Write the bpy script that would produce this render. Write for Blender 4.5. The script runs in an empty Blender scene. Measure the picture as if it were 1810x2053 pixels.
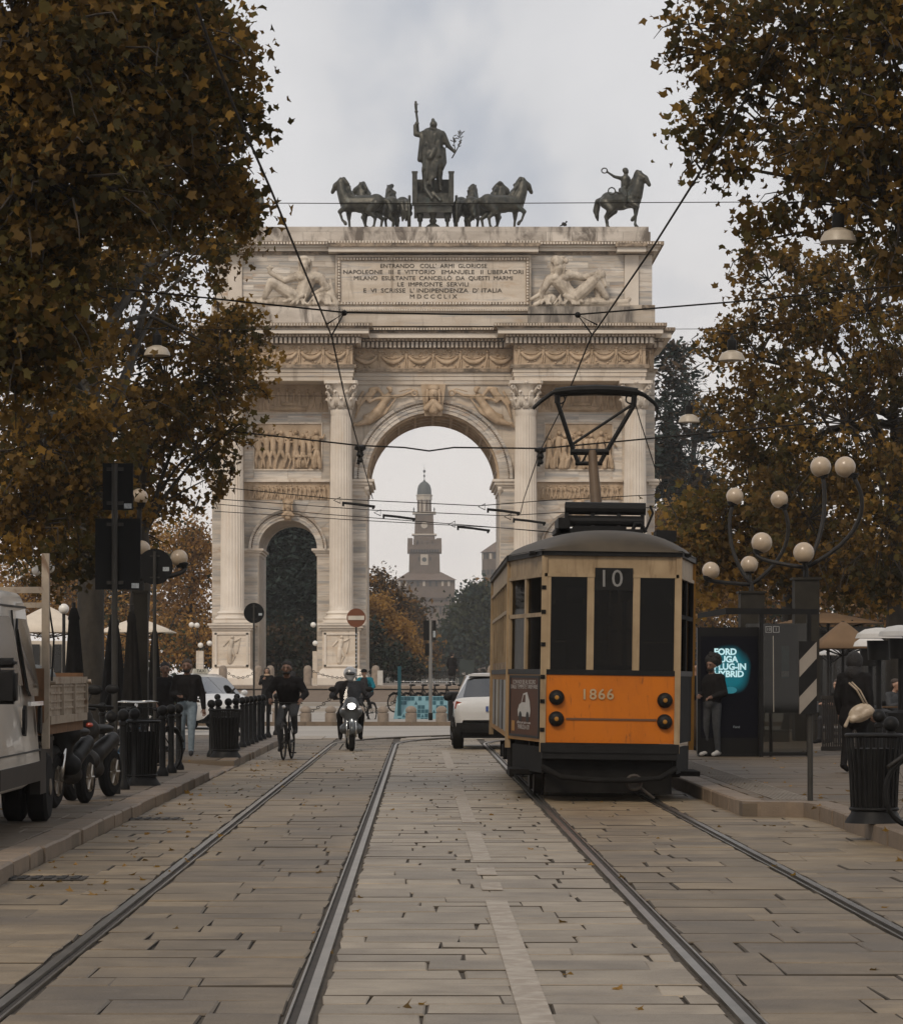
import bpy, bmesh, math, random
import numpy as np
from mathutils import Vector, Matrix
R = math.radians
PI = math.pi
random.seed(7)
rng = np.random.default_rng(7)
sc = bpy.context.scene
col = sc.collection

# ---------------------------------------------------------------- camera
F = 6280.0            # focal length in photo pixels (photo 1810 x 2053)
VX, VY, CH = 840.0, 1355.0, 1.55
cam = bpy.data.objects.new('camera', bpy.data.cameras.new('camera'))
col.objects.link(cam)
cam.location = (0, 0, CH)
cam.rotation_euler = (R(90), 0, 0)
cam.data.sensor_fit = 'HORIZONTAL'
cam.data.sensor_width = 36
cam.data.lens = F / 1810 * 36
cam.data.shift_x = (905 - VX) / 1810
cam.data.shift_y = (VY - 1026.5) / 1810
cam.data.clip_start = 0.5
cam.data.clip_end = 20000
sc.camera = cam

# ---------------------------------------------------------------- sky, sun, exposure
SUN_EL, SUN_AZ = 42.0, 205.0     # light comes from behind the camera, a little to the left
w = bpy.data.worlds.new('World')
sc.world = w
w.use_nodes = True
nt = w.node_tree
nt.nodes.clear()
def wn(t, **k):
    n = nt.nodes.new(t)
    for a, b in k.items(): setattr(n, a, b)
    return n
sky = wn('ShaderNodeTexSky', sky_type='NISHITA', sun_disc=False)
sky.sun_elevation = R(SUN_EL); sky.sun_rotation = R(SUN_AZ)
sky.air_density = 1.0; sky.dust_density = 4.0; sky.ozone_density = 1.0
tc = wn('ShaderNodeTexCoord')
sep = wn('ShaderNodeSeparateXYZ')
nt.links.new(tc.outputs['Generated'], sep.inputs[0])
zz = wn('ShaderNodeMath', operation='ADD'); zz.inputs[1].default_value = 0.22
nt.links.new(sep.outputs[2], zz.inputs[0])
dx = wn('ShaderNodeMath', operation='DIVIDE'); dy = wn('ShaderNodeMath', operation='DIVIDE')
nt.links.new(sep.outputs[0], dx.inputs[0]); nt.links.new(zz.outputs[0], dx.inputs[1])
nt.links.new(sep.outputs[1], dy.inputs[0]); nt.links.new(zz.outputs[0], dy.inputs[1])
cmb = wn('ShaderNodeCombineXYZ')
nt.links.new(dx.outputs[0], cmb.inputs[0]); nt.links.new(dy.outputs[0], cmb.inputs[1])
mp = wn('ShaderNodeMapping'); mp.inputs['Scale'].default_value = (1.7, .55, 1); mp.inputs['Location'].default_value = (2.3, 1.1, 0)
nt.links.new(cmb.outputs[0], mp.inputs[0])
ns = wn('ShaderNodeTexNoise'); ns.inputs['Scale'].default_value = 2.7; ns.inputs['Detail'].default_value = 7; ns.inputs['Roughness'].default_value = .5
ns.inputs['Distortion'].default_value = .15
nt.links.new(mp.outputs[0], ns.inputs['Vector'])
rp = wn('ShaderNodeValToRGB')
rp.color_ramp.elements[0].position = .36; rp.color_ramp.elements[0].color = (.47, .50, .56, 1)
rp.color_ramp.elements[1].position = .62; rp.color_ramp.elements[1].color = (.73, .725, .735, 1)
e = rp.color_ramp.elements.new(.5); e.color = (.675, .675, .69, 1)
nt.links.new(ns.outputs[0], rp.inputs[0])
bg1 = wn('ShaderNodeBackground'); bg1.inputs[1].default_value = 0.05
nt.links.new(sky.outputs[0], bg1.inputs[0])
bg2 = wn('ShaderNodeBackground'); bg2.inputs[1].default_value = 1.06
hr = wn('ShaderNodeMapRange'); hr.inputs[1].default_value = .16; hr.inputs[2].default_value = .0; hr.inputs[4].default_value = .9
nt.links.new(sep.outputs[2], hr.inputs[0])
hm = wn('ShaderNodeMix', data_type='RGBA'); hm.inputs[7].default_value = (.92, .84, .77, 1)
nt.links.new(hr.outputs[0], hm.inputs[0]); nt.links.new(rp.outputs[0], hm.inputs[6])
nt.links.new(hm.outputs[2], bg2.inputs[0])
mx = wn('ShaderNodeMixShader'); mx.inputs[0].default_value = .93
nt.links.new(bg1.outputs[0], mx.inputs[1]); nt.links.new(bg2.outputs[0], mx.inputs[2])
wo = wn('ShaderNodeOutputWorld')
nt.links.new(mx.outputs[0], wo.inputs[0])

sl = bpy.data.lights.new('sun', 'SUN')
sl.energy = 1.5; sl.angle = R(16); sl.color = (1, .86, .70)
so = bpy.data.objects.new('sun', sl); col.objects.link(so)
sdir = Vector((math.sin(R(SUN_AZ)) * math.cos(R(SUN_EL)), math.cos(R(SUN_AZ)) * math.cos(R(SUN_EL)), math.sin(R(SUN_EL))))
so.rotation_euler = (-sdir).to_track_quat('-Z', 'Y').to_euler()
so.location = (0, -20, 60)
vs = sc.view_settings
vs.view_transform = 'Standard'; vs.look = 'None'; vs.gamma = 1; vs.use_curve_mapping = False
vs.exposure = 0.0
sc.cycles.use_denoising = True
sc.cycles.max_bounces = 6; sc.cycles.diffuse_bounces = 3; sc.cycles.glossy_bounces = 3
sc.cycles.transparent_max_bounces = 16; sc.cycles.transmission_bounces = 4; sc.cycles.volume_bounces = 1
sc.cycles.caustics_reflective = False; sc.cycles.caustics_refractive = False
sc.cycles.sample_clamp_indirect = 6

# ---------------------------------------------------------------- helpers
def xs(px, Y): return (px - VX) * Y / F
def zs(py, Y): return CH - (py - VY) * Y / F
def P(px, py, Y): return Vector((xs(px, Y), Y, zs(py, Y)))
def G(px, py, z=0.0):
    d = (CH - z) * F / (py - VY)
    return Vector((xs(px, d), d, z))

class MB:
    def __init__(s): s.v = []; s.f = []; s.m = []; s.cur = 0
    def add(s, vs, fs):
        o = len(s.v); s.v.extend([tuple(p) for p in vs])
        for f in fs: s.f.append(tuple(i + o for i in f)); s.m.append(s.cur)
        return s
    def box(s, x0, x1, y0, y1, z0, z1):
        v = [(x, y, z) for z in (z0, z1) for y in (y0, y1) for x in (x0, x1)]
        return s.add(v, [(0, 2, 3, 1), (4, 5, 7, 6), (0, 1, 5, 4), (2, 6, 7, 3), (0, 4, 6, 2), (1, 3, 7, 5)])
    def obox(s, c, sz, M=None, rz=0):
        M = M or Matrix.Rotation(rz, 3, 'Z'); c = Vector(c)
        hx, hy, hz = sz[0] / 2, sz[1] / 2, sz[2] / 2
        v = [c + M @ Vector((x, y, z)) for z in (-hz, hz) for y in (-hy, hy) for x in (-hx, hx)]
        return s.add(v, [(0, 2, 3, 1), (4, 5, 7, 6), (0, 1, 5, 4), (2, 6, 7, 3), (0, 4, 6, 2), (1, 3, 7, 5)])
    def prism(s, poly, a, b, ax='y'):
        n = len(poly)
        def q(p, t): return {'y': (p[0], t, p[1]), 'x': (t, p[0], p[1]), 'z': (p[0], p[1], t)}[ax]
        v = [q(p, a) for p in poly] + [q(p, b) for p in poly]
        return s.add(v, [tuple(range(n)), tuple(range(2 * n - 1, n - 1, -1))] + [(i, i + n, (i + 1) % n + n, (i + 1) % n) for i in range(n)])
    def tube(s, pts, r, n=8, caps=True, closed=False):
        pts = [Vector(p) for p in pts]; k = len(pts)
        rr = r if isinstance(r, (list, tuple)) else [r] * k
        vs = []; ref = None
        for i, p in enumerate(pts):
            a = pts[(i - 1) % k] if (i or closed) else p; b = pts[(i + 1) % k] if (i < k - 1 or closed) else p
            t = (b - a)
            t = t.normalized() if t.length > 1e-9 else Vector((0, 0, 1))
            if ref is None:
                ref = Vector((0, 0, 1)) if abs(t.z) < .9 else Vector((1, 0, 0))
            u = t.cross(ref)
            if u.length < 1e-6: u = t.cross(Vector((0, 1, 0)))
            u.normalize(); w2 = u.cross(t); ref = w2
            for j in range(n):
                an = 2 * PI * j / n
                vs.append(p + (u * math.cos(an) + w2 * math.sin(an)) * rr[i])
        fs = []
        for i in range(k if closed else k - 1):
            i2 = (i + 1) % k
            for j in range(n):
                fs.append((i * n + j, i * n + (j + 1) % n, i2 * n + (j + 1) % n, i2 * n + j))
        if caps and not closed:
            fs.append(tuple(range(n - 1, -1, -1))); fs.append(tuple((k - 1) * n + j for j in range(n)))
        return s.add(vs, fs)
    def lathe(s, prof, c=(0, 0, 0), n=16, M=None):
        c = Vector(c); vs = []
        for r, z in prof:
            for j in range(n):
                a = 2 * PI * j / n
                p = Vector((r * math.cos(a), r * math.sin(a), z))
                vs.append(c + (M @ p if M else p))
        fs = []
        for i in range(len(prof) - 1):
            for j in range(n):
                fs.append((i * n + j, i * n + (j + 1) % n, (i + 1) * n + (j + 1) % n, (i + 1) * n + j))
        fs.append(tuple(range(n - 1, -1, -1))); fs.append(tuple((len(prof) - 1) * n + j for j in range(n)))
        return s.add(vs, fs)
    def ell(s, c, r, M=None, n=12, k=8):
        if not isinstance(r, (tuple, list)): r = (r, r, r)
        c = Vector(c); vs = []
        for i in range(1, k):
            th = PI * i / k
            for j in range(n):
                a = 2 * PI * j / n
                p = Vector((r[0] * math.sin(th) * math.cos(a), r[1] * math.sin(th) * math.sin(a), r[2] * math.cos(th)))
                vs.append(c + (M @ p if M else p))
        t = Vector((0, 0, r[2])); t = M @ t if M else t
        vs += [c + t, c - t]
        N = len(vs); fs = []
        for i in range(k - 2):
            for j in range(n):
                fs.append((i * n + j, (i + 1) * n + j, (i + 1) * n + (j + 1) % n, i * n + (j + 1) % n))
        for j in range(n):
            fs.append((N - 2, j, (j + 1) % n)); fs.append((N - 1, (k - 2) * n + (j + 1) % n, (k - 2) * n + j))
        return s.add(vs, fs)
    def cap(s, a, b, r0, r1, n=10):
        a, b = Vector(a), Vector(b); d = b - a
        L = d.length
        if L < 1e-6: return s.ell(a, max(r0, r1), n=n)
        t = d / L; pts = []; rr = []
        for q in (-1, -.85, -.5, 0): pts.append(a + t * r0 * q); rr.append(max(r0 * math.sqrt(max(0, 1 - q * q)), r0 * .05))
        for q in (0, .5, .85, 1): pts.append(b + t * r1 * q); rr.append(max(r1 * math.sqrt(max(0, 1 - q * q)), r1 * .05))
        return s.tube(pts, rr, n)
    def ring(s, prof, c, a0, a1, segs):
        # sweep a closed profile [(radius, y)] about the Y axis through c from angle a0 to a1 in the XZ plane
        n = len(prof); vs = []
        for i in range(segs + 1):
            a = a0 + (a1 - a0) * i / segs
            for r, y in prof: vs.append((c[0] + r * math.cos(a), y, c[1] + r * math.sin(a)))
        fs = [(i * n + j, i * n + (j + 1) % n, (i + 1) * n + (j + 1) % n, (i + 1) * n + j) for i in range(segs) for j in range(n)]
        fs += [tuple(range(n - 1, -1, -1)), tuple(segs * n + j for j in range(n))]
        return s.add(vs, fs)
    def torus(s, c, R0, r, M=None, n=24, k=8):
        c = Vector(c); pts = []
        for i in range(n):
            a = 2 * PI * i / n; p = Vector((R0 * math.cos(a), 0, R0 * math.sin(a)))
            pts.append(c + (M @ p if M else p))
        return s.tube(pts, r, k, closed=True)
    def xform(s, M):
        s.v = [tuple(M @ Vector(p)) for p in s.v]; return s
    def mesh(s, name, mats, smooth=False):
        me = bpy.data.meshes.new(name); me.from_pydata(s.v, [], s.f)
        for m in (mats if isinstance(mats, (list, tuple)) else [mats]): me.materials.append(m)
        if any(s.m): me.polygons.foreach_set('material_index', s.m)
        if smooth: me.polygons.foreach_set('use_smooth', [True] * len(me.polygons))
        bm = bmesh.new(); bm.from_mesh(me); bmesh.ops.recalc_face_normals(bm, faces=bm.faces); bm.to_mesh(me); bm.free()
        me.update()
        return me
    def build(s, name, mats, parent=None, smooth=False, **k):
        o = bpy.data.objects.new(name, s.mesh(name, mats, smooth)); col.objects.link(o)
        if smooth == 'auto': auto(o.data)
        if parent is not None: o.parent = parent; o.matrix_parent_inverse = parent_inv(parent)
        return tag(o, **k)

def auto(me, ang=35):
    me.polygons.foreach_set('use_smooth', [True] * len(me.polygons))
    bm = bmesh.new(); bm.from_mesh(me)
    for e in bm.edges:
        if len(e.link_faces) == 2 and e.calc_face_angle(0) > R(ang): e.smooth = False
    bm.to_mesh(me); bm.free()
def parent_inv(p):
    M = Matrix.LocRotScale(p.location, p.rotation_euler, p.scale)
    if p.parent is not None: M = parent_full(p.parent) @ p.matrix_parent_inverse @ M
    return M.inverted()
def parent_full(p):
    M = Matrix.LocRotScale(p.location, p.rotation_euler, p.scale)
    return parent_full(p.parent) @ p.matrix_parent_inverse @ M if p.parent is not None else M
def tag(o, label=None, cat=None, group=None, kind=None):
    if label: o['label'] = label
    if cat: o['category'] = cat
    if group: o['group'] = group
    if kind: o['kind'] = kind
    return o
def thing(name, label, cat, loc=(0, 0, 0), group=None, rz=0):
    o = bpy.data.objects.new(name, None); col.objects.link(o)
    o.location = loc; o.rotation_euler = (0, 0, rz); o.empty_display_size = .2
    return tag(o, label, cat, group)
def put(name, me, parent=None, M=None, **k):
    o = bpy.data.objects.new(name, me); col.objects.link(o)
    if M is not None: o.matrix_local = M
    if parent is not None: o.parent = parent
    return tag(o, **k)
def dup(o, loc=None, rz=None, label=None, group=None, scale=None):
    def rec(a, par):
        c = a.copy(); col.objects.link(c)
        if par is not None: c.parent = par; c.matrix_parent_inverse = a.matrix_parent_inverse.copy()
        for ch in list(a.children): rec(ch, c)
        return c
    c = rec(o, None)
    if loc is not None: c.location = loc
    if rz is not None: c.rotation_euler = (0, 0, rz)
    if scale is not None: c.scale = (scale,) * 3
    return tag(c, label, None, group)
def blob(mb, voxel, smooth=2):
    me = bpy.data.meshes.new('tmp'); me.from_pydata(mb.v, [], mb.f)
    bm = bmesh.new(); bm.from_mesh(me); bmesh.ops.recalc_face_normals(bm, faces=bm.faces); bm.to_mesh(me); bm.free()
    o = bpy.data.objects.new('tmp', me); col.objects.link(o)
    m = o.modifiers.new('r', 'REMESH'); m.mode = 'VOXEL'; m.voxel_size = voxel; m.use_smooth_shade = True
    if smooth:
        m2 = o.modifiers.new('s', 'SMOOTH'); m2.factor = .5; m2.iterations = smooth
    dg = bpy.context.evaluated_depsgraph_get()
    out = bpy.data.meshes.new_from_object(o.evaluated_get(dg))
    bpy.data.objects.remove(o); bpy.data.meshes.remove(me)
    out.polygons.foreach_set('use_smooth', [True] * len(out.polygons))
    return out
def text(name, s, size, loc, mat, parent=None, extrude=.004, bold=0, align='CENTER', M=None, sx=1, spacing=1, **k):
    cu = bpy.data.curves.new(name, 'FONT'); cu.body = s; cu.size = size; cu.align_x = align; cu.align_y = 'CENTER'
    cu.extrude = extrude; cu.offset = bold; cu.space_character = spacing; cu.resolution_u = 3
    t = bpy.data.objects.new('t', cu); col.objects.link(t)
    dg = bpy.context.evaluated_depsgraph_get()
    me = bpy.data.meshes.new_from_object(t.evaluated_get(dg))
    bpy.data.objects.remove(t); bpy.data.curves.remove(cu)
    M = M or Matrix.Rotation(R(90), 4, 'X')
    me.transform(Matrix.Translation(Vector(loc)) @ M @ Matrix.Diagonal((sx, 1, 1, 1)))
    me.materials.clear(); me.materials.append(mat); me.name = name
    o = bpy.data.objects.new(name, me); col.objects.link(o)
    if parent is not None: o.parent = parent; o.matrix_parent_inverse = parent_inv(parent)
    return tag(o, **k)

# ---------------------------------------------------------------- materials
def mat(name, c, rough=.6, metal=0, var=.12, scale=4, rnd=0, bump=0, bscale=60, c2=None, stretch=(1, 1, 1), spec=.5, coat=0, emit=None, es=1, detail=5):
    m = bpy.data.materials.new(name); m.use_nodes = True
    t = m.node_tree; b = t.nodes['Principled BSDF']
    b.inputs['Roughness'].default_value = rough; b.inputs['Metallic'].default_value = metal
    b.inputs['Specular IOR Level'].default_value = spec; b.inputs['Coat Weight'].default_value = coat
    if emit:
        b.inputs['Emission Color'].default_value = (*emit, 1); b.inputs['Emission Strength'].default_value = es
    g = t.nodes.new('ShaderNodeNewGeometry')
    vec = g.outputs['Position']
    oi = t.nodes.new('ShaderNodeObjectInfo')
    mpn = t.nodes.new('ShaderNodeMapping'); mpn.inputs['Scale'].default_value = stretch
    t.links.new(vec, mpn.inputs[0])
    if rnd:
        mu = t.nodes.new('ShaderNodeMath'); mu.operation = 'MULTIPLY'; mu.inputs[1].default_value = 97
        t.links.new(oi.outputs['Random'], mu.inputs[0])
        cb = t.nodes.new('ShaderNodeCombineXYZ')
        for i in range(3): t.links.new(mu.outputs[0], cb.inputs[i])
        t.links.new(cb.outputs[0], mpn.inputs['Location'])
    nz = t.nodes.new('ShaderNodeTexNoise'); nz.inputs['Scale'].default_value = scale; nz.inputs['Detail'].default_value = detail
    nz.inputs['Roughness'].default_value = .6
    t.links.new(mpn.outputs[0], nz.inputs['Vector'])
    rp = t.nodes.new('ShaderNodeValToRGB')
    c = Vector(c); lo = c * (1 - var); hi = Vector(c2) if c2 else c * (1 + var)
    rp.color_ramp.elements[0].position = .3; rp.color_ramp.elements[0].color = (*lo, 1)
    rp.color_ramp.elements[1].position = .7; rp.color_ramp.elements[1].color = (*hi, 1)
    t.links.new(nz.outputs[0], rp.inputs[0])
    out = rp.outputs[0]
    if rnd:
        hs = t.nodes.new('ShaderNodeHueSaturation')
        mr = t.nodes.new('ShaderNodeMapRange'); mr.inputs[3].default_value = 1 - rnd; mr.inputs[4].default_value = 1 + rnd
        t.links.new(oi.outputs['Random'], mr.inputs[0]); t.links.new(mr.outputs[0], hs.inputs['Value'])
        t.links.new(out, hs.inputs['Color']); out = hs.outputs[0]
    t.links.new(out, b.inputs['Base Color'])
    if bump:
        n2 = t.nodes.new('ShaderNodeTexNoise'); n2.inputs['Scale'].default_value = bscale; n2.inputs['Detail'].default_value = 4
        t.links.new(vec, n2.inputs['Vector'])
        bp = t.nodes.new('ShaderNodeBump'); bp.inputs['Strength'].default_value = bump; bp.inputs['Distance'].default_value = .02
        t.links.new(n2.outputs[0], bp.inputs['Height']); t.links.new(bp.outputs[0], b.inputs['Normal'])
    return m
def overlay(m, c, scale, lo, hi, stretch=(1, 1, 1), amt=1.0, seed=0, rnd=False):
    """a second stain / vein layer with its own shape over the base colour"""
    t = m.node_tree; b = t.nodes['Principled BSDF']; src = b.inputs['Base Color'].links[0].from_socket
    g = t.nodes.new('ShaderNodeNewGeometry'); mpn = t.nodes.new('ShaderNodeMapping')
    mpn.inputs['Scale'].default_value = stretch; mpn.inputs['Location'].default_value = (seed, seed * 1.7, seed * .6)
    t.links.new(g.outputs['Position'], mpn.inputs[0])
    if rnd:
        oi = t.nodes.new('ShaderNodeObjectInfo'); mu = t.nodes.new('ShaderNodeMath'); mu.operation = 'MULTIPLY'; mu.inputs[1].default_value = 53
        t.links.new(oi.outputs['Random'], mu.inputs[0]); cb = t.nodes.new('ShaderNodeCombineXYZ')
        for i in range(3): t.links.new(mu.outputs[0], cb.inputs[i])
        t.links.new(cb.outputs[0], mpn.inputs['Location'])
    nz = t.nodes.new('ShaderNodeTexNoise'); nz.inputs['Scale'].default_value = scale; nz.inputs['Detail'].default_value = 6; nz.inputs['Roughness'].default_value = .65
    nz.inputs['Distortion'].default_value = .6
    t.links.new(mpn.outputs[0], nz.inputs['Vector'])
    mr = t.nodes.new('ShaderNodeMapRange'); mr.inputs[1].default_value = lo; mr.inputs[2].default_value = hi; mr.inputs[4].default_value = amt
    t.links.new(nz.outputs[0], mr.inputs[0])
    mi = t.nodes.new('ShaderNodeMix'); mi.data_type = 'RGBA'
    t.links.new(mr.outputs[0], mi.inputs[0]); t.links.new(src, mi.inputs[6]); mi.inputs[7].default_value = (*c, 1)
    t.links.new(mi.outputs[2], b.inputs['Base Color'])
    return m
def glass(name, tint, tr=.5, rough=.03, fk=.9):
    m = bpy.data.materials.new(name); m.use_nodes = True; t = m.node_tree; t.nodes.clear()
    o = t.nodes.new('ShaderNodeOutputMaterial'); a = t.nodes.new('ShaderNodeBsdfTransparent'); a.inputs[0].default_value = (*tint, 1)
    g = t.nodes.new('ShaderNodeBsdfGlossy'); g.inputs['Roughness'].default_value = rough; g.inputs[0].default_value = (.9, .9, .9, 1)
    fr = t.nodes.new('ShaderNodeFresnel'); fr.inputs[0].default_value = 1.5
    ad = t.nodes.new('ShaderNodeMath'); ad.operation = 'MULTIPLY_ADD'; ad.inputs[1].default_value = fk; ad.inputs[2].default_value = tr
    t.links.new(fr.outputs[0], ad.inputs[0])
    x = t.nodes.new('ShaderNodeMixShader'); t.links.new(ad.outputs[0], x.inputs[0]); t.links.new(a.outputs[0], x.inputs[1]); t.links.new(g.outputs[0], x.inputs[2])
    t.links.new(x.outputs[0], o.inputs[0])
    return m
def leafmat(name, c, tr=.35, var=.35):
    m = mat(name, c, rough=.6, var=var, scale=1.3, spec=.12, c2=tuple(x * (1 + var) for x in c))
    t = m.node_tree; b = t.nodes['Principled BSDF']; o = t.nodes['Material Output']
    tb = t.nodes.new('ShaderNodeBsdfTranslucent'); src = b.inputs['Base Color'].links[0].from_socket
    t.links.new(src, tb.inputs[0])
    x = t.nodes.new('ShaderNodeMixShader'); x.inputs[0].default_value = tr
    t.links.new(b.outputs[0], x.inputs[1]); t.links.new(tb.outputs[0], x.inputs[2]); t.links.new(x.outputs[0], o.inputs[0])
    return m

MARBLE = mat('marble', (.60, .505, .395), .55, var=.16, scale=.9, rnd=.13, stretch=(.35, 1, 1.8), c2=(.72, .645, .55))
overlay(MARBLE, (.47, .33, .20), 1.1, .56, .72, (.5, 1, 1.6), .55, 3, True)
overlay(MARBLE, (.33, .33, .335), 1.6, .56, .66, (.22, 1, 2.4), .6, 8, True)
overlay(MARBLE, (.19, .14, .095), 1.3, .56, .70, (1.7, 1, .16), .55, 11)
overlay(MARBLE, (.30, .22, .14), .5, .55, .7, (1, 1, .5), .35, 15)
BLOCK = mat('marble_block', (.55, .465, .37), .55, var=.22, scale=1.2, rnd=.17, stretch=(.3, 1, 2.2), c2=(.72, .67, .60))
overlay(BLOCK, (.40, .24, .12), 1.1, .54, .68, (.5, 1, 1.6), .6, 1, True)
overlay(BLOCK, (.27, .275, .28), 1.7, .48, .62, (.16, 1, 2.6), .7, 5, True)
COLM = mat('marble_column', (.68, .60, .505), .5, var=.12, scale=.6, rnd=.04, c2=(.76, .69, .60))
STAT = mat('marble_statue', (.50, .42, .325), .6, var=.25, scale=2.2, c2=(.66, .58, .475), bump=.7, bscale=5)
overlay(STAT, (.13, .095, .065), 1.6, .52, .68, (1, 1, .5), .75, 3)
overlay(COLM, (.58, .44, .30), 1.3, .55, .75, (2.2, 2.2, .25), .5, 2)
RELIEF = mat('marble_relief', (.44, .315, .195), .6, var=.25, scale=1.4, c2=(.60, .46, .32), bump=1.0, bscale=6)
STAIN = mat('marble_stained', (.52, .455, .385), .65, var=.2, scale=1.1, rnd=.1, stretch=(.5, 1, 1.3), c2=(.64, .58, .51))
overlay(STAIN, (.075, .056, .04), 1.5, .47, .62, (.8, 1, .35), .85, 4)
SOOT = mat('marble_sooted', (.36, .315, .26), .7, var=.25, scale=2, stretch=(1, 1, .3), c2=(.55, .49, .42))
overlay(SOOT, (.05, .042, .034), 1.1, .40, .62, (1, 1, .3), .9, 6)
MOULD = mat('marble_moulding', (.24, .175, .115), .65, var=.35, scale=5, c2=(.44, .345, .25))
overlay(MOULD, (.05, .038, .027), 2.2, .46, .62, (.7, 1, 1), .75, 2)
BRONZE = mat('bronze', (.022, .026, .022), .42, .35, var=.5, scale=3, spec=.5, c2=(.085, .08, .062), bump=1.0, bscale=7)
overlay(BRONZE, (.13, .185, .17), 1.8, .58, .74, (1, 1, .5), .5, 2)
GRANITE = mat('granite_slab', (.142, .100, .055), .52, var=.22, scale=2.2, rnd=.27, bump=.4, bscale=55, c2=(.212, .158, .093), stretch=(1, 1, 1))
overlay(GRANITE, (.080, .062, .046), .9, .5, .7, (.35, .6, 1), .6, 3)
overlay(GRANITE, (.06, .048, .036), 5, .56, .70, (.25, 1.6, 1), .5, 12)
overlay(GRANITE, (.055, .042, .03), .22, .52, .68, (1, .5, 1), .5, 21)
overlay(GRANITE, (.28, .235, .185), 9, .60, .72, (.5, 1, 1), .35, 9)
GRANITE2 = mat('granite_slab_pale', (.200, .156, .104), .47, var=.2, scale=2.2, rnd=.22, bump=.4, bscale=55, c2=(.285, .232, .165))
overlay(GRANITE2, (.10, .08, .06), 5, .56, .70, (.25, 1.6, 1), .5, 12)
overlay(GRANITE2, (.12, .095, .07), .5, .54, .68, (1, .5, 1), .5, 4)
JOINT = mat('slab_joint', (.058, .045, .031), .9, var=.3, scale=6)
KERB = mat('kerb_granite', (.165, .120, .080), .6, var=.2, scale=5, bump=.4, bscale=70, rnd=.1)
WALK = mat('sidewalk_stone', (.108, .078, .048), .65, var=.22, scale=1.4, bump=.25, bscale=40, rnd=.14)
PLAZA = mat('plaza_stone', (.30, .27, .235), .6, var=.2, scale=.35, c2=(.38, .345, .30), stretch=(.3, 1, 1))
GRAVEL = mat('gravel', (.14, .092, .058), .9, var=.3, scale=3, c2=(.19, .14, .095))
EARTH = mat('earth', (.085, .075, .052), .9, var=.35, scale=.3)
STEEL = mat('rail_steel', (.34, .31, .27), .3, 1.0, var=.2, scale=3)
RUST = mat('rail_groove', (.045, .036, .028), .75, .3, var=.3, scale=8)
BLACK = mat('black_iron', (.010, .0095, .009), .5, 0, spec=.14, var=.3, scale=8)
DARK = mat('dark_metal', (.018, .016, .014), .5, 0, spec=.2, var=.3, scale=6)
WIRE = mat('wire_metal', (.015, .013, .011), .6, 0, spec=.1)
STONEP = mat('bollard_stone', (.25, .20, .155), .75, var=.22, scale=6, bump=.4, bscale=40)
RUBBER = mat('rubber', (.010, .0095, .009), .8, var=.2, spec=.12)
CHROME = mat('chrome', (.55, .54, .52), .15, 1.0, var=.05)
WHITEP = mat('white_car_paint', (.56, .555, .54), .25, var=.03, coat=.6)
VANP = mat('van_paint', (.40, .37, .325), .32, var=.08, scale=2, coat=.4)
BEDP = mat('bed_metal', (.30, .245, .185), .55, .2, var=.2, scale=5)
overlay(BEDP, (.12, .055, .02), 6, .56, .68, (1, 1, .5), .8, 3)
RUSTY = mat('rusty_steel', (.13, .065, .028), .8, .2, var=.35, scale=7)
CARGLASS = glass('car_glass', (.25, .27, .27), .12)
TRAMGLASS = glass('tram_glass', (.30, .28, .24), .002, .04, .24)
CLEARGLASS = glass('shelter_glass', (.55, .55, .53), .01, .03, .5)
TAILRED = mat('tail_light_red', (.25, .03, .012), .2, var=.1, coat=.8)
HEADLENS = mat('headlight_lens', (.5, .5, .5), .1, .3, coat=1)
LAMPON = mat('headlight_on', (1, 1, 1), .3, emit=(1, .97, .9), es=35)
GLOBE = mat('globe_opal', (.40, .31, .215), .3, var=.12, scale=6, coat=.3)
GLOBEW = mat('globe_white', (.75, .72, .66), .3, var=.06, scale=5, coat=.3)
BARK = mat('bark', (.026, .021, .015), .85, var=.35, scale=3, bump=.8, bscale=9, c2=(.055, .045, .032), stretch=(1, 1, .4))
TWIG = mat('twig', (.035, .026, .018), .85, var=.3)
SKIN = mat('skin', (.33, .19, .125), .5, var=.08)
SKIND = mat('skin_dark', (.15, .078, .048), .5, var=.08)
def cloth(n, c, v=.2): return mat(n, c, .85, var=v, scale=14, bump=.3, bscale=30, spec=.08)
CBLACK = cloth('cloth_black', (.012, .011, .011)); CJEAN = cloth('cloth_jeans', (.145, .18, .205)); CDARK = cloth('cloth_dark', (.028, .027, .028))
CGREY = cloth('cloth_grey', (.05, .052, .055)); CTEAL = cloth('cloth_teal', (.012, .13, .17)); CBROWN = cloth('cloth_brown', (.08, .05, .028))
CWHITE = cloth('shoe_white', (.45, .43, .40)); CPALE = cloth('scarf_pale', (.36, .26, .18)); HAIR = mat('hair', (.010, .008, .007), .7, var=.3, bump=1, bscale=60)
HAIRB = mat('hair_brown', (.04, .024, .014), .6, var=.3, bump=1, bscale=60)
# ================================================================ GROUND
g = MB().box(-900, 900, -60, 2600, -.5, -.07).build('ground', EARTH, kind='structure')
PLAT = 1.05
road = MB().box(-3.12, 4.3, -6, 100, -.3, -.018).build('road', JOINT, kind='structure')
RX = (-1.95, -.54, 1.49, 2.91)
CHN = .078

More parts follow.
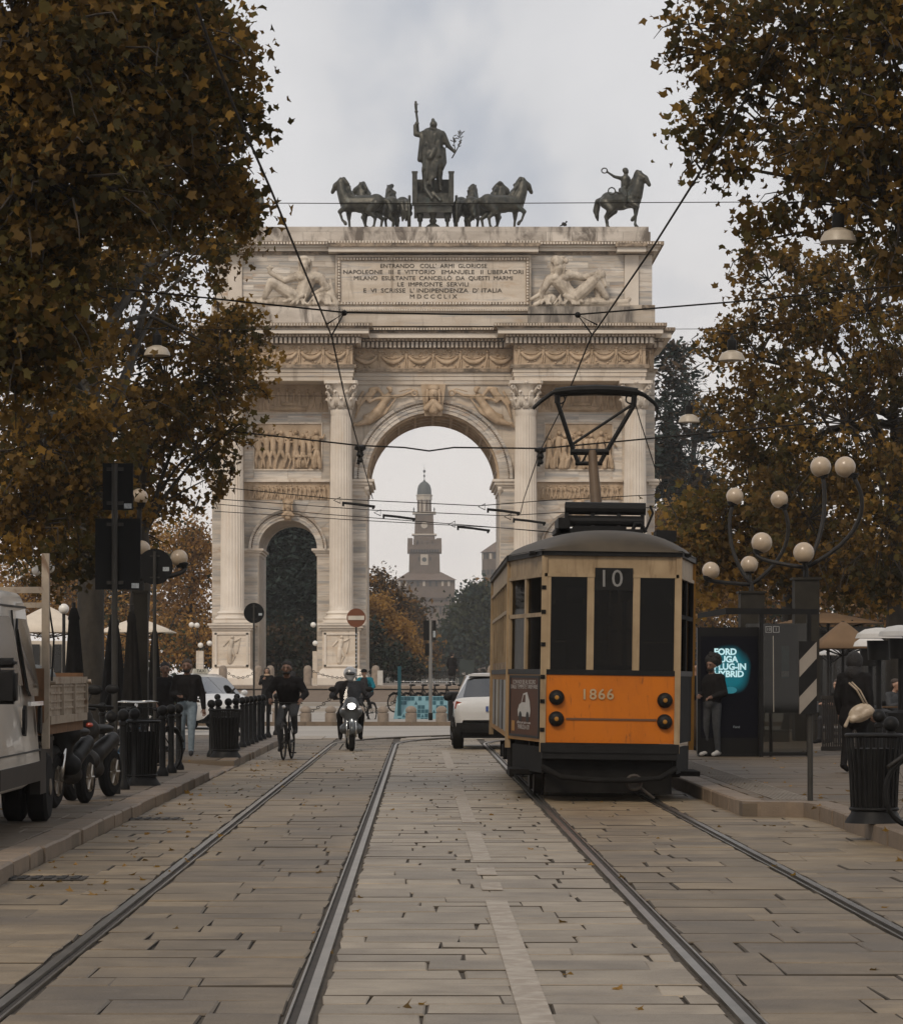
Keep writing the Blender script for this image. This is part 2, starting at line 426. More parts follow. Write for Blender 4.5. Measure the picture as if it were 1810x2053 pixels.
def slab(mb, x0, x1, y0, y1, z0, zt, ch=.016, md=None):
    if md is not None: ch = random.uniform(.004, .012)
    j = lambda s=.013: random.uniform(-s, s)
    tz = zt + random.uniform(-.005, .003)
    o = [(x0 + j(), y0 + j()), (x1 + j(), y0 + j()), (x1 + j(), y1 + j()), (x0 + j(), y1 + j())]
    cx, cy = (x0 + x1) / 2, (y0 + y1) / 2
    i = [(x + math.copysign(ch, cx - x), y + math.copysign(ch, cy - y)) for x, y in o]
    v = [(x, y, z0) for x, y in o] + [(x, y, tz - ch * .8) for x, y in o] + [(x, y, tz + random.uniform(-.0025, .0025)) for x, y in i]
    mb.add(v, [(k, (k + 1) % 4, (k + 1) % 4 + 4, k + 4) for k in range(4)] + [(k + 4, (k + 1) % 4 + 4, (k + 1) % 4 + 8, k + 8) for k in range(4)] + [(8, 9, 10, 11)])
    if md is not None:      # joint dirt and shadow put into the colour of flanks and some worn edges
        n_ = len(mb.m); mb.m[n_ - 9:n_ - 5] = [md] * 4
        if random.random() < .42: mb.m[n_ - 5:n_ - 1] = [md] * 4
    return mb
def rows(x0, x1, y0, y1, dr, lr, gap=(.008, .02)):
    out = []; y = y0
    while y < y1:
        d = random.uniform(*dr); x = x0 - random.uniform(0, lr[0])
        while x < x1:
            l = random.uniform(*lr); a, b = max(x, x0), min(x + l, x1)
            g1 = random.uniform(.003, .008) if random.random() > .1 else .026; g2 = random.uniform(*gap) + (.012 if random.random() < .35 else .002)
            if b - a > .14 or (a == x0 and b - a > .02): out.append((a + g1 / 2, b - g1 / 2, y + g2 / 2, min(y + d, y1) - g2 / 2))
            elif out and b - a > 0 and b >= x1: out[-1] = (out[-1][0], x1 - .005, out[-1][2], out[-1][3])
            x += l
        y += d
    return out
zones = [(-3.11, RX[0] - CHN, (.6, 1.5), (.006, .014)), (RX[0] + CHN, RX[1] - CHN, (.45, 1.0), (.006, .016)),
         (RX[1] + CHN, RX[2] - CHN, (.4, 1.2), (.007, .018)), (RX[2] + CHN, RX[3] - CHN, (.45, 1.0), (.006, .016)),
         (RX[3] + CHN, 4.28, (.5, 1.2), (.006, .014))]
allsl = []
for x0, x1, lr, gp in zones:
    zm = gp[1] > .017
    allsl += [r_ + (zm,) for r_ in rows(x0, x1, 9.5, 78, (.32, .55) if zm else (.40, .72), lr, gp)]
def appar(s):
    return (s[1] - s[0]) * (s[3] - s[2]) / (s[2] ** 3) * (1 if abs((s[0] + s[1]) / 2 * F / s[2] + VX - 905) < 960 and s[2] > 13.2 else 0)
allsl.sort(key=appar, reverse=True)
for s in allsl[:300]:
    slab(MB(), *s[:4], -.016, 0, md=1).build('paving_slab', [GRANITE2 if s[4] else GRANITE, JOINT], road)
mb = MB()
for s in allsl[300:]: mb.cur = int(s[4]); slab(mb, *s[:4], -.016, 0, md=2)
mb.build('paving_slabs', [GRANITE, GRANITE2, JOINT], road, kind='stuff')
# crossing street and the square beyond
MB().box(-60, -3.12, 76, 100, -.3, -.004).add([], []).box(4.3, 60, 78, 100, -.3, -.006).box(-3.12, 4.3, 78, 100.0, -.017, -.002).build('crossing_street', PLAZA, kind='structure')
isl = MB().box(-60, 60, 97.2, 127, -.3, .11).build('square_pavement', PLAZA, kind='structure')
for i in range(60):
    x = -24 + i * .82
    MB().box(x, x + .81, 96.9, 97.2, -.1, .125).build('kerb_stone', KERB, isl)
st = MB().box(-34, 36, 126, 190, -.3, .26).build('monument_step', PLAZA, kind='structure')
MB().box(-33, 35, 132, 190, -.1, .40).build('tread', PLAZA, st)
MB().add([(-32, 135, .405), (34, 135, .405), (34, 151, .86), (-32, 151, .86)], [(0, 1, 2, 3)]).build('gravel_apron', GRAVEL, kind='structure')
pl = MB().box(-60, 60, 151, 215, -.3, PLAT - .13).build('monument_platform', PLAZA, kind='structure')
MB().box(-40, 42, 150.7, 215, PLAT - .13, PLAT).build('platform_edge', STONEP, pl)
MB().box(-900, 900, 215, 2600, -.3, .9).build('park_lawn', EARTH, kind='structure')

# pavements (sidewalks)
SW = .125
sl_ = MB().box(-60, -4.4, -6, 76, -.3, SW - .014).box(-4.4, -3.12, -6, 46.6, -.3, SW - .014).box(-4.4, -3.12, 52.8, 76, -.3, SW - .014)
sl_.add([(-4.4, 46.6, SW - .01), (-3.12, 46.6, .015), (-3.12, 52.8, .015), (-4.4, 52.8, SW - .01)], [(0, 1, 2, 3)])
swl = sl_.build('sidewalk_left', WALK, kind='structure')
mb = MB()
for s in rows(-9.5, -3.42, 20, 46.4, (.45, .8), (.7, 1.3)) + rows(-9.5, -3.42, 53, 75.5, (.45, .8), (.7, 1.3)) + rows(-9.5, -4.45, 46.6, 52.8, (.45, .8), (.7, 1.3)):
    slab(mb, *s, SW - .012, SW, .006)
mb.build('paving_slabs', WALK, swl, kind='stuff')
y = 8.0
while y < 75:
    l = random.uniform(.85, 1.15)
    z = SW + .008 if not 46.0 < y + l / 2 < 53 else .03
    m = MB(); slab(m, -3.40, -3.115 + random.uniform(-.012, .012), y + .006, y + l - .006, -.05, z, .02)
    m.build('kerb_stone', KERB, swl); y += l
SR = .16
RK = 34.4
swr = MB().box(3.55, 60, RK, 78, -.3, SR - .014).box(4.3, 60, -6, RK, -.3, SR - .014).build('sidewalk_right', WALK, kind='structure')
mb = MB()
for s in rows(3.84, 10.5, RK + .35, 77.5, (.45, .8), (.7, 1.3)) + rows(4.58, 10.5, 15, RK + .34, (.45, .8), (.7, 1.3)):
    slab(mb, *s, SR - .012, SR, .006)
mb.build('paving_slabs', WALK, swr, kind='stuff')
y = 15.0
while y < RK - .9:
    l = random.uniform(.85, 1.1); l = min(l, RK - .6 - y) if y + l > RK - .9 else l
    m = MB(); slab(m, 4.27 + random.uniform(-.012, .012), 4.56, y + .006, y + l - .006, -.05, SR + .006, .02); m.build('kerb_stone', KERB, swr); y += l
# the rounded nose of the tram platform
nose = [((4.27, RK - .7), (4.56, RK - .62)), ((4.2, RK - .18), (4.5, RK + .16)), ((4.02, RK - .03), (4.2, RK + .32)), ((3.75, RK - .03), (3.86, RK + .32)), ((3.57, RK + .12), (3.84, RK + .4)), ((3.53, RK + .6), (3.82, RK + .62))]
for (a, b), (c, d) in zip(nose, nose[1:]):
    m = MB(); v = [(*a, -.05), (*c, -.05), (*d, -.05), (*b, -.05), (*a, SR + .004), (*c, SR + .004), (*d, SR + .004), (*b, SR + .004)]
    m.add(v, [(0, 1, 2, 3), (4, 5, 6, 7), (0, 1, 5, 4), (1, 2, 6, 5), (2, 3, 7, 6), (3, 0, 4, 7)]); m.build('kerb_stone', KERB, swr)
y = RK + .62
while y < 77:
    l = random.uniform(.85, 1.15)
    m = MB(); slab(m, 3.525 + random.uniform(-.01, .01), 3.82, y + .006, y + l - .006, -.05, SR + .006, .02); m.build('kerb_stone', KERB, swr); y += l
# tactile strip with raised ribs
TACT = mat('tactile_paving', (.21, .18, .145), .8, var=.15)
m = MB()
for k in range(9): m.box(3.98 + k * .05, 4.005 + k * .05, RK + .6, 62, SR + .001, SR + .008)
m.build('tactile_ribs', TACT, swr, kind='stuff')

# tram tracks (grooved rails)
def railpath(x, curve=True):
    pts = [(x, y) for y in (6, 20, 40, 60, 69, 70)]
    x2 = x - RX[1]
    r = 16.0 - x2; cx, cy = RX[1] + 16.0, 70.8
    for i in range(25):
        a = PI - (PI / 2) * i / 24
        pts.append((cx + r * math.cos(a), cy + r * math.sin(a)))
    pts.append((60, cy + r))
    return pts
def upz(y): t_ = min(1, max(0, (y - 71) / 6)); return .034 * t_ * t_ * (3 - 2 * t_)
def sweep_flat(mb, path, o0, o1, z0, z1):
    vs = []
    for i, (x, y) in enumerate(path):
        a = path[max(i - 1, 0)]; b = path[min(i + 1, len(path) - 1)]
        t = Vector((b[0] - a[0], b[1] - a[1])).normalized(); n = Vector((t.y, -t.x))
        for o, z in ((o0, z0), (o1, z0), (o1, z1 + upz(y)), (o0, z1 + upz(y))): vs.append((x + n.x * o, y + n.y * o, z))
    fs = []
    for i in range(len(path) - 1):
        for j in range(4): fs.append((i * 4 + j, i * 4 + (j + 1) % 4, i * 4 + 4 + (j + 1) % 4, i * 4 + 4 + j))
    mb.add(vs, fs)
bed = MB()
for k in range(4):
    sweep_flat(bed, [q for q in railpath(RX[k]) if q[1] > 71], -.13, .12, -.01, -.001)
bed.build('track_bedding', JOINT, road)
for t, (a, b) in enumerate(((0, 1), (2, 3))):
    tr = thing('tram_track', ['empty tram track of two grooved rails, left of the orange tram', 'tram track of two grooved rails running under the orange tram'][t], 'tram track', ((RX[a] + RX[b]) / 2, 20, 0), 'tram tracks')
    for k, s in ((a, 1), (b, -1)):
        p = railpath(RX[k]); m = MB()
        sweep_flat(m, p, -.046 * s, .004 * s, -.02, .006)
        sweep_flat(m, p, .05 * s, .062 * s, -.02, .003)
        rl = m.build('rail', STEEL, tr)
        m = MB(); sweep_flat(m, p, .006 * s, .049 * s, -.02, -.0135); m.build('groove', RUST, rl)

# paint, drain grates
PAINT = mat('worn_road_paint', (.33, .285, .23), .7, var=.2, scale=6)
overlay(PAINT, (.245, .20, .155), 5, .44, .58, (1, 1, 1), .9, 2)
ln = thing('road_line', 'worn pale broken line painted along the middle of the road', 'road marking', (.53, 15, 0))
for a, b in ((10, 21.5), (22.6, 23.4), (24.3, 25.2), (26.2, 31), (33, 48), (52, 64)):
    MB().box(.455, .605, a, b, .001, .006).build('painted_dash', PAINT, ln)
zb = thing('zebra_crossing', 'faded pale zebra crossing stripes across the road before the square', 'crossing', (0, 80, 0))
for x in (-3.0, -1.72, -.32, .95, 2.2):
    MB().box(x, x + .62, 76.2, 80.0, .004, .010).build('painted_stripe', PAINT, zb)
for (px, py, lb) in ((62, 1762, 'iron drain grate in the road close to the white truck, nearest the camera'), (288, 1643, 'iron drain grate by the left kerb, farther along the road')):
    c = G(px, py); gr = thing('drain_grate', lb, 'drain', (c.x, c.y, 0), 'road drains')
    MB().box(c.x - .42, c.x + .42, c.y - .22, c.y + .22, .001, .006).build('grate_frame', RUST, gr)
    for k in range(8): MB().box(c.x - .38 + k * .1, c.x - .33 + k * .1, c.y - .18, c.y + .18, .006, .014).build('bar', DARK, gr)

# ================================================================ ARCH
YW, YC = 174.5, 172.1
ARX = xs(868.5, YW)
arch = thing('triumphal_arch', 'tall pale marble triumphal arch with three openings and columns', 'monument', (ARX, 178, PLAT))
def mir(px): return 1737 - px
def pbox(mb, p0, p1, q0, q1, Yf, Yb, Yr=None):
    Yr = Yr or Yf
    return mb.box(xs(p0, Yr), xs(p1, Yr), Yf, Yb, zs(q1, Yr), zs(q0, Yr))
def course(mb, p0, p1, q0, q1, Yf, Yb, p, Yr=None):
    Yr = Yr or Yf
    return mb.box(xs(p0, Yr) - p, xs(p1, Yr) + p, Yf - p, Yb, zs(q1, Yr), zs(q0, Yr))
# body with its three openings
def archpts(cpx, rpx, spy):
    cx, cz, r = xs(cpx, YW), zs(spy, YW), rpx * YW / F
    pts = [(cx - r, PLAT - .02)]
    for i in range(29):
        a = PI - PI * i / 28; pts.append((cx + r * math.cos(a), cz + r * math.sin(a)))
    pts.append((cx + r, PLAT - .02))
    return pts
x0, x1 = xs(425, YW), xs(1312, YW); ztop = zs(763, YW)
poly = [(x0, PLAT - .02)]
for c_, r_, s_ in ((577, 58.5, 1101), (868.5, 133, 960), (1160, 58.5, 1101)): poly += archpts(c_, r_, s_)
poly += [(x1, PLAT - .02), (x1, ztop), (x0, ztop)]
MB().prism(poly, YW, 182.8).build('pier_wall', MARBLE, arch)
# vault ribs inside the main arch
cx, cz, r = xs(868.5, YW), zs(960, YW), 133 * YW / F
m = MB()
for k in range(11):
    a = PI * (k + .5) / 11
    m.ring([(r - .13, YW + .5), (r + .02, YW + .5), (r + .02, 182.3), (r - .13, 182.3)], (cx, cz), a - .022, a + .022, 1)
for yy in (YW + .25, YW + 2.2, YW + 4.2, YW + 6.2, 182.2):
    m.ring([(r - .12, yy), (r + .02, yy), (r + .02, yy + .28), (r - .12, yy + .28)], (cx, cz), 0, PI, 32)
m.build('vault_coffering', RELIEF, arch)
# archivolts cut into voussoirs
def archivolt(cpx, rpx, spy, rout, n, mt):
    cx, cz, s = xs(cpx, YW), zs(spy, YW), YW / F
    w = rout - rpx
    prof = [(rpx, 0), (rpx, -.10), (rpx + w * .27, -.10), (rpx + w * .28, -.15), (rpx + w * .54, -.15), (rpx + w * .55, -.20), (rpx + w * .76, -.20), (rpx + w * .78, -.30), (rout, -.38), (rout, 0)]
    prof = [(a * s, YW + b) for a, b in prof]
    for k in range(n):
        a0, a1 = PI * k / n + .0015, PI * (k + 1) / n - .0015
        m = MB().ring(prof, (cx, cz), a0, a1, 3)
        v = m.build('voussoir', mt, arch)
    m = MB()        # bead ornament on the outer moulding
    nb = int(PI * rout / 4.2)
    for k in range(nb):
        a = PI * (k + .5) / nb; rr = (rpx + w * .70) * s
        m.ell((cx + rr * math.cos(a), YW - .20, cz + rr * math.sin(a)), (.05, .06, .05), n=5, k=4)
    m.build('bead_moulding', MOULD, arch, kind='stuff')
archivolt(868.5, 133, 960, 159, 21, BLOCK)
archivolt(577, 58.5, 1101, 78, 13, BLOCK); archivolt(1160, 58.5, 1101, 78, 13, BLOCK)
# fan of wedge blocks round the side arches
def fan(cpx, L, Rr, T, B, spy, r0, n):
    cx, cy = cpx, spy
    for k in range(n):
        pts = []
        a0, a1 = PI * k / n + .004, PI * (k + 1) / n - .004
        for a in (a1, a0): pts.append((cx + r0 * math.cos(a), cy - r0 * math.sin(a)))
        out = []
        for a in (a0, (a0 + a1) / 2, a1):
            c, s = math.cos(a), math.sin(a); t = 1e9
            if c > 1e-6: t = min(t, (Rr - cx) / c)
            if c < -1e-6: t = min(t, (L - cx) / c)
            if s > 1e-6: t = min(t, (cy - T) / s)
            out.append((cx + t * c, cy - t * s, t))
        if min(o[2] for o in out) < r0 + 2: continue
        pp = [(xs(p[0], YW), zs(p[1], YW)) for p in pts + [o[:2] for o in out]]
        MB().prism(pp, YW - .03, YW + .02).build('wedge_block', BLOCK, arch)
fan(577, 490, 660, 1003, 1101, 1101, 79, 11); fan(1160, 1077, 1247, 1003, 1101, 1101, 79, 11)
# ashlar facing: blocks share one unit mesh
UNIT = MB().box(-.5, .5, -.5, .5, -.5, .5).mesh('marble_block', BLOCK)
def block(p0, p1, q0, q1, Y, th=.06, nm='marble_block', me=None):
    a, b, c, d = xs(p0, Y), xs(p1, Y), zs(q1, Y), zs(q0, Y)
    j = .008
    M = Matrix.Translation((( a + b) / 2 - ARX, Y - 178, (c + d) / 2 - PLAT)) @ Matrix.Diagonal((b - a - 2 * j, th + random.uniform(-.012, .012), d - c - 2 * j, 1))
    return put(nm, me or UNIT, arch, M)
def ashlar(p0, p1, q0, q1, h, wd, Y):
    q = q0; k = 0
    while q < q1 - 2:
        hh = h * random.uniform(.8, 1.25); qe = q + hh if q + hh < q1 - h * .5 else q1
        p = p0 - (wd * .5 if k % 2 else 0)
        while p < p1 - 1:
            ww = wd * random.uniform(.75, 1.3); a, b = max(p, p0), min(p + ww, p1)
            if p1 - b < wd * .3: b = p1; ww = b - p
            if b - a > 2: block(a, b, q, qe, Y)
            p += ww
        q = qe; k += 1
for side in (0, 1):
    f = (lambda a, b: (a, b)) if not side else (lambda a, b: (mir(b), mir(a)))
    ashlar(*f(426, 444), 770, 1345, 34, 60, YW)
    ashlar(*f(489, 517), 1116, 1345, 26, 60, YW)
    ashlar(*f(636.5, 661), 1116, 1345, 26, 60, YW)
    ashlar(*f(705, 734), 982, 1345, 25, 60, YW)
    for a, b, c, d in ((490, 509, 829, 962), (645, 661, 829, 962), (509, 577, 829, 849), (577, 645, 829, 849), (509, 577, 941, 962), (577, 645, 941, 962)): block(*f(a, b), c, d, YW)
    ashlar(*f(486, 672), 512, 613, 13, 48, 174.25)
    ashlar(*f(430, 457), 512, 613, 17, 60, 174.25)
# string course above side arches with small-figure relief, impost mouldings
def figures(mb, p0, p1, q0, q1, Y, n, dep=.5, seed=0):
    rr = random.Random(seed)
    H = (q1 - q0) * Y / F; W = (xs(p1, Y) - xs(p0, Y)) / n; zb = zs(q1, Y)
    for i in range(n):
        x = xs(p0, Y) + (i + .5 + rr.uniform(-.15, .15)) * W; h = H * rr.uniform(.82, .97); s = h / 8
        ln_ = rr.uniform(-.5, .5) * s; hd = (x + ln_ * .8, Y - s * .25, zb + h - s * .6)
        mb.ell(hd, s * .52, n=7, k=5)
        sh = (x + ln_ * .5, Y - s * .1, zb + h - s * 1.9); hp = (x, Y - s * .1, zb + s * 3.9)
        mb.cap(sh, hp, s * .72, s * .6, 7)
        robe = rr.random() < .5
        for k in (-1, 1):
            kn = (x + k * s * rr.uniform(.2, .9), Y - s * .1, zb + s * 2.0); ft = (x + k * s * rr.uniform(.3, 1.1), Y, zb + s * .3)
            mb.cap(hp, kn, s * .55, s * (.5 if robe else .34), 6); mb.cap(kn, ft, s * (.55 if robe else .32), s * (.5 if robe else .2), 6)
            el = (sh[0] + k * s * rr.uniform(.7, 1.5), Y - s * .2, sh[2] - s * rr.uniform(-.2, 1.5)); ha = (el[0] + rr.uniform(-.9, 1.2) * s * k, Y - s * .2, el[2] + rr.uniform(-1.2, 1.3) * s)
            mb.cap((sh[0] + k * s * .6, sh[1], sh[2] + s * .2), el, s * .3, s * .25, 5); mb.cap(el, ha, s * .25, s * .17, 5)
        if robe:
            for k in range(3): mb.cap((x + rr.uniform(-.6, .6) * s, Y - s * .45, zb + s * 5), (x + rr.uniform(-.9, .9) * s, Y - s * .3, zb + s * .4), s * .12, s * .18, 4)
for side in (0, 1):
    f = (lambda a, b: (a, b)) if not side else (lambda a, b: (mir(b), mir(a)))
    # big relief panel
    a, b = f(509, 645)
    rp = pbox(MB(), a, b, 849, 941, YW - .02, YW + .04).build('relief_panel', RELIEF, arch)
    m = MB(); figures(m, a + 3, b - 3, 858, 939, YW - .14, 9, seed=3 + side); figures(m, a + 3, b - 3, 856, 905, YW + .03, 8, seed=13 + side)
    pbox(m, a + 78, a + 112, 912, 918, YW - .25, YW); pbox(m, a + 82, a + 108, 918, 938, YW - .14, YW)
    m.build('relief_figures', RELIEF, rp, True)
    m = MB()
    for (c, d, e, g_) in ((a - 1.5, b + 1.5, 847, 849.5), (a - 1.5, b + 1.5, 940.5, 943), (a - 1.5, a + .8, 849.5, 940.5), (b - .8, b + 1.5, 849.5, 940.5)): pbox(m, c, d, e, g_, YW - .1, YW)
    m.build('panel_frame', MARBLE, rp)
    # upper relief, in the shade of the entablature
    a, b = f(492, 658)
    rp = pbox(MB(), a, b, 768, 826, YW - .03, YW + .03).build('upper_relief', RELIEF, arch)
    m = MB(); figures(m, a + 6, b - 6, 776, 822, YW - .05, 11, seed=31 + side); pbox(m, a + 50, a + 122, 814, 823, YW - .2, YW); pbox(m, a + 72, a + 105, 806, 814, YW - .16, YW)
    m.build('relief_figures', RELIEF, rp, True)
    # small frieze over the side arch
    a, b = f(489, 661)
    rp = pbox(MB(), a, b, 966, 1002, YW - .06, YW + .02).build('small_frieze', RELIEF, arch)
    m = MB(); figures(m, a + 6, b - 6, 970, 1000, YW - .12, 17, seed=51 + side); m.build('relief_figures', RELIEF, rp, True)
    pbox(MB(), a, b, 961, 966, YW - .22, YW).build('string_course', MARBLE, arch)
    # imposts
    for (c, d) in (f(490, 519), f(634, 660)):
        m = MB(); course(m, c, d, 1108, 1114, YW, YW + 6, .04); course(m, c, d, 1104, 1108, YW, YW + 6, .16); course(m, c, d, 1100, 1104, YW, YW + 6, .26); m.build('impost', COLM, arch)
    c, d = f(704, 736)
    m = MB(); course(m, c, d, 977, 985, YW, YW + 7.8, .05); course(m, c, d, 972, 977, YW, YW + 7.8, .15); course(m, c, d, 966, 972, YW, YW + 7.8, .28); course(m, c, d, 961, 966, YW, YW + 7.8, .38)
    for k in range(3): m.cap(P((735 if not side else mir(735)), 980, YW - .1 + k * .3), P((735 if not side else mir(735)), 994, YW + .05 + k * .3), .16, .05, 6)
    m.build('impost', COLM, arch)
    c, d = f(424, 430)
    m = MB(); course(m, c, d, 972, 978, YW, 182.8, .05); course(m, c, d, 966, 972, YW, 182.8, .2); course(m, c, d, 961, 966, YW, 182.8, .32); m.build('impost', COLM, arch)

# columns
def column(cpx):
    X = xs(cpx, 172.9); Y = 172.9
    zb, zt = zs(1225, Y), zs(822, Y)
    c = bpy.data.objects.new('column', None); col.objects.link(c); c.parent = arch; c.matrix_parent_inverse = parent_inv(arch); c.location = (X, Y, zb)
    def fl(zf, R0, flute=True):
        out = []
        n = 96
        for j in range(n):
            a = 2 * PI * j / n; t = (j % 4)
            r = R0 * (1 if (t == 0 or not flute) else (.925 if t == 2 else .945))
            out.append((X + r * math.cos(a), Y + r * math.sin(a), zf))
        return out
    vs = []; prof = [(0, .69, 0), (.012, .665, 0), (.03, .655, 1), (.33, .65, 1), (.65, .61, 1), (.965, .565, 1), (.975, .565, 0), (.985, .60, 0), (1, .60, 0)]
    for t, r, fl_ in prof: vs += fl(zb + (zt - zb) * t, r, fl_)
    fs = [(i * 96 + j, i * 96 + (j + 1) % 96, (i + 1) * 96 + (j + 1) % 96, (i + 1) * 96 + j) for i in range(len(prof) - 1) for j in range(96)]
    MB().add(vs, fs).build('shaft', COLM, c, 'auto')
    z1 = zs(1249.5, Y); h = zb - z1
    m = MB().lathe([(.93, z1 + h * .25), (.99, z1 + h * .36), (.93, z1 + h * .5), (.82, z1 + h * .56), (.80, z1 + h * .68), (.86, z1 + h * .8), (.80, z1 + h * .92), (.70, z1 + h)], (X, Y, 0), 32)
    m.box(X - .98, X + .98, Y - .98, Y + .98, z1, z1 + h * .25)
    m.build('base', COLM, c, 'auto')
    # capital
    z0, z2 = zt, zs(765, Y); H = z2 - z0
    cp = MB().lathe([(.56, z0), (.56, z0 + H * .3), (.60, z0 + H * .6), (.70, z0 + H * .8), (.82, z0 + H * .88)], (X, Y, 0), 20).build('capital', COLM, c, 'auto')
    m = MB()
    for row, (za, zh, ro, nn, of) in enumerate(((.03, .36, .60, 8, 0), (.12, .60, .64, 8, .5))):
        for k in range(nn):
            a = 2 * PI * (k + of) / nn; ca, sa = math.cos(a), math.sin(a)
            pts = [(ro, za), (ro + .05, za + (zh - za) * .5), (ro + .10, zh - .04), (ro + .22, zh + .03), (ro + .27, zh - .03)]
            for off in (-.11, 0, .11):
                m.tube([(X + q * ca - off * sa * (1.1 - .3 * i), Y + q * sa + off * ca * (1.1 - .3 * i), z0 + H * z) for i, (q, z) in enumerate(pts)], [.075, .085, .08, .07, .04], 5)
    m.build('acanthus_leaves', COLM, cp, True, kind='stuff')
    m = MB()
    for k in range(4):
        a = PI / 4 + k * PI / 2; ca, sa = math.cos(a), math.sin(a)
        m.tube([(X + .55 * ca, Y + .55 * sa, z0 + H * .5), (X + .78 * ca, Y + .78 * sa, z0 + H * .72), (X + 1.02 * ca, Y + 1.02 * sa, z0 + H * .86)], [.06, .08, .08], 6)
        m.torus((X + 1.02 * ca, Y + 1.02 * sa, z0 + H * .78), .11, .05, Matrix.Rotation(a, 3, 'Z'), 10, 5)
        b = k * PI / 2; m.ell((X + .83 * math.cos(b), Y + .83 * math.sin(b), z0 + H * .93), .11, n=7, k=5)
    m.build('volutes', COLM, cp, True)
    m = MB(); s = .98
    ab = []
    for k in range(4):
        a = PI / 4 + k * PI / 2
        ab += [(X + 1.22 * math.cos(a - .07), Y + 1.22 * math.sin(a - .07)), (X + 1.22 * math.cos(a + .07), Y + 1.22 * math.sin(a + .07)), (X + .80 * math.cos(a + PI / 4), Y + .80 * math.sin(a + PI / 4))]
    m.prism(ab, z0 + H * .89, z2, 'z'); m.build('abacus', COLM, cp)
    # pedestal
    ped = bpy.data.objects.new('pedestal', None); col.objects.link(ped); ped.parent = arch; ped.matrix_parent_inverse = parent_inv(arch); ped.location = (X, Y, PLAT)
    w = 1.02
    zz_ = [zs(q, 172) for q in (1250, 1254, 1259, 1264, 1341, 1350, 1360)]
    MB().box(X - w, X + w, 172, YW, zz_[4], zz_[3]).build('die', MARBLE, ped)
    m = MB().box(X - w - .28, X + w + .28, 171.72, YW, zz_[1], zz_[0]).box(X - w - .2, X + w + .2, 171.8, YW, zz_[2], zz_[1]).box(X - w - .08, X + w + .08, 171.92, YW, zz_[3], zz_[2])
    m.build('pedestal_cornice', COLM, ped)
    b = [(X - w - .08, zz_[4]), (X - w - .45, zz_[6]), (X + w + .45, zz_[6]), (X + w + .08, zz_[4])]
    m = MB().add([(X - w - .03, 171.95, zz_[4]), (X + w + .03, 171.95, zz_[4]), (X + w + .5, 171.5, zz_[6]), (X - w - .5, 171.5, zz_[6]),
                  (X - w - .03, YW, zz_[4]), (X + w + .03, YW, zz_[4]), (X + w + .5, YW, zz_[6]), (X - w - .5, YW, zz_[6])],
                 [(0, 1, 2, 3), (4, 5, 6, 7), (0, 3, 7, 4), (1, 2, 6, 5), (0, 1, 5, 4), (3, 2, 6, 7)])
    m.box(X - w - .55, X + w + .55, 171.45, YW, PLAT - .01, zz_[6]); m.build('plinth', COLM, ped)
    m = MB()
    za, zb_ = zz_[4] + .12, zz_[3] - .14
    for (a, b, c_, d) in ((-.92, .92, zb_ - .1, zb_), (-.92, .92, za, za + .1), (-.92, -.8, za, zb_), (.8, .92, za, zb_)): m.box(X + a, X + b, 171.93, 172.02, c_, d)
    m.build('panel_frame', COLM, ped)
    # a robed figure in low relief
    s = (zb_ - za) / 9.2; k = 1 if cpx < 868 else -1
    m = MB(); Yq = 171.99
    zc = za + .15
    m.ell((X + .05 * k, Yq, zc + s * 7.3), s * .5, n=8, k=6); m.cap((X + .02, Yq, zc + s * 6.2), (X - .06 * k, Yq, zc + s * 4), s * .7, s * .6, 8)
    m.cap((X - .06 * k, Yq, zc + s * 4), (X - .1 * k, Yq, zc + s * .5), s * .75, s * .6, 8); m.cap((X, Yq, zc + s * 4), (X + .16 * k, Yq, zc + s * 2), s * .5, s * .4, 6); m.cap((X + .16 * k, Yq, zc + s * 2), (X + .02 * k, Yq, zc + s * .3), s * .35, s * .2, 6)
    m.cap((X + .2 * k, Yq, zc + s * 6.2), (X + .5 * k, Yq, zc + s * 7.0), s * .3, s * .2, 6); m.cap((X - .2 * k, Yq, zc + s * 6.2), (X - .42 * k, Yq, zc + s * 4.9), s * .3, s * .2, 6)
    m.cap((X + .5 * k, Yq, zc + s * 7), (X + .3 * k, Yq, zc + s * 3), s * .14, s * .3, 5)
    m.build('relief_figure', MARBLE, ped, True)
    # pilaster behind the column
    pbox(MB(), cpx - 21, cpx + 21, 765, 1250, YW - .3, YW).build('pilaster', MARBLE, arch)
for c_ in (466, 684, 1053.5, 1273): column(c_)

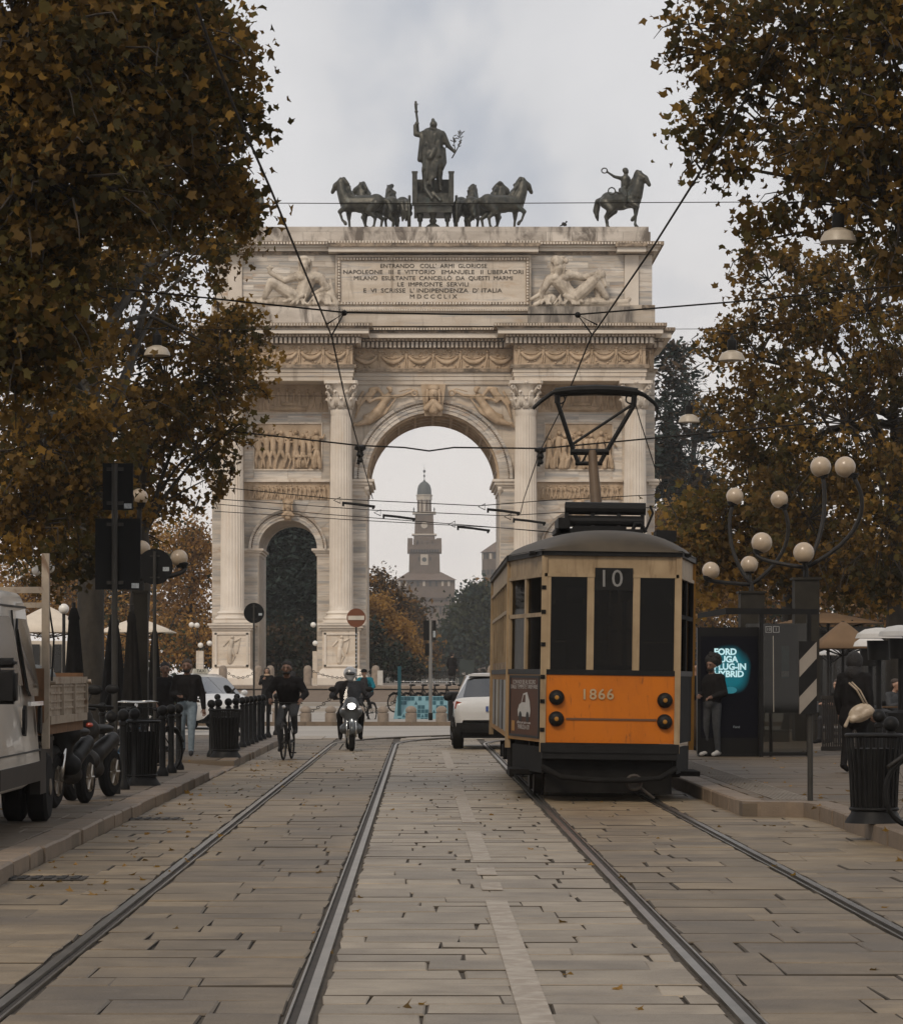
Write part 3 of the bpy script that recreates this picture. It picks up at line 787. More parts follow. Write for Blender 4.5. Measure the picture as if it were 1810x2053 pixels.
# entablature
def entab(p0, p1, Yf, Yb, nm):
    e = bpy.data.objects.new(nm, None); col.objects.link(e); e.parent = arch; e.matrix_parent_inverse = parent_inv(arch); e.location = (xs((p0 + p1) / 2, Yf), Yf, zs(763, YC))
    Yr = YC
    sc_ = Yf / YC
    q0, q1 = VX + (p0 - VX), VX + (p1 - VX)
    def cr(mb, a, b, p): return mb.box(xs(p0, Yf) - p, xs(p1, Yf) + p, Yf - p, Yb, zs(b, Yr), zs(a, Yr))
    m = MB(); cr(m, 754.5, 763, 0); cr(m, 746, 754.5, .05); cr(m, 738, 746, .10); m.build('architrave', MARBLE, e)
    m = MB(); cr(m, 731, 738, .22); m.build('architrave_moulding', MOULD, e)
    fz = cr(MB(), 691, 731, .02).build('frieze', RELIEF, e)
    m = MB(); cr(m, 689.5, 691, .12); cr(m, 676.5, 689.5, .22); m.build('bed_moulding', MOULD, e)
    m = MB(); x0, x1 = xs(p0, Yf) - .48, xs(p1, Yf) + .48; n = int((x1 - x0) / .243); za, zb = zs(689, Yr), zs(678, Yr)
    for k in range(n):
        x = x0 + (x1 - x0) * k / n; m.box(x, x + .14, Yf - .48, Yf - .1, za, zb)
    k = 0
    while Yf - .3 + k * .243 < Yb - .2:
        yy = Yf - .3 + k * .243
        for sx in (x0, x1 - .3): m.box(sx, sx + .3, yy, yy + .14, za, zb)
        k += 1
    m.build('dentils', MARBLE, e, kind='stuff')
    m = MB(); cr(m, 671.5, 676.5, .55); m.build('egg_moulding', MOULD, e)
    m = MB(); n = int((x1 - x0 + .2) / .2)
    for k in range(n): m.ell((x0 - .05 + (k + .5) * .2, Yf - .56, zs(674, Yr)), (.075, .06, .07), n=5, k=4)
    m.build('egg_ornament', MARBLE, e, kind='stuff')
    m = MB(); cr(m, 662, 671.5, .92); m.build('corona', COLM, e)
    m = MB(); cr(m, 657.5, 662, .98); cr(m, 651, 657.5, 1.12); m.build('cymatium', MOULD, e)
    m = MB(); n = int((x1 - x0 + 1.2) / .16)
    for k in range(n): m.box(x0 - .62 + k * .16, x0 - .62 + k * .16 + .08, Yf - 1.15, Yf - 1.08, zs(657, Yr), zs(652.3, Yr))
    m.build('cornice_ornament', MARBLE, e, kind='stuff')
    # garlands carried by small winged boys
    m = MB(); L0, L1 = xs(p0, Yf) + .25, xs(p1, Yf) - .25; n = max(1, round((L1 - L0) / 1.48)); dl = (L1 - L0) / n; zt, zb = zs(693, Yr), zs(729, Yr); yy = Yf - .04
    for k in range(n + 1):
        x = L0 + k * dl; H = zt - zb; s = H / 8
        m.ell((x, yy - .05, zt - s * .7), s * .75, n=7, k=5); m.cap((x, yy, zt - s * 2), (x, yy, zt - s * 4), s * .8, s * .8, 6)
        for q in (-1, 1): m.cap((x + q * s * .4, yy, zt - s * 4.3), (x + q * s * .55, yy, zb + s * .5), s * .5, s * .3, 6); m.cap((x + q * s * .6, yy, zt - s * 1.8), (x + q * s * 2, yy, zt - s * 1.6), s * .35, s * .3, 5)
        if k < n:
            pts = [(x + dl * t, yy - .03, zt - s * 1.5 - s * 4.2 * (1 - (2 * t - 1) ** 2)) for t in [i / 12 for i in range(1, 12)]]
            m.tube(pts, [.06 + .07 * math.sin(PI * i / 10) + (.02 if i % 2 else 0) for i in range(11)], 6)
            pts = [(x + dl * t, yy, zt - s * 1.2 - s * 2.6 * (1 - (2 * t - 1) ** 2)) for t in [i / 8 for i in range(1, 8)]]
            m.tube(pts, .035, 5)
            for q in range(9): m.ell((x + dl * random.uniform(.15, .85), yy, random.uniform(zt - s * 3, zt - s * .3)), (.07, .05, .06), n=5, k=4)
            for q in range(4): m.ell((x + dl * random.uniform(.12, .88), yy, random.uniform(zb, zb + s * 1.6)), (.08, .05, .07), n=5, k=4)
    m.build('garland_relief', RELIEF, fz, True, kind='stuff')
    return e
entab(427, 1310, YW - .1, 182.9, 'entablature')
entab(444, 706, YC, YW - .12, 'projecting_entablature'); entab(mir(706), mir(444), YC, YW - .12, 'projecting_entablature')

# attic
att = bpy.data.objects.new('attic', None); col.objects.link(att); att.parent = arch; att.matrix_parent_inverse = parent_inv(arch); att.location = (ARX, 178, zs(651, YC))
YA = 174.25
m = MB(); pbox(m, 430, 1307, 504, 613, YA, 182.5); m.build('attic_wall', MARBLE, att)
m = MB(); pbox(m, 424, 1313, 611, 653, YA - .35, 182.6); m.build('attic_plinth', MARBLE, att)
for a, b in ((474, 678), (mir(678), mir(474))):
    pbox(MB(), a, b, 614, 652, 172.6, YA, 172.6).build('figure_plinth', SOOT if a > 800 else STAIN, att)
m = MB()
for a, b in ((430, 440), (1287, 1313)): pbox(m, a, b, 611, 617, YA - .5, YA - .3)
m.build('leaf_moulding', MOULD, att)
for a, b in ((457, 485), (mir(485), mir(457))):
    pbox(MB(), a, b, 511, 612, YA - .2, YA).build('attic_pilaster', COLM, att)
def ccourse(mb, e):
    pbox(mb, 430, 1307, 499.5, 504.5, YA, 182.5)
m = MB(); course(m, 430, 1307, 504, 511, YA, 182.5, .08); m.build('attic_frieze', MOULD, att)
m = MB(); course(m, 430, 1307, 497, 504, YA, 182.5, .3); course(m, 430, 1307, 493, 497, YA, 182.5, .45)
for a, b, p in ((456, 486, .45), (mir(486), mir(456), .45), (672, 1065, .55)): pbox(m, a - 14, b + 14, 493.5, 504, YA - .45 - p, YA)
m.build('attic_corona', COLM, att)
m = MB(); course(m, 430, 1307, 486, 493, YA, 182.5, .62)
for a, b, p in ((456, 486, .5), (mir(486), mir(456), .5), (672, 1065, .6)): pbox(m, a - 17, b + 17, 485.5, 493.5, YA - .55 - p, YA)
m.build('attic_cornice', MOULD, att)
m = MB()
for k in range(150): x = xs(418 + k * 6.05, YA); yf = YA - (1.16 if 655 < 418 + k * 6.05 < 1082 else .63); m.box(x, x + .09, yf - .02, yf + .04, zs(492, YA), zs(487.5, YA))
m.build('cornice_ornament', COLM, att, kind='stuff')
STU = MB().box(-.5, .5, -.5, .5, -.5, .5).mesh('parapet_block', STAIN)
pbox(MB(), 433, 1302, 464, 486.5, YA + .15, 182.3).build('parapet', STAIN, att)
p = 432
while p < 1303:
    wd = min(random.uniform(45, 80), 1304 - p)
    if 1304 - p - wd < 30: wd = 1304 - p
    block(p, p + wd, 464.5, 486, YA + .12, .1, 'parapet_block', STU); p += wd
pbox(MB(), 430, 1300, 454, 464.2, YA + .08, 182.4).build('parapet_cap', STAIN, att)
# inscription
ins = pbox(MB(), 673, 1064, 511, 619, YA - .45, YA).build('inscription_panel', MARBLE, att)
m = MB()
for a, b, c, d in ((676, 1061, 515, 522), (676, 1061, 605, 611), (676, 683, 522, 605), (1054, 1061, 522, 605)): pbox(m, a, b, c, d, YA - .55, YA - .44)
m.build('carved_frame', MOULD, ins)
m = MB()
for k in range(62):
    for q in (518.5, 608): m.ell(P(679 + k * 6.2, q, YA - .56), (.07, .05, .07), n=5, k=4)
for k in range(14):
    for p in (679.5, 1057.5): m.ell(P(p, 526 + k * 5.8, YA - .56), (.07, .05, .07), n=5, k=4)
m.build('carved_beads', COLM, ins, kind='stuff')
m = MB()
for k in range(80): m.ell(P(674 + k * 4.9, 622, YA - .45), (.09, .12, .07), n=6, k=4)
m.build('leaf_moulding', COLM, ins, kind='stuff')
INK = mat('inscription_bronze', (.055, .045, .033), .6, .2)
for i, (s, a, b, q) in enumerate((("ENTRANDO   COLL'  ARMI  GLORIOSE", 763, 976, 533), ("NAPOLEONE   III  E  VITTORIO   EMANUELE   II  LIBERATORI", 689, 1048, 545.3), ("MILANO  ESULTANTE  CANCELLÒ  DA  QUESTI  MARMI", 710, 1027, 557.6), ("LE  IMPRONTE  SERVILI", 797, 939, 570), ("E  VI  SCRISSE  L' INDIPENDENZA  D' ITALIA", 729, 1006, 582.3), ("M D C C C L I X", 822, 916, 594.3))):
    t = text('inscription_line', s, .33, (0, 0, 0), INK, None, .02)
    co = [v.co for v in t.data.vertices]; x0_, x1_ = min(c.x for c in co), max(c.x for c in co); z0_, z1_ = min(c.z for c in co), max(c.z for c in co)
    c = P((a + b) / 2, q, YA - .46); wv = xs(b, YA) - xs(a, YA)
    t.data.transform(Matrix.Translation(c) @ Matrix.Diagonal((wv / (x1_ - x0_), 1, .235 / .24, 1)) @ Matrix.Translation((-(x0_ + x1_) / 2, 0, -.0)))
    t.parent = ins; t.matrix_parent_inverse = parent_inv(ins); t['kind'] = 'stuff'
# keystones
def keystone(cpx, qa, qb, wa, wb, Y):
    k = MB().add([P(cpx - wa, qa, Y - .75), P(cpx + wa, qa, Y - .75), P(cpx + wb, qb, Y - .45), P(cpx - wb, qb, Y - .45), P(cpx - wa, qa, Y), P(cpx + wa, qa, Y), P(cpx + wb, qb, Y), P(cpx - wb, qb, Y)],
                 [(0, 1, 2, 3), (4, 5, 6, 7), (0, 1, 5, 4), (1, 2, 6, 5), (2, 3, 7, 6), (3, 0, 4, 7)]).build('keystone', RELIEF, arch)
    s = (qb - qa) * Y / F; c = P(cpx, qa + (qb - qa) * .3, Y - .8); m = MB()
    m.ell(c, (s * .16, s * .16, s * .22)); m.ell(c + Vector((0, .02, s * .17)), (s * .2, s * .15, s * .12)); m.cap(c + Vector((0, -s * .15, s * .04)), c + Vector((0, -s * .17, -s * .03)), s * .025, s * .04, 6)
    for q in (-1, 1):
        m.cap(c + Vector((q * s * .17, 0, s * .1)), c + Vector((q * s * .2, .03, -s * .25)), s * .06, s * .05, 6); m.cap(c + Vector((0, 0, -s * .25)), c + Vector((q * s * .22, .05, -s * .45)), s * .12, s * .1, 8)
    m.cap(c + Vector((0, 0, -s * .2)), c + Vector((0, .1, -s * .5)), s * .1, s * .16, 8); m.torus(c + Vector((0, -.02, -s * .38)), s * .14, s * .03, None, 14, 5)
    m.build('carved_head', RELIEF, k, True)
keystone(868.5, 770, 834, 25, 17, YW)
keystone(577, 1002, 1044, 11, 7, YW); keystone(1160, 1002, 1044, 11, 7, YW)

# carved marble figures: skeletons traced in photo pixels on the plane they sit on
def pxfig(prims, Y, voxel, M=None, dy=0):
    mb = MB(); s = Y / F
    for p in prims:
        if p[0] == 'c': _, a, b, r0, r1 = p; mb.cap(P(a[0], a[1], Y) + Vector((0, a[2] if len(a) > 2 else 0, 0)), P(b[0], b[1], Y) + Vector((0, b[2] if len(b) > 2 else 0, 0)), r0 * s, r1 * s)
        elif p[0] == 'e': _, a, r = p; mb.ell(P(a[0], a[1], Y) + Vector((0, a[2] if len(a) > 2 else 0, 0)), tuple(q * s for q in r))
        elif p[0] == 't': _, a, R0, r = p; mb.torus(P(a[0], a[1], Y), R0 * s, r * s, None, 16, 6)
    return blob(mb, voxel, 2) if voxel else mb
GX = lambda L: [(p if p[0] != 'c' else (p[0], p[1], p[2], p[3] * 1.1, p[4] * 1.1)) for p in L]
GODL = [('e', (611, 529, -.3), (9, 9, 11)), ('e', (610, 520, -.25), (11, 10, 7)), ('c', (602, 523), (600, 545), 4, 3), ('c', (621, 523), (624, 545), 4, 3), ('c', (611, 538, -.4), (612, 552, -.35), 7, 3.5),
        ('c', (611, 538), (613, 552), 7, 9), ('c', (604, 556), (634, 556), 11, 11), ('c', (617, 560), (606, 590), 15, 13), ('c', (606, 588), (592, 600), 13, 14),
        ('c', (596, 553), (571, 562), 8.5, 6.5), ('c', (571, 562), (543, 547), 6.5, 4.5), ('e', (541, 544), (5, 5, 6)), ('c', (541, 546), (541, 534), 3, 3), ('c', (536, 537), (546, 536), 2.5, 2.5),
        ('c', (641, 556), (656, 577), 9, 7), ('c', (656, 577), (633, 588), 7, 5), ('e', (630, 589), (6, 6, 5)), ('e', (650, 598), (17, 14, 13)), ('c', (636, 596), (634, 602), 7, 6),
        ('c', (590, 594, -.2), (545, 567, -.35), 12, 9), ('c', (545, 567, -.35), (531, 595, -.2), 9, 5.5), ('c', (531, 596), (524, 600), 5, 4),
        ('c', (590, 603), (532, 607), 11, 8), ('c', (532, 607), (483, 602), 8, 5), ('c', (483, 602), (478, 597), 5, 4), ('c', (560, 610), (672, 611), 5, 7), ('c', (660, 585), (672, 608), 5, 8),
        ('c', (575, 598), (600, 590), 6, 8), ('c', (668, 590), (662, 560), 3, 2)]
GODR = [('e', (1118, 528, -.3), (9.5, 9, 12)), ('e', (1114, 521, -.2), (11, 10, 9)), ('c', (1108, 525), (1107, 545), 5, 4), ('c', (1121, 538, -.35), (1121, 549, -.3), 7, 4), ('c', (1117, 540), (1119, 552), 8, 9),
        ('c', (1106, 560), (1140, 552), 11, 12), ('c', (1120, 562), (1138, 586), 15, 13), ('c', (1138, 584), (1152, 600), 13, 14),
        ('c', (1101, 560), (1087, 583), 9, 7), ('c', (1087, 583), (1088, 600), 7, 5), ('e', (1091, 604), (7, 6, 5)), ('e', (1104, 602), (14, 13, 13)), ('t', (1104, 598), 8, 2.5),
        ('c', (1143, 550), (1172, 556), 9, 7), ('c', (1172, 556), (1197, 549), 7, 5), ('e', (1203, 551), (12, 10, 11)), ('c', (1203, 552), (1213, 572), 7, 5),
        ('c', (1155, 595, -.2), (1192, 563, -.35), 13, 10), ('c', (1192, 563, -.35), (1215, 595, -.2), 9, 6), ('c', (1152, 604), (1206, 606), 11, 8), ('c', (1206, 606), (1256, 605), 8, 5.5), ('c', (1256, 605), (1261, 599), 5, 4.5),
        ('c', (1078, 611), (1258, 612), 6, 5), ('c', (1082, 605), (1120, 611), 5, 6), ('c', (1140, 597), (1165, 592), 7, 6), ('c', (1195, 580), (1200, 600), 5, 6)]
GEX = [('e', (606, 557, -.32), (9, 5, 7)), ('e', (624, 557, -.32), (9, 5, 7)), ('e', (610, 574, -.28), (6, 4, 4)), ('e', (617, 573, -.28), (6, 4, 4)), ('e', (607, 582, -.26), (6, 4, 4)), ('e', (602, 524, -.25), (5, 5, 6)), ('e', (620, 524, -.25), (5, 5, 6)), ('e', (611, 517, -.2), (8, 6, 4)), ('c', (606, 538, -.35), (609, 556, -.3), 3, 2), ('c', (617, 538, -.35), (613, 557, -.3), 3, 2),
       ('c', (600, 596, -.4), (570, 606, -.4), 4, 3), ('c', (606, 594, -.4), (585, 610, -.4), 4, 3), ('c', (640, 600, -.3), (665, 612, -.3), 4, 5), ('e', (556, 577, -.4), (8, 5, 6)), ('e', (545, 605, -.2), (9, 5, 5)), ('c', (655, 590), (672, 600), 5, 4)]
def mirp(pr):
    out = []
    for p in pr:
        p = list(p)
        for i in (1, 2):
            if i < len(p) and isinstance(p[i], tuple) and not (p[0] == 'e' and i == 2): p[i] = (mir(p[i][0]),) + p[i][1:]
        out.append(tuple(p))
    return out
def locks(hx, hy):
    q = random.Random(4); out = []
    for i in range(26): a = q.uniform(-.4, PI + .4); out.append(('e', (hx + 10.5 * math.cos(a), hy - 9 * math.sin(a), q.uniform(-.35, 0)), (3.0, 3.0, 2.4)))
    for i in range(14): out.append(('c', (hx + q.uniform(-6, 6), hy + 12, -.38), (hx + q.uniform(-5, 5), hy + q.uniform(18, 27), -.36), 1.8, 1.2))
    return out + [('c', (hx, hy + 1, -.52), (hx, hy + 6, -.55), 1.2, 1.9)]
def folds(a, b):
    q = random.Random(9); out = []
    for i in range(16): x = q.uniform(a, b); out.append(('c', (x, q.uniform(592, 600), -.35), (x + q.uniform(-14, 14), 611, -.45), 1.6, 2.2))
    return out
for nm, pr, lb in (('reclining_figure', GODL, 'bearded nude river god statue reclining left of the inscription'), ('reclining_figure', GODR, 'bearded nude river god statue reclining right of the inscription')):
    me = pxfig(GX(pr) + (GEX if pr is GODL else mirp(GEX)) + locks(*((611, 526) if pr is GODL else (1117, 526))) + folds(*((595, 668) if pr is GODL else (1082, 1165))), 173.4, .034); me.materials.append(STAT); put(nm, me, None, label=lb, cat='statue', group='river god statues on the arch')
VIC = [('e', (783, 782, -.2), (5, 5, 6.5)), ('e', (780, 778, -.15), (6, 5, 4)), ('c', (781, 787), (778, 793), 3, 4), ('c', (778, 795), (767, 812), 8, 7.5), ('c', (767, 812), (757, 828), 9, 11), ('c', (757, 826), (740, 842), 11, 9), ('c', (740, 842), (716, 851), 8, 4),
       ('c', (760, 828), (733, 836), 8, 6), ('c', (783, 795), (806, 793), 4, 3.2), ('c', (806, 793), (827, 784), 3, 2.4), ('t', (831, 788), 5.5, 2), ('c', (770, 796), (752, 800), 4, 3), ('c', (752, 800), (741, 806), 3, 2.4),
       ('c', (768, 792), (757, 778), 3, 4), ('c', (757, 778), (743, 780), 4, 4), ('c', (743, 780), (738, 803), 4, 3), ('c', (750, 785), (741, 800), 5, 3), ('c', (738, 790), (720, 812), 4, 4), ('c', (728, 785), (715, 808), 3, 3), ('c', (720, 812), (712, 838), 4, 2),
       ('c', (716, 851), (742, 847), 3, 4), ('c', (742, 847), (772, 828), 4, 3), ('c', (772, 828), (788, 806), 3, 2), ('c', (788, 806), (796, 795), 2, 1.5), ('c', (711, 848), (707, 856), 3, 2), ('c', (763, 815), (730, 848), 3.5, 3), ('c', (772, 815), (750, 843), 3, 3), ('c', (800, 785), (822, 779), 1.5, 1.5), ('c', (822, 779), (838, 783), 1.5, 1)]
for pr in (VIC, mirp(VIC)):
    me = pxfig(pr, YW - .24, .045); me.materials.append(RELIEF); o = put('spandrel_figure', me); o.parent = arch; o.matrix_parent_inverse = parent_inv(arch)
    tag(o, label='carved winged victory holding a wreath beside the main arch')
# stained backing of the spandrels
# ================================================================ BRONZES ON THE ARCH
ZT = zs(454, 174.33)
def horse_mesh(lift=1, voxel=.045, head=0.0, seed=0):
    rr = random.Random(seed); m = MB()
    c, e = m.cap, m.ell
    c((-.72, 0, 1.36), (.55, 0, 1.36), .42, .43); e((-.80, 0, 1.42), (.44, .38, .42)); e((.62, 0, 1.38), (.40, .36, .46)); e((-.1, 0, 1.24), (.6, .36, .36))
    nk = [(.70, 0, 1.52), (.90, 0, 1.98), (.96, 0, 2.36)]
    c(nk[0], nk[1], .38, .29); c(nk[1], nk[2], .29, .20)
    hx = head
    c((1.0, 0, 2.42), (1.24, hx * .5, 2.28), .19, .165); c((1.24, hx * .5, 2.28), (1.40, hx, 2.0), .155, .10); e((1.41, hx, 1.97), (.105, .09, .1))
    for s in (-1, 1):
        c((.96, s * .1, 2.54), (.99, s * .12, 2.7), .06, .02)
    for i in range(15):        # mane
        t = i / 14; x = .48 + .36 * t; z = 1.86 + .76 * t
        c((x, rr.uniform(-.08, .08), z), (x - .1 - rr.uniform(0, .12), rr.choice((-1, 1)) * .16, z - rr.uniform(.05, .22)), .12, .06)
    c((1.0, 0, 2.6), (1.14, 0, 2.45), .09, .06)
    # tail
    c((-1.16, 0, 1.55), (-1.42, 0, 1.42), .11, .15); c((-1.42, 0, 1.42), (-1.56, .05, 1.0), .16, .17); c((-1.56, .05, 1.0), (-1.50, .1, .55), .16, .06)
    for i in range(5): c((-1.4, rr.uniform(-.1, .1), 1.4), (-1.6 + rr.uniform(-.1, .15), rr.uniform(-.16, .16), .7), .06, .03)
    # legs
    for s, k in ((1, 0), (-1, 1)):
        y = .22 * s
        if k == lift:
            c((.62, y, 1.2), (1.0, y, .95), .19, .11); e((1.0, y, .95), .11); c((1.0, y, .95), (.86, y, .52), .085, .065); c((.86, y, .52), (.74, y, .42), .075, .08); c((.74, y, .42), (.70, y, .34), .09, .10)
        else:
            c((.62, y, 1.2), (.60, y, .68), .19, .105); e((.60, y, .66), .105); c((.60, y, .66), (.56, y, .2), .08, .065); e((.56, y, .2), .08); c((.56, y, .2), (.64, y, .07), .075, .09); m.lathe([(.12, 0), (.10, .12)], (.65, y, .0), 10)
    for s, k in ((1, 0), (-1, 1)):
        y = .24 * s; o = .22 if k == lift else -.06
        c((-.85, y, 1.3), (-.62 + o * .6, y, .95), .28, .19); c((-.62 + o * .6, y, .95), (-1.02 + o, y, .62), .17, .10); e((-1.03 + o, y, .62), .10)
        c((-1.02 + o, y, .62), (-.95 + o, y, .2), .085, .065); e((-.95 + o, y, .2), .08); c((-.95 + o, y, .2), (-.86 + o, y, .07), .075, .09); m.lathe([(.12, 0), (.10, .12)], (-.85 + o, y, 0), 10)
    me = blob(m, voxel, 2); me.materials.append(BRONZE); return me
HM = [horse_mesh(0, head=-.1, seed=1), horse_mesh(1, head=.15, seed=2)]
HS = 1.13
for i, (px, yy, ang, mm, lb) in enumerate(((722, 176.0, 172, 0, 'outermost bronze horse on the left of the chariot team'), (757, 177.3, 150, 1, 'middle bronze horse on the left of the chariot team'), (795, 177.8, 112, 0, 'bronze horse just left of the chariot on the arch'),
                                       (936, 177.8, 68, 1, 'bronze horse just right of the chariot on the arch'), (972, 177.3, 30, 0, 'middle bronze horse on the right of the chariot team'), (1010, 176.0, 8, 1, 'outermost bronze horse on the right of the chariot team'))):
    o = put('bronze_horse', HM[mm], None, label=lb, cat='statue', group='bronze horses of the chariot')
    o.location = (xs(px, yy), yy, ZT); o.rotation_euler = (0, 0, R(ang)); o.scale = (HS,) * 3
# chariot seen from behind
YQ = 174.9
ch = thing('bronze_chariot', 'bronze chariot on top of the arch, seen from behind', 'statue', (xs(868, YQ), YQ, ZT))
cx = xs(868, YQ)
def Q(px, py, dy=0): return P(px, py, YQ) + Vector((0, dy, 0))
m = MB(); m.box(xs(830, YQ), xs(906, YQ), YQ, YQ + 2.4, zs(425, YQ), zs(411, YQ)); m.box(xs(826, YQ), xs(909, YQ), YQ - .15, YQ + .3, zs(411, YQ), zs(406, YQ)); m.box(xs(838, YQ), xs(900, YQ), YQ + .05, YQ + .5, zs(406, YQ), zs(394, YQ)); m.box(xs(836, YQ), xs(902, YQ), YQ + .4, YQ + 2.4, zs(394, YQ), zs(384, YQ))
m.build('platform', BRONZE, ch)
for s in (-1, 1):
    pts = []
    m = MB(); X = cx + s * 1.02
    pr = [(YQ + .2, zs(406, YQ)), (YQ + .15, zs(344, YQ)), (YQ + .5, zs(341, YQ)), (YQ + 1.4, zs(338, YQ)), (YQ + 2.4, zs(348, YQ)), (YQ + 2.4, zs(406, YQ))]
    m.prism(pr, X - .06, X + .06, 'x'); m.box(X - .14, X + .14, YQ + .1, YQ + .34, zs(404, YQ), zs(345, YQ)); m.box(X - .17, X + .17, YQ + .06, YQ + .38, zs(345, YQ), zs(342, YQ)); m.build('side_panel', BRONZE, ch)
    wh = MB(); Xw = cx + s * 1.32; M90 = Matrix.Rotation(R(90), 3, 'Z')
    wh.torus((Xw, YQ + 1.2, ZT + 1.0), .95, .09, M90, 28, 6)
    for k in range(10):
        a = PI * 2 * k / 10; wh.cap((Xw, YQ + 1.2, ZT + 1.0), (Xw, YQ + 1.2 + .92 * math.cos(a), ZT + 1.0 + .92 * math.sin(a)), .07, .05, 6)
    wh.ell((Xw, YQ + 1.2, ZT + 1), .18); wh.build('wheel', BRONZE, ch, True)
MB().box(cx - 1.02, cx + 1.02, YQ + 2.3, YQ + 2.42, zs(406, YQ), zs(346, YQ)).build('front_panel', BRONZE, ch)
for px in (842, 897):
    m = MB(); m.cap(Q(px, 428, .6), Q(px, 440, .6), .22, .10); m.cap(Q(px, 440, .6), Q(px, 451, .6), .10, .07); m.ell(Q(px, 437, .6), .16); m.lathe([(.14, 0), (.1, .1)], Q(px, 454, .6), 8); m.build('foot', BRONZE, ch, True)
m = MB(); m.lathe([(.42, 0), (.36, .12), (.16, .25), (.22, .4), (.14, .55), (.2, .7), (.26, .85), (.3, 1.0)], Q(868, 454, .5), 14); m.build('support', BRONZE, ch, 'auto')
# goddess
def fig(prims, Y, voxel):
    me = pxfig(prims, Y, voxel); me.materials.append(BRONZE); return me
yd = .6
GD = [('e', (869, 249), (8, 9, 8)), ('e', (868, 240), (4, 5, 4)), ('c', (869, 253), (869, 264), 5, 6.5), ('c', (850, 268), (886, 268), 8, 7.5), ('c', (860, 270), (862, 302), 15, 15), ('c', (876, 270), (875, 302), 13, 13),
      ('c', (862, 305), (860, 345), 16, 15), ('c', (876, 305), (879, 330), 15, 14), ('c', (860, 345), (856, 392), 14, 9), ('c', (879, 330), (880, 350), 11, 8), ('c', (880, 350), (883, 375), 7, 4), ('c', (883, 375), (884, 382, -.3), 4.5, 3),
      ('c', (847, 270), (834, 268), 6.5, 6), ('c', (834, 268), (832, 252), 5.5, 4.2), ('e', (836, 247), (4.5, 5, 5)), ('c', (888, 270), (898, 291), 7, 5.5), ('c', (898, 291), (909, 302), 5, 3.6), ('e', (911, 303), (4.5, 4, 4)),
      ('c', (846, 275, -.1), (842, 320, -.1), 5, 6), ('c', (843, 318, -.1), (848, 322), 5, 5), ('c', (872, 300, -.35), (862, 318, -.4), 5, 6), ('c', (862, 318, -.4), (864, 332, -.35), 5, 3), ('c', (888, 300), (891, 325), 6, 5), ('c', (891, 325), (886, 338), 5, 4),
      ('c', (851, 345, -.2), (853, 380, -.3), 6, 5), ('c', (853, 380, -.4), (866, 402, -.75), 5, 4), ('c', (872, 330, -.4), (872, 355, -.4), 5, 4), ('c', (872, 355, -.4), (860, 368, -.35), 4, 3), ('c', (868, 388, -.5), (882, 405, -.75), 4, 4)]
for a, b in (((858, 265), (864, 300)), ((866, 266), (866, 300)), ((874, 266), (868, 298)), ((852, 290), (850, 340)), ((858, 310), (855, 360)), ((866, 320), (862, 372)), ((880, 285), (882, 315)), ((854, 300), (846, 345)), ((862, 345), (866, 380))):
    GD.append(('c', (*a, -.38), (*b, -.4), 2.2, 2.2))
gme = fig(GD, YQ + yd, .05)
gd = put('bronze_goddess', gme, None, label='robed bronze goddess standing in the chariot with staff and branch', cat='statue')
m = MB(); m.tube([Q(838.5, 262, yd), Q(836, 232, yd), Q(834.5, 222, yd)], .065, 8); m.ell(Q(834.5, 219, yd), .10); m.cap(Q(834, 214, yd), Q(833.5, 204, yd), .075, .09, 8); m.ell(Q(833.3, 200, yd), .07); m.cap(Q(834, 205, yd), Q(839, 204, yd), .03, .02, 5)
o = m.build('staff', BRONZE, None, True); o.parent = gd; 
m = MB(); m.tube([Q(906, 313, yd), Q(913, 301, yd), Q(920, 288, yd), Q(925, 270, yd)], [.04, .04, .03, .02], 6); m.tube([Q(913, 301, yd), Q(911, 285, yd), Q(908, 270, yd)], [.03, .025, .02], 6)
for i in range(26):
    t = random.random(); b = Q(906 + 0, 0) if 0 else (Q(911, 290, yd).lerp(Q(908, 268, yd), t) if i % 3 == 0 else Q(918, 291, yd).lerp(Q(925, 262, yd), t))
    d = Vector((random.uniform(-1, 1), random.uniform(-.6, .6), random.uniform(.1, 1))).normalized(); m.ell(b + d * .14, (.045, .03, .12), d.to_track_quat('Z', 'Y').to_matrix(), 5, 4)
o = m.build('olive_branch', BRONZE, None, True); o.parent = gd
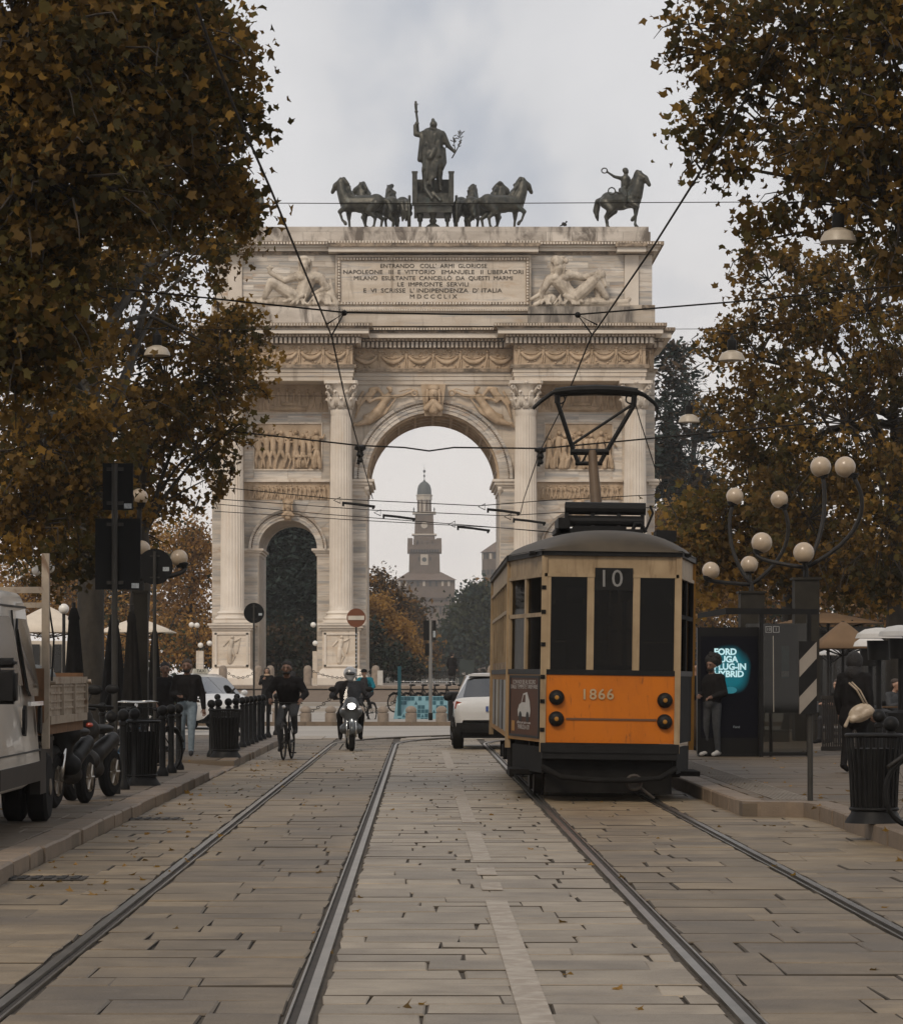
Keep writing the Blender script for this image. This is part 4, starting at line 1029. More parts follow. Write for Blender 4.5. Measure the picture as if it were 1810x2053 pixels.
# riders on the corners
def rider(px, sx, ang, lb):
    Y = 175.2; t = thing('bronze_rider', lb, 'statue', (xs(px, Y), Y, ZT), 'bronze horsemen on the corners')
    o = put('horse', HM[1], t); o.rotation_euler = (0, 0, R(ang)); o.scale = (1.18,) * 3
    m = MB(); c, e = m.cap, m.ell; h = Vector((math.cos(R(ang)), math.sin(R(ang)), 0)); n = Vector((-h.y, h.x, 0)); b = h * .15 + Vector((0, 0, 1.18 * 1.75))
    def q(f, s, u): return b + h * f + n * s + Vector((0, 0, u))
    e(q(0, 0, .05), (.26, .26, .24)); c(q(0, 0, .15), q(.05, 0, .7), .24, .27); e(q(.08, 0, 1.12), (.16, .16, .2)); e(q(.03, 0, 1.2), (.18, .18, .16)); c(q(.05, 0, .8), q(.07, 0, 1.0), .11, .1)
    for s in (-1, 1):
        c(q(.05, s * .2, .05), q(.42, s * .5, -.35), .19, .14); c(q(.42, s * .5, -.35), q(.3, s * .52, -.95), .13, .08); c(q(.3, s * .52, -.97), q(.48, s * .52, -1.02), .08, .05)
    sh = b + Vector((0, 0, .75))
    c(sh + Vector((-.2, 0, 0)), sh + Vector((-.6, -.1, .08)), .12, .09); c(sh + Vector((-.6, -.1, .08)), sh + Vector((-1.0, -.1, .35)), .085, .06); m.torus(sh + Vector((-1.15, -.1, .42)), .16, .05, Matrix.Rotation(.6, 3, 'X'), 12, 6)
    c(sh + Vector((.2, 0, 0)), sh + Vector((.35, -.1, -.4)), .12, .08); c(sh + Vector((.35, -.1, -.4)), sh + Vector((.6, 0, -.3)), .08, .06)
    for i in range(6): c(q(-.1 - .05 * i, 0, .2), q(-.2 - .02 * i, .25 - .1 * i, -.5), .07, .05)
    m.torus(sh + Vector((-.75, -.25, -.75)), .2, .05, None, 12, 6); c(sh + Vector((-.2, -.2, -.9)), sh + Vector((-.56, -.25, -.8)), .08, .05)
    me = blob(m, .045, 2); me.materials.append(BRONZE); put('horseman', me, t)
rider(1248, 1, -38, 'bronze horseman on the right corner of the arch raising a wreath')
rider(487, -1, 128, 'bronze horseman on the left corner of the arch, mostly behind leaves')
# the pigeon on the parapet
pg = MB(); c = P(1131, 454, 174.6); pg.ell(c + Vector((0, 0, .14)), (.16, .09, .1), Matrix.Rotation(.5, 3, 'Y')); pg.ell(c + Vector((.12, 0, .27)), .055); pg.cap(c + Vector((-.1, 0, .1)), c + Vector((-.28, 0, .02)), .06, .02, 6); pg.cap(c + Vector((0, .02, .08)), c + Vector((0, .02, 0)), .015, .012, 5); pg.cap(c + Vector((.17, 0, .27)), c + Vector((.22, 0, .25)), .015, .006, 5)
me = blob(pg, .02, 1); me.materials.append(DARK); put('pigeon', me, None, label='small dark pigeon perched on the parapet of the arch', cat='bird')

# ================================================================ CASTLE (far, through the arch)
BRICK = mat('castle_brick', (.105, .072, .048), .8, var=.18, scale=.25, c2=(.145, .102, .07))
CROOF = mat('castle_roof', (.125, .085, .06), .8, var=.15, scale=.5)
CLEAD = mat('castle_dome', (.055, .062, .06), .6, var=.1, scale=.5)
CVOID = mat('castle_opening', (.03, .028, .026), .9)
CPALE_ = mat('castle_stone', (.46, .40, .33), .8, var=.1)
YT = 1070.0
tw = thing('castle_tower', 'far hazy brick castle gate tower with stepped tiers and dome', 'tower', (xs(848, YT), YT, .9))
def cb(m, p0, p1, q0, q1, Y=YT, dep=None, p=0):
    w_ = xs(p1, Y) - xs(p0, Y); d = dep or w_
    return m.box(xs(p0, Y) - p, xs(p1, Y) + p, Y - p, Y + d + p, zs(q1, Y), zs(q0, Y))
m = MB(); cb(m, 806, 911, 1163, 1215); cb(m, 812, 905, 1215, 1365, YT + 1, 20); m.build('gate_block', BRICK, tw)
m = MB(); cb(m, 805, 912, 1199, 1203, p=.6); m.build('string_course', BRICK, tw)
for k in range(17):
    px = 808 + k * 6.2
    MB().box(xs(px, YT), xs(px + 3.6, YT), YT - .25, YT + .05, zs(1203, YT), zs(1196, YT)).build('corbel_arch', CVOID, tw)
for k in range(9):
    px = 798 + k * 12.4
    lit = k in (0, 1, 4, 7, 8)
    MB().box(xs(px, YT), xs(px + 4.6, YT), YT - 1.3, YT - 1.05, zs(1175.5, YT), zs(1165.5, YT)).build('window', CPALE_ if lit else CVOID, tw)
m = MB(); cb(m, 797, 912, 1163, 1199, YT - 1, 20); m.build('upper_gallery', BRICK, tw)
m = MB(); a = [P(793, 1163, YT - 2), P(916, 1163, YT - 2), P(884, 1147, YT + 4), P(818, 1147, YT + 4), P(793, 1163, YT + 22), P(916, 1163, YT + 22), P(884, 1147, YT + 14), P(818, 1147, YT + 14)]
m.add(a, [(0, 1, 2, 3), (1, 5, 6, 2), (5, 4, 7, 6), (4, 0, 3, 7), (3, 2, 6, 7), (0, 1, 5, 4)]); m.build('hipped_roof', CROOF, tw)
m = MB(); Y = YT + 3
m.add([P(819.5, 1150, Y), P(882, 1150, Y), P(881, 1108, Y), P(820.5, 1108, Y), P(819.5, 1150, Y + 11), P(882, 1150, Y + 11), P(881, 1108, Y + 11), P(820.5, 1108, Y + 11)], [(0, 1, 2, 3), (4, 5, 6, 7), (0, 1, 5, 4), (1, 2, 6, 5), (2, 3, 7, 6), (3, 0, 4, 7)])
m.build('shaft', BRICK, tw)
m = MB(); m.box(xs(843, Y), xs(858, Y), Y - .3, Y, zs(1133, Y), zs(1111.5, Y)); m.build('clock_plaque', CPALE_, tw)
m = MB().lathe([(.8, 0), (.8, .15)], (xs(850.5, Y), Y - .31, zs(1122, Y)), 16, Matrix.Rotation(R(90), 3, 'X')); m.build('clock_face', CLEAD, tw)
for px in (838.5, 861.5): MB().box(xs(px, Y), xs(px + 2.6, Y), Y - .2, Y, zs(1124, Y), zs(1117, Y)).build('niche', CVOID, tw)
m = MB(); cb(m, 819, 883, 1092, 1108, Y, 11, .4); m.build('battlement_wall', BRICK, tw)
for k in range(11): MB().box(xs(823 + k * 5.3, Y), xs(826.4 + k * 5.3, Y), Y - .7, Y - .35, zs(1107.5, Y), zs(1101.5, Y)).build('corbel_arch', CVOID, tw)
for (a, b) in ((819, 825), (876.5, 883)): cb(MB(), a, b, 1079, 1092, Y, 1.1, .35).build('corner_merlon', BRICK, tw)
for k in range(5): cb(MB(), 829 + k * 10, 834.5 + k * 10, 1081, 1092, Y, .8, .1).build('merlon', BRICK, tw)
Y2 = YT + 4.5
m = MB(); m.add([P(829, 1108, Y2), P(873, 1108, Y2), P(871.5, 1071, Y2), P(829.5, 1071, Y2), P(829, 1108, Y2 + 7.5), P(873, 1108, Y2 + 7.5), P(871.5, 1071, Y2 + 7.5), P(829.5, 1071, Y2 + 7.5)], [(0, 1, 2, 3), (4, 5, 6, 7), (0, 1, 5, 4), (1, 2, 6, 5), (2, 3, 7, 6), (3, 0, 4, 7)]); m.build('second_tier', BRICK, tw)
cb(MB(), 828, 873, 1070, 1073, Y2, 7.6, .4).build('tier_cornice', CPALE_, tw)
for px in (837, 848.5, 860): MB().box(xs(px, Y2), xs(px + 4, Y2), Y2 - .2, Y2 + .05, zs(1092, Y2), zs(1083, Y2)).build('window', CVOID, tw)
m = MB(); m.add([P(831, 1071, Y2), P(870, 1071, Y2), P(868.5, 1030, Y2), P(832, 1030, Y2), P(831, 1071, Y2 + 6.5), P(870, 1071, Y2 + 6.5), P(868.5, 1030, Y2 + 6.5), P(832, 1030, Y2 + 6.5)], [(0, 1, 2, 3), (4, 5, 6, 7), (0, 1, 5, 4), (1, 2, 6, 5), (2, 3, 7, 6), (3, 0, 4, 7)]); m.build('third_tier', BRICK, tw)
m = MB().lathe([(1.1, 0), (1.1, .2)], (xs(850.5, Y2), Y2 - .05, zs(1053, Y2)), 18, Matrix.Rotation(R(90), 3, 'X')); m.build('clock_face', CPALE_, tw)
cb(MB(), 830, 871, 1026, 1030, Y2, 6.5, .5).build('tier_cornice', CPALE_, tw)
for px in (829.5, 870.5): MB().lathe([(.25, 0), (.15, .5), (.3, .7), (.05, 1.6)], P(px, 1026, Y2), 8).build('pinnacle', CLEAD, tw)
Y3 = YT + 8; lx = xs(850.5, Y3)
m = MB().lathe([(2.1, zs(1026, Y3)), (2.1, zs(1000, Y3))], (lx, Y3, 0), 8); m.build('lantern_core', CPALE_, tw)
for k in range(8):
    a = 2 * PI * (k + .5) / 8; MB().lathe([(.32, zs(1026, Y3)), (.28, zs(1002, Y3))], (lx + 2.3 * math.cos(a), Y3 + 2.3 * math.sin(a), 0), 6).build('lantern_pillar', BRICK, tw)
    a = 2 * PI * k / 8; MB().obox((lx + 2.0 * math.cos(a), Y3 + 2.0 * math.sin(a), (zs(1023, Y3) + zs(1003, Y3)) / 2), (.15, .8, zs(1003, Y3) - zs(1023, Y3)), rz=a).build('lantern_opening', CPALE_, tw)
MB().lathe([(2.65, zs(1003, Y3)), (2.65, zs(995, Y3)), (2.9, zs(994, Y3)), (2.9, zs(992, Y3))], (lx, Y3, 0), 8).build('lantern_entablature', CPALE_, tw)
hd = zs(963, Y3) - zs(992, Y3)
MB().lathe([(2.5, zs(992, Y3)), (2.45, zs(985, Y3)), (2.35, zs(980, Y3)), (2.0, zs(973, Y3)), (1.3, zs(968, Y3)), (.5, zs(965, Y3)), (.12, zs(961, Y3)), (.08, zs(957, Y3)), (.32, zs(956, Y3)), (.32, zs(953, Y3)), (.07, zs(951, Y3)), (.07, zs(948, Y3)), (.42, zs(946.5, Y3)), (.42, zs(943.5, Y3)), (.05, zs(941, Y3)), (.04, zs(930, Y3))], (lx, Y3, 0), 14).build('dome', CLEAD, tw, 'auto')
# curtain wall and round tower
cw = thing('castle_wall', 'low hazy brick castle wall in front of the gate tower', 'wall', (xs(880, YT - 15), YT - 15, .9))
Yk = YT - 12
m = MB(); m.box(xs(640, Yk), xs(1140, Yk), Yk, Yk + 6, .9, zs(1215, Yk)); m.build('wall_face', BRICK, cw)
MB().box(xs(638, Yk), xs(1142, Yk), Yk - .5, Yk + 6.5, zs(1215, Yk), zs(1210, Yk)).build('wall_roof', CROOF, cw)
for k in range(26):
    px = 660 + k * 17
    MB().box(xs(px, Yk), xs(px + 4, Yk), Yk - .1, Yk + .1, zs(1232, Yk), zs(1217, Yk)).build('window', CVOID, cw)
for k in range(46): MB().box(xs(650 + k * 10, Yk), xs(656 + k * 10, Yk), Yk - .15, Yk + .05, zs(1262, Yk), zs(1250, Yk)).build('corbel_arch', CVOID, cw)
Yr = 1040.0; rc = xs(1006, Yr)
rt = thing('round_tower', 'hazy round castle tower beside the tram roof, with conical roof', 'tower', (rc, Yr, .9))
rr_ = 40 * Yr / F
MB().lathe([(rr_ * .88, .9), (rr_ * .88, zs(1168, Yr)), (rr_, zs(1152, Yr)), (rr_, zs(1107, Yr))], (rc, Yr, 0), 28).build('tower_body', BRICK, rt, 'auto')
MB().lathe([(rr_ * 1.1, zs(1108, Yr)), (rr_ * .3, zs(1086, Yr)), (.2, zs(1078, Yr))], (rc, Yr, 0), 28).build('conical_roof', CROOF, rt, 'auto')
for k in range(28):
    a = 2 * PI * k / 28 + .05
    if math.sin(a) < .2: MB().obox((rc + rr_ * .985 * math.cos(a), Yr + rr_ * .985 * math.sin(a), zs(1116, Yr)), (.3, .9, 1.9), rz=a).build('window', CPALE_ if k % 3 == 0 else CVOID, rt)
for k in range(24):
    a = 2 * PI * k / 24
    if math.sin(a) < .2: MB().obox((rc + rr_ * .99 * math.cos(a), Yr + rr_ * .99 * math.sin(a), zs(1148, Yr)), (.3, 1.1, 1.6), rz=a).build('corbel_arch', CVOID, rt)
FARW = mat('far_building', (.40, .39, .38), .8, var=.1, scale=.1)
fb = thing('far_building', 'pale hazy apartment block far behind the castle', 'building', (xs(950, 1500), 1500, .9))
MB().box(xs(926, 1500), xs(1010, 1500), 1500, 1520, .9, zs(1181, 1500)).build('wall', FARW, fb)
MB().box(xs(950, 1500), xs(975, 1500), 1502, 1515, zs(1181, 1500), zs(1174, 1500)).build('roof_house', FARW, fb)
for i in range(9):
    for j in range(3): MB().box(xs(930 + i * 8, 1500), xs(933 + i * 8, 1500), 1499.8, 1500.1, zs(1187 + j * 9, 1500), zs(1183.5 + j * 9, 1500)).build('window', CLEAD, fb)

# ================================================================ TREES
LEAFP = np.array([[math.sin(a) * r, math.cos(a) * r, 0] for a, r in [(0, 1.0), (.42, .56), (.92, .95), (1.5, .52), (2.05, .62), (3.14, .34), (-2.05, .62), (-1.5, .52), (-.92, .95), (-.42, .56)]]) * .5
LEAFP[:, 2] = -np.abs(LEAFP[:, 0]) * .55 + LEAFP[:, 1] * LEAFP[:, 1] * .5
LEAFQ = np.array([[0, .6, 0], [.32, .1, -.05], [0, -.5, 0], [-.32, .1, -.05]])
LEAFN = np.array([[-.10, -.6, 0], [.10, -.6, 0], [.22, 0, -.04], [0, .7, 0], [-.22, 0, -.04]])
def rotm(n, up=.0, droop=None):
    q = rng.normal(size=(n, 4)); q /= np.linalg.norm(q, axis=1)[:, None]
    a, b, c, d = q.T
    M = np.empty((n, 3, 3))
    M[:, 0] = np.stack([1 - 2 * (c * c + d * d), 2 * (b * c - a * d), 2 * (b * d + a * c)], 1)
    M[:, 1] = np.stack([2 * (b * c + a * d), 1 - 2 * (b * b + d * d), 2 * (c * d - a * b)], 1)
    M[:, 2] = np.stack([2 * (b * d - a * c), 2 * (c * d + a * b), 1 - 2 * (b * b + c * c)], 1)
    return M
def leaves(name, pts, sizes, mats, weights, shape, parent, clump=None, flat=None):
    n = len(pts); k = len(shape)
    M = rotm(n)
    if flat is not None:     # leaf planes biased to lie flat / hang
        z = rng.normal(size=(n, 3)) * flat + np.array([0, 0, 1]); z /= np.linalg.norm(z, axis=1)[:, None]
        t = rng.normal(size=(n, 3)); t -= (t * z).sum(1)[:, None] * z; t /= np.linalg.norm(t, axis=1)[:, None]
        M = np.stack([np.cross(t, z), t, z], 2)
    V = np.einsum('nij,kj->nki', M, shape) * sizes[:, None, None] + pts[:, None, :]
    me = bpy.data.meshes.new(name)
    me.vertices.add(n * k); me.vertices.foreach_set('co', V.reshape(-1))
    me.loops.add(n * k); me.loops.foreach_set('vertex_index', np.arange(n * k, dtype=np.int32))
    me.polygons.add(n); me.polygons.foreach_set('loop_start', np.arange(0, n * k, k, dtype=np.int32)); me.polygons.foreach_set('loop_total', np.full(n, k, dtype=np.int32))
    for m in mats: me.materials.append(m)
    mi = rng.choice(len(mats), n, p=weights)
    if clump is not None:
        cm = rng.choice(len(mats), clump.max() + 1, p=weights); use = rng.random(n) < .75; mi = np.where(use, cm[clump], mi)
    me.polygons.foreach_set('material_index', mi.astype(np.int32))
    me.update(calc_edges=True); me.validate()
    o = bpy.data.objects.new(name, me); col.objects.link(o)
    if parent is not None: o.parent = parent; o.matrix_parent_inverse = parent_inv(parent)
    o['kind'] = 'stuff'
    return o
def tree(name, label, base, tr, th, lobes, leaf, mats, wts, shape=LEAFP, group=None, sub=8, per=60, spread=.45, limb=True, bark=BARK, trunk_to=None, flat=None, twigs=True, stray=0):
    """lobes: (x, y, z, rx, ry, rz, density); a limb runs from the trunk to each lobe, twigs to each leaf clump"""
    b = Vector(base); t = thing(name, label, 'tree', b, group)
    top = Vector(trunk_to) if trunk_to else b + Vector((0, 0, th))
    mid = b.lerp(top, .5) + Vector((random.uniform(-.1, .1), random.uniform(-.1, .1), 0))
    MB().tube([b + Vector((0, 0, -.05)), b + Vector((0, 0, .25)), b.lerp(top, .3), mid, b.lerp(top, .8), top], [tr * 1.35, tr * 1.05, tr * .95, tr * .88, tr * .72, tr * .55], 12).build('trunk', bark, t, 'auto')
    pts = []; cl = []; k = 0; tw = MB(); lm = MB()
    for (x, y, z, rx, ry, rz, dn) in lobes:
        c = Vector((x, y, z)); st = b.lerp(top, random.uniform(.55, 1.0))
        if limb:
            m1 = st.lerp(c, .5) + Vector((random.uniform(-.3, .3), random.uniform(-.3, .3), (c - st).length * .12))
            L = (c - st).length; r0 = min(tr * .5, .05 + L * .019) * (1 if dn > .5 else .45)
            lm.tube([st, st.lerp(m1, .5) + Vector((0, 0, .08 * L * .3)), m1, m1.lerp(c, .6), c], [r0, r0 * .8, r0 * .6, r0 * .42, r0 * .25], 7)
        nn = max(1, int(sub * dn))
        for j in range(nn):
            while 1:
                u = rng.uniform(-1, 1, 3)
                if (u * u).sum() < 1: break
            u = u * (.55 + .45 * (u * u).sum() ** .5 / max((u * u).sum() ** .5, .01)) if 0 else u * ((u * u).sum() ** .5) ** -.2
            e = c + Vector((u[0] * rx, u[1] * ry, u[2] * rz))
            if limb and twigs:
                m2 = c.lerp(e, .5) + Vector((random.uniform(-.1, .1), random.uniform(-.1, .1), random.uniform(0, .15))) * rx
                tw.tube([c, m2, e], [.022, .014, .005], 4)
            npt = int(per * random.uniform(.6, 1.4))
            q = rng.normal(size=(npt, 3)) * np.array([spread, spread, spread * .75]) + np.array(e)
            pts.append(q); cl.append(np.full(npt, k)); k += 1
        for j in range(int(nn * stray)):
            u = rng.normal(size=3); u /= np.linalg.norm(u); f = random.uniform(.92, 1.32); e = c + Vector((u[0] * rx * f, u[1] * ry * f, u[2] * rz * f))
            s0 = c + (e - c) * .55; m2 = s0.lerp(e, .5) + Vector((random.uniform(-.15, .15), 0, random.uniform(-.05, .2)))
            tw.tube([s0, m2, e, e + (e - m2) * .35 + Vector((0, 0, -.12))], [.02, .015, .010, .005], 4)
            npt = random.randint(4, 12); tt = rng.random(npt)[:, None]
            q = np.array(m2) * (1 - tt) + np.array(e) * tt + rng.normal(size=(npt, 3)) * .09; pts.append(q); cl.append(np.full(npt, k)); k += 1
    if lm.v: lm.build('limbs', bark, t, 'auto', kind='stuff')
    if tw.v: tw.build('twigs', TWIG, t, kind='stuff')
    pts = np.concatenate(pts); cl = np.concatenate(cl)
    leaves('crown', pts, leaf * rng.uniform(.45, 1.3, len(pts)), mats, wts, shape, t, cl, flat)
    return t
L1 = leafmat('leaf_brown', (.140, .084, .024), .5); L2 = leafmat('leaf_ochre', (.27, .155, .034), .55); L3 = leafmat('leaf_dark', (.062, .050, .019), .5); L4 = leafmat('leaf_olive', (.115, .088, .025), .5)
NEARM = [L1, L2, L3, L4]; NEARW = [.38, .22, .22, .18]
def pl_(px, py, Y, rpx, rpy, dn=1.0, ry=None):
    s = Y / F; p = P(px, py, Y); return (p.x, p.y, p.z, rpx * s, ry if ry else (rpx + rpy) * .5 * s, rpy * s, dn)
# left row of plane trees
tree('plane_tree', 'nearest autumn plane tree filling the upper left corner', (-7.2, 37, SW), .30, 7.5,
     [pl_(-330, 150, 36, 260, 260, 1.4), pl_(-350, 600, 36, 240, 260, 1.2), pl_(-100, -300, 38, 350, 180, 1.6), pl_(40, 60, 36, 260, 200, 3.2), pl_(250, 120, 37, 190, 200, 2.6), pl_(380, 60, 38, 90, 130, 0.62), pl_(90, 360, 36, 220, 170, 2.8), pl_(300, 330, 38, 150, 150, 1.12), pl_(420, 200, 38, 80, 120, 0.56), pl_(30, 620, 36, 150, 170, 1.8), pl_(470, 250, 39, 40, 40, 0.15), pl_(455, 130, 39, 40, 60, 0.17), pl_(430, 400, 39, 70, 70, 0.32)],  # lobes past the left and top frame edges are added to shade the pavement
     .18, NEARM, [.40, .16, .28, .16], group='plane trees along the left pavement', sub=22, per=84, spread=.24, stray=1.1)
tree('plane_tree', 'autumn plane tree behind the closed parasols, its trunk right of the truck', (xs(181, 58.7), 58.7, SW), .27, 8.0,
     [pl_(120, 500, 60, 190, 150, 2.0), pl_(300, 560, 62, 130, 110, 0.68), pl_(380, 480, 63, 110, 90, 0.56), pl_(150, 780, 62, 200, 150, 2.2), pl_(330, 760, 63, 110, 120, 0.62), pl_(440, 700, 63, 80, 70, 0.39), pl_(450, 470, 64, 55, 50, 0.24), pl_(60, 950, 61, 130, 130, 1.4), pl_(200, 1020, 64, 110, 90, 0.9), pl_(50, 1120, 63, 90, 70, 0.5), pl_(110, 760, 53, 150, 120, 1.0), pl_(90, 900, 53, 110, 100, 0.8), pl_(190, 990, 54, 90, 80, 0.6), pl_(60, 1040, 53, 80, 80, 0.6), pl_(150, 1110, 55, 55, 45, 0.3), pl_(230, 860, 54, 80, 70, 0.45)],
     .19, NEARM, [.42, .26, .16, .16], group='plane trees along the left pavement', sub=20, per=66, spread=.23, stray=1.3)
tree('plane_tree', 'slimmer autumn plane tree right of the other left trunks, branches before the arch', (xs(275, 65), 65, SW), .23, 7.0,
     [pl_(350, 820, 64, 110, 120, 0.74), pl_(440, 760, 64, 80, 80, 0.56), pl_(470, 690, 64, 60, 70, 0.39), pl_(420, 870, 65, 70, 80, 0.42), pl_(440, 640, 64, 40, 40, 0.13), pl_(300, 960, 66, 90, 80, 0.56), pl_(415, 960, 66, 50, 60, 0.21), pl_(250, 1050, 66, 80, 70, 0.6), pl_(500, 745, 64, 25, 25, 0.07), pl_(480, 850, 64, 30, 25, 0.08)],
     .19, NEARM, [.36, .44, .07, .13], group='plane trees along the left pavement', sub=22, per=50, spread=.21, stray=1.8)
# right row
tree('plane_tree', 'nearest autumn plane tree in the upper right with long twigs', (9.0, 46, SR), .30, 9.0,
     [pl_(2050, 100, 44, 200, 250, 1.5), pl_(2080, 520, 44, 190, 220, 1.3), pl_(1800, -280, 44, 320, 170, 1.6), pl_(2060, 860, 45, 180, 160, 1.0), pl_(1780, 80, 43, 130, 160, 1.6), pl_(1600, 60, 44, 150, 110, 1.1), pl_(1460, 90, 45, 110, 90, .45), pl_(1700, 250, 43, 150, 130, 1.2), pl_(1540, 260, 45, 110, 90, .45), pl_(1400, 50, 45, 70, 50, .18), pl_(1420, 250, 45, 70, 60, .16), pl_(1450, 330, 45, 70, 40, .13), pl_(1800, 430, 43, 90, 150, 1.0), pl_(1640, 400, 45, 90, 70, .45), pl_(1530, 480, 46, 60, 60, .16), pl_(1480, 170, 45, 80, 50, .2)],  # unseen lobes above and to the right are added to darken the pavement below
     .19, NEARM, [.46, .16, .24, .14], group='plane trees along the right pavement', sub=26, per=36, spread=.22, stray=1.4)
tree('plane_tree', 'dense autumn plane tree behind the globe lamps on the right', (12.2, 80, SR), .30, 8.0,
     [pl_(1740, 620, 78, 130, 150, 1.8), pl_(1600, 600, 79, 110, 100, 1.0), pl_(1520, 720, 80, 90, 90, .7), pl_(1700, 850, 78, 150, 150, 2.2), pl_(1560, 850, 80, 110, 110, 1.1), pl_(1770, 1050, 77, 110, 150, 1.8), pl_(2000, 700, 77, 160, 200, 1.2), pl_(2000, 1000, 77, 150, 160, 1.0), pl_(1620, 1040, 79, 120, 120, 1.4), pl_(1500, 960, 81, 80, 90, .6), pl_(1470, 690, 80, 50, 50, .2), pl_(1440, 830, 81, 50, 50, .2), pl_(1540, 560, 79, 70, 70, .3)],  # lobes beyond the right frame edge are added for their shade
     .22, NEARM, [.40, .24, .20, .16], group='plane trees along the right pavement', sub=22, per=62, spread=.25, stray=1.2)
tree('plane_tree', 'farther golden plane tree low behind the tram stop', (xs(1590, 84), 84, SR), .26, 6.0,
     [pl_(1450, 1060, 82, 100, 90, 1.3), pl_(1560, 1100, 82, 110, 90, 1.5), pl_(1680, 1130, 82, 110, 80, 1.5), pl_(1430, 1150, 82, 70, 70, .9), pl_(1780, 1150, 82, 80, 80, 1.0), pl_(1600, 980, 84, 120, 80, 1.2)],
     .26, NEARM, [.35, .42, .08, .15], group='plane trees along the right pavement', sub=26, per=40, spread=.42)
# park trees
G1 = leafmat('leaf_gold', (.42, .24, .07), .5); G2 = leafmat('leaf_rust', (.24, .13, .045), .45); G3 = leafmat('leaf_green', (.05, .058, .03)); C1 = leafmat('cedar_green', (.028, .042, .034), .15); C2 = leafmat('cedar_dark', (.017, .026, .023), .15); B1 = leafmat('bush_dark', (.022, .030, .020), .2); B2 = leafmat('bush_brown', (.07, .048, .028), .2)
def park(label, px, Y, bpy_, lobes, mats, wts, leaf, per=45, sub=20, spread=.5, tr=.25, name='park_tree', shape=LEAFQ, z0=.9, flat=None, group='trees in the park behind the arch', th=None, limb=True):
    ls = [pl_(a, b, Y + d, c, e, f) for (a, b, d, c, e, f) in lobes]
    hz = max(l[2] for l in ls)
    return tree(name, label, (xs(px, Y), Y, z0), tr, th or hz * .75, ls, leaf, mats, wts, shape, group, sub, per, spread, limb, flat=flat, twigs=True)
park('golden brown park tree left of the arch, nearest to its pier', 385, 196, 1350, [(380, 1250, 0, 60, 80, 2.2), (360, 1140, 0, 55, 60, 1.5), (395, 1075, 0, 40, 45, .8), (330, 1290, -3, 50, 50, 1.2), (400, 1300, -4, 40, 50, 1.3)], [G1, G2, G3], [.45, .4, .15], .27, 100, 22, .62)
park('golden park tree farther left, behind the open cream canopy', 250, 205, 1350, [(255, 1200, 0, 75, 80, 2.2), (170, 1180, 0, 70, 80, 2.0), (90, 1200, 0, 70, 70, 1.6), (30, 1190, 0, 60, 80, 1.4), (230, 1290, -3, 80, 50, 1.5), (280, 1100, 0, 60, 50, 1.0)], [G1, G2, G3], [.5, .35, .15], .27, 100, 22, .62)
park('dark weeping cedar seen through the left side arch', 590, 226, 1350, [(580, 1120, 0, 60, 40, 2.2), (560, 1180, 0, 55, 45, 2.0), (620, 1200, -2, 60, 50, 2.4), (580, 1260, -2, 70, 50, 2.6), (650, 1130, 3, 50, 60, 1.8), (530, 1110, 3, 40, 60, 1.5), (600, 1060, 2, 60, 30, 1.4), (520, 1260, 0, 50, 80, 1.8)], [C1, C2], [.5, .5], .42, 110, 26, .6, .4, 'cedar_tree', LEAFN, flat=.5)
park('round dark bush under the left side arch', 580, 205, 1350, [(575, 1300, 0, 55, 48, 3.2), (610, 1310, 1, 50, 45, 2.4), (540, 1320, 1, 45, 45, 2.2), (580, 1355, -1, 70, 25, 2.0)], [B1, B2], [.7, .3], .30, 80, 34, .45, .15, 'bush', LEAFQ)
park('bare brownish park tree right beside the main pier, seen through the arch', 760, 250, 1350, [(760, 1180, 0, 30, 28, .8), (790, 1200, 0, 35, 35, .9), (755, 1160, 0, 20, 18, .35), (810, 1240, 0, 35, 40, 1.1)], [G2, B2], [.35, .65], .34, 34, 26, .5)
park('golden orange park tree through the main arch on the left', 765, 235, 1350, [(750, 1235, 0, 32, 35, 1.4), (785, 1270, 0, 35, 35, 1.6), (770, 1300, 1, 40, 35, 1.4), (805, 1305, 1, 25, 30, .9)], [G1, G2], [.65, .35], .27, 100, 26, .5)
park('dark green shrubs at the foot of the main pier, through the arch', 770, 215, 1350, [(755, 1310, 0, 35, 35, 1.8), (790, 1335, 0, 35, 25, 1.4), (740, 1270, 0, 14, 25, .5), (815, 1345, 0, 25, 20, .9)], [B1, C1, B2], [.4, .35, .25], .30, 70, 26, .4, .12, 'bush')
park('rust coloured park tree beside the castle gate', 830, 330, 1350, [(825, 1255, 0, 22, 32, 1.2), (840, 1290, 0, 24, 35, 1.3), (815, 1225, 0, 15, 20, .5), (845, 1325, 0, 22, 22, .8)], [G2, B2, G3], [.5, .35, .15], .5, 60, 26, .7)
park('large hazy green park tree left of the tram roof', 950, 430, 1350, [(945, 1240, 0, 40, 40, 2.0), (930, 1290, 0, 50, 40, 2.2), (960, 1200, 0, 28, 22, .9), (905, 1300, 0, 30, 35, 1.2), (975, 1290, 0, 35, 50, 1.8)], [G3, C1], [.6, .4], .7, 60, 26, 1.0, .4)
park('hazy reddish park tree behind the tram, farthest right under the arch', 990, 470, 1350, [(985, 1200, 0, 22, 28, .8), (1000, 1250, 0, 25, 40, 1.0), (1020, 1300, 0, 30, 50, 1.0)], [G2, G3], [.6, .4], .7, 50, 22, .9, .3)
park('low hazy trees closing the end of the park avenue', 880, 560, 1350, [(880, 1320, 0, 40, 30, 1.4), (905, 1335, 0, 50, 22, 1.4), (850, 1330, 0, 35, 28, 1.2)], [G3, C1, B2], [.5, .3, .2], .8, 50, 22, 1.1, .3)
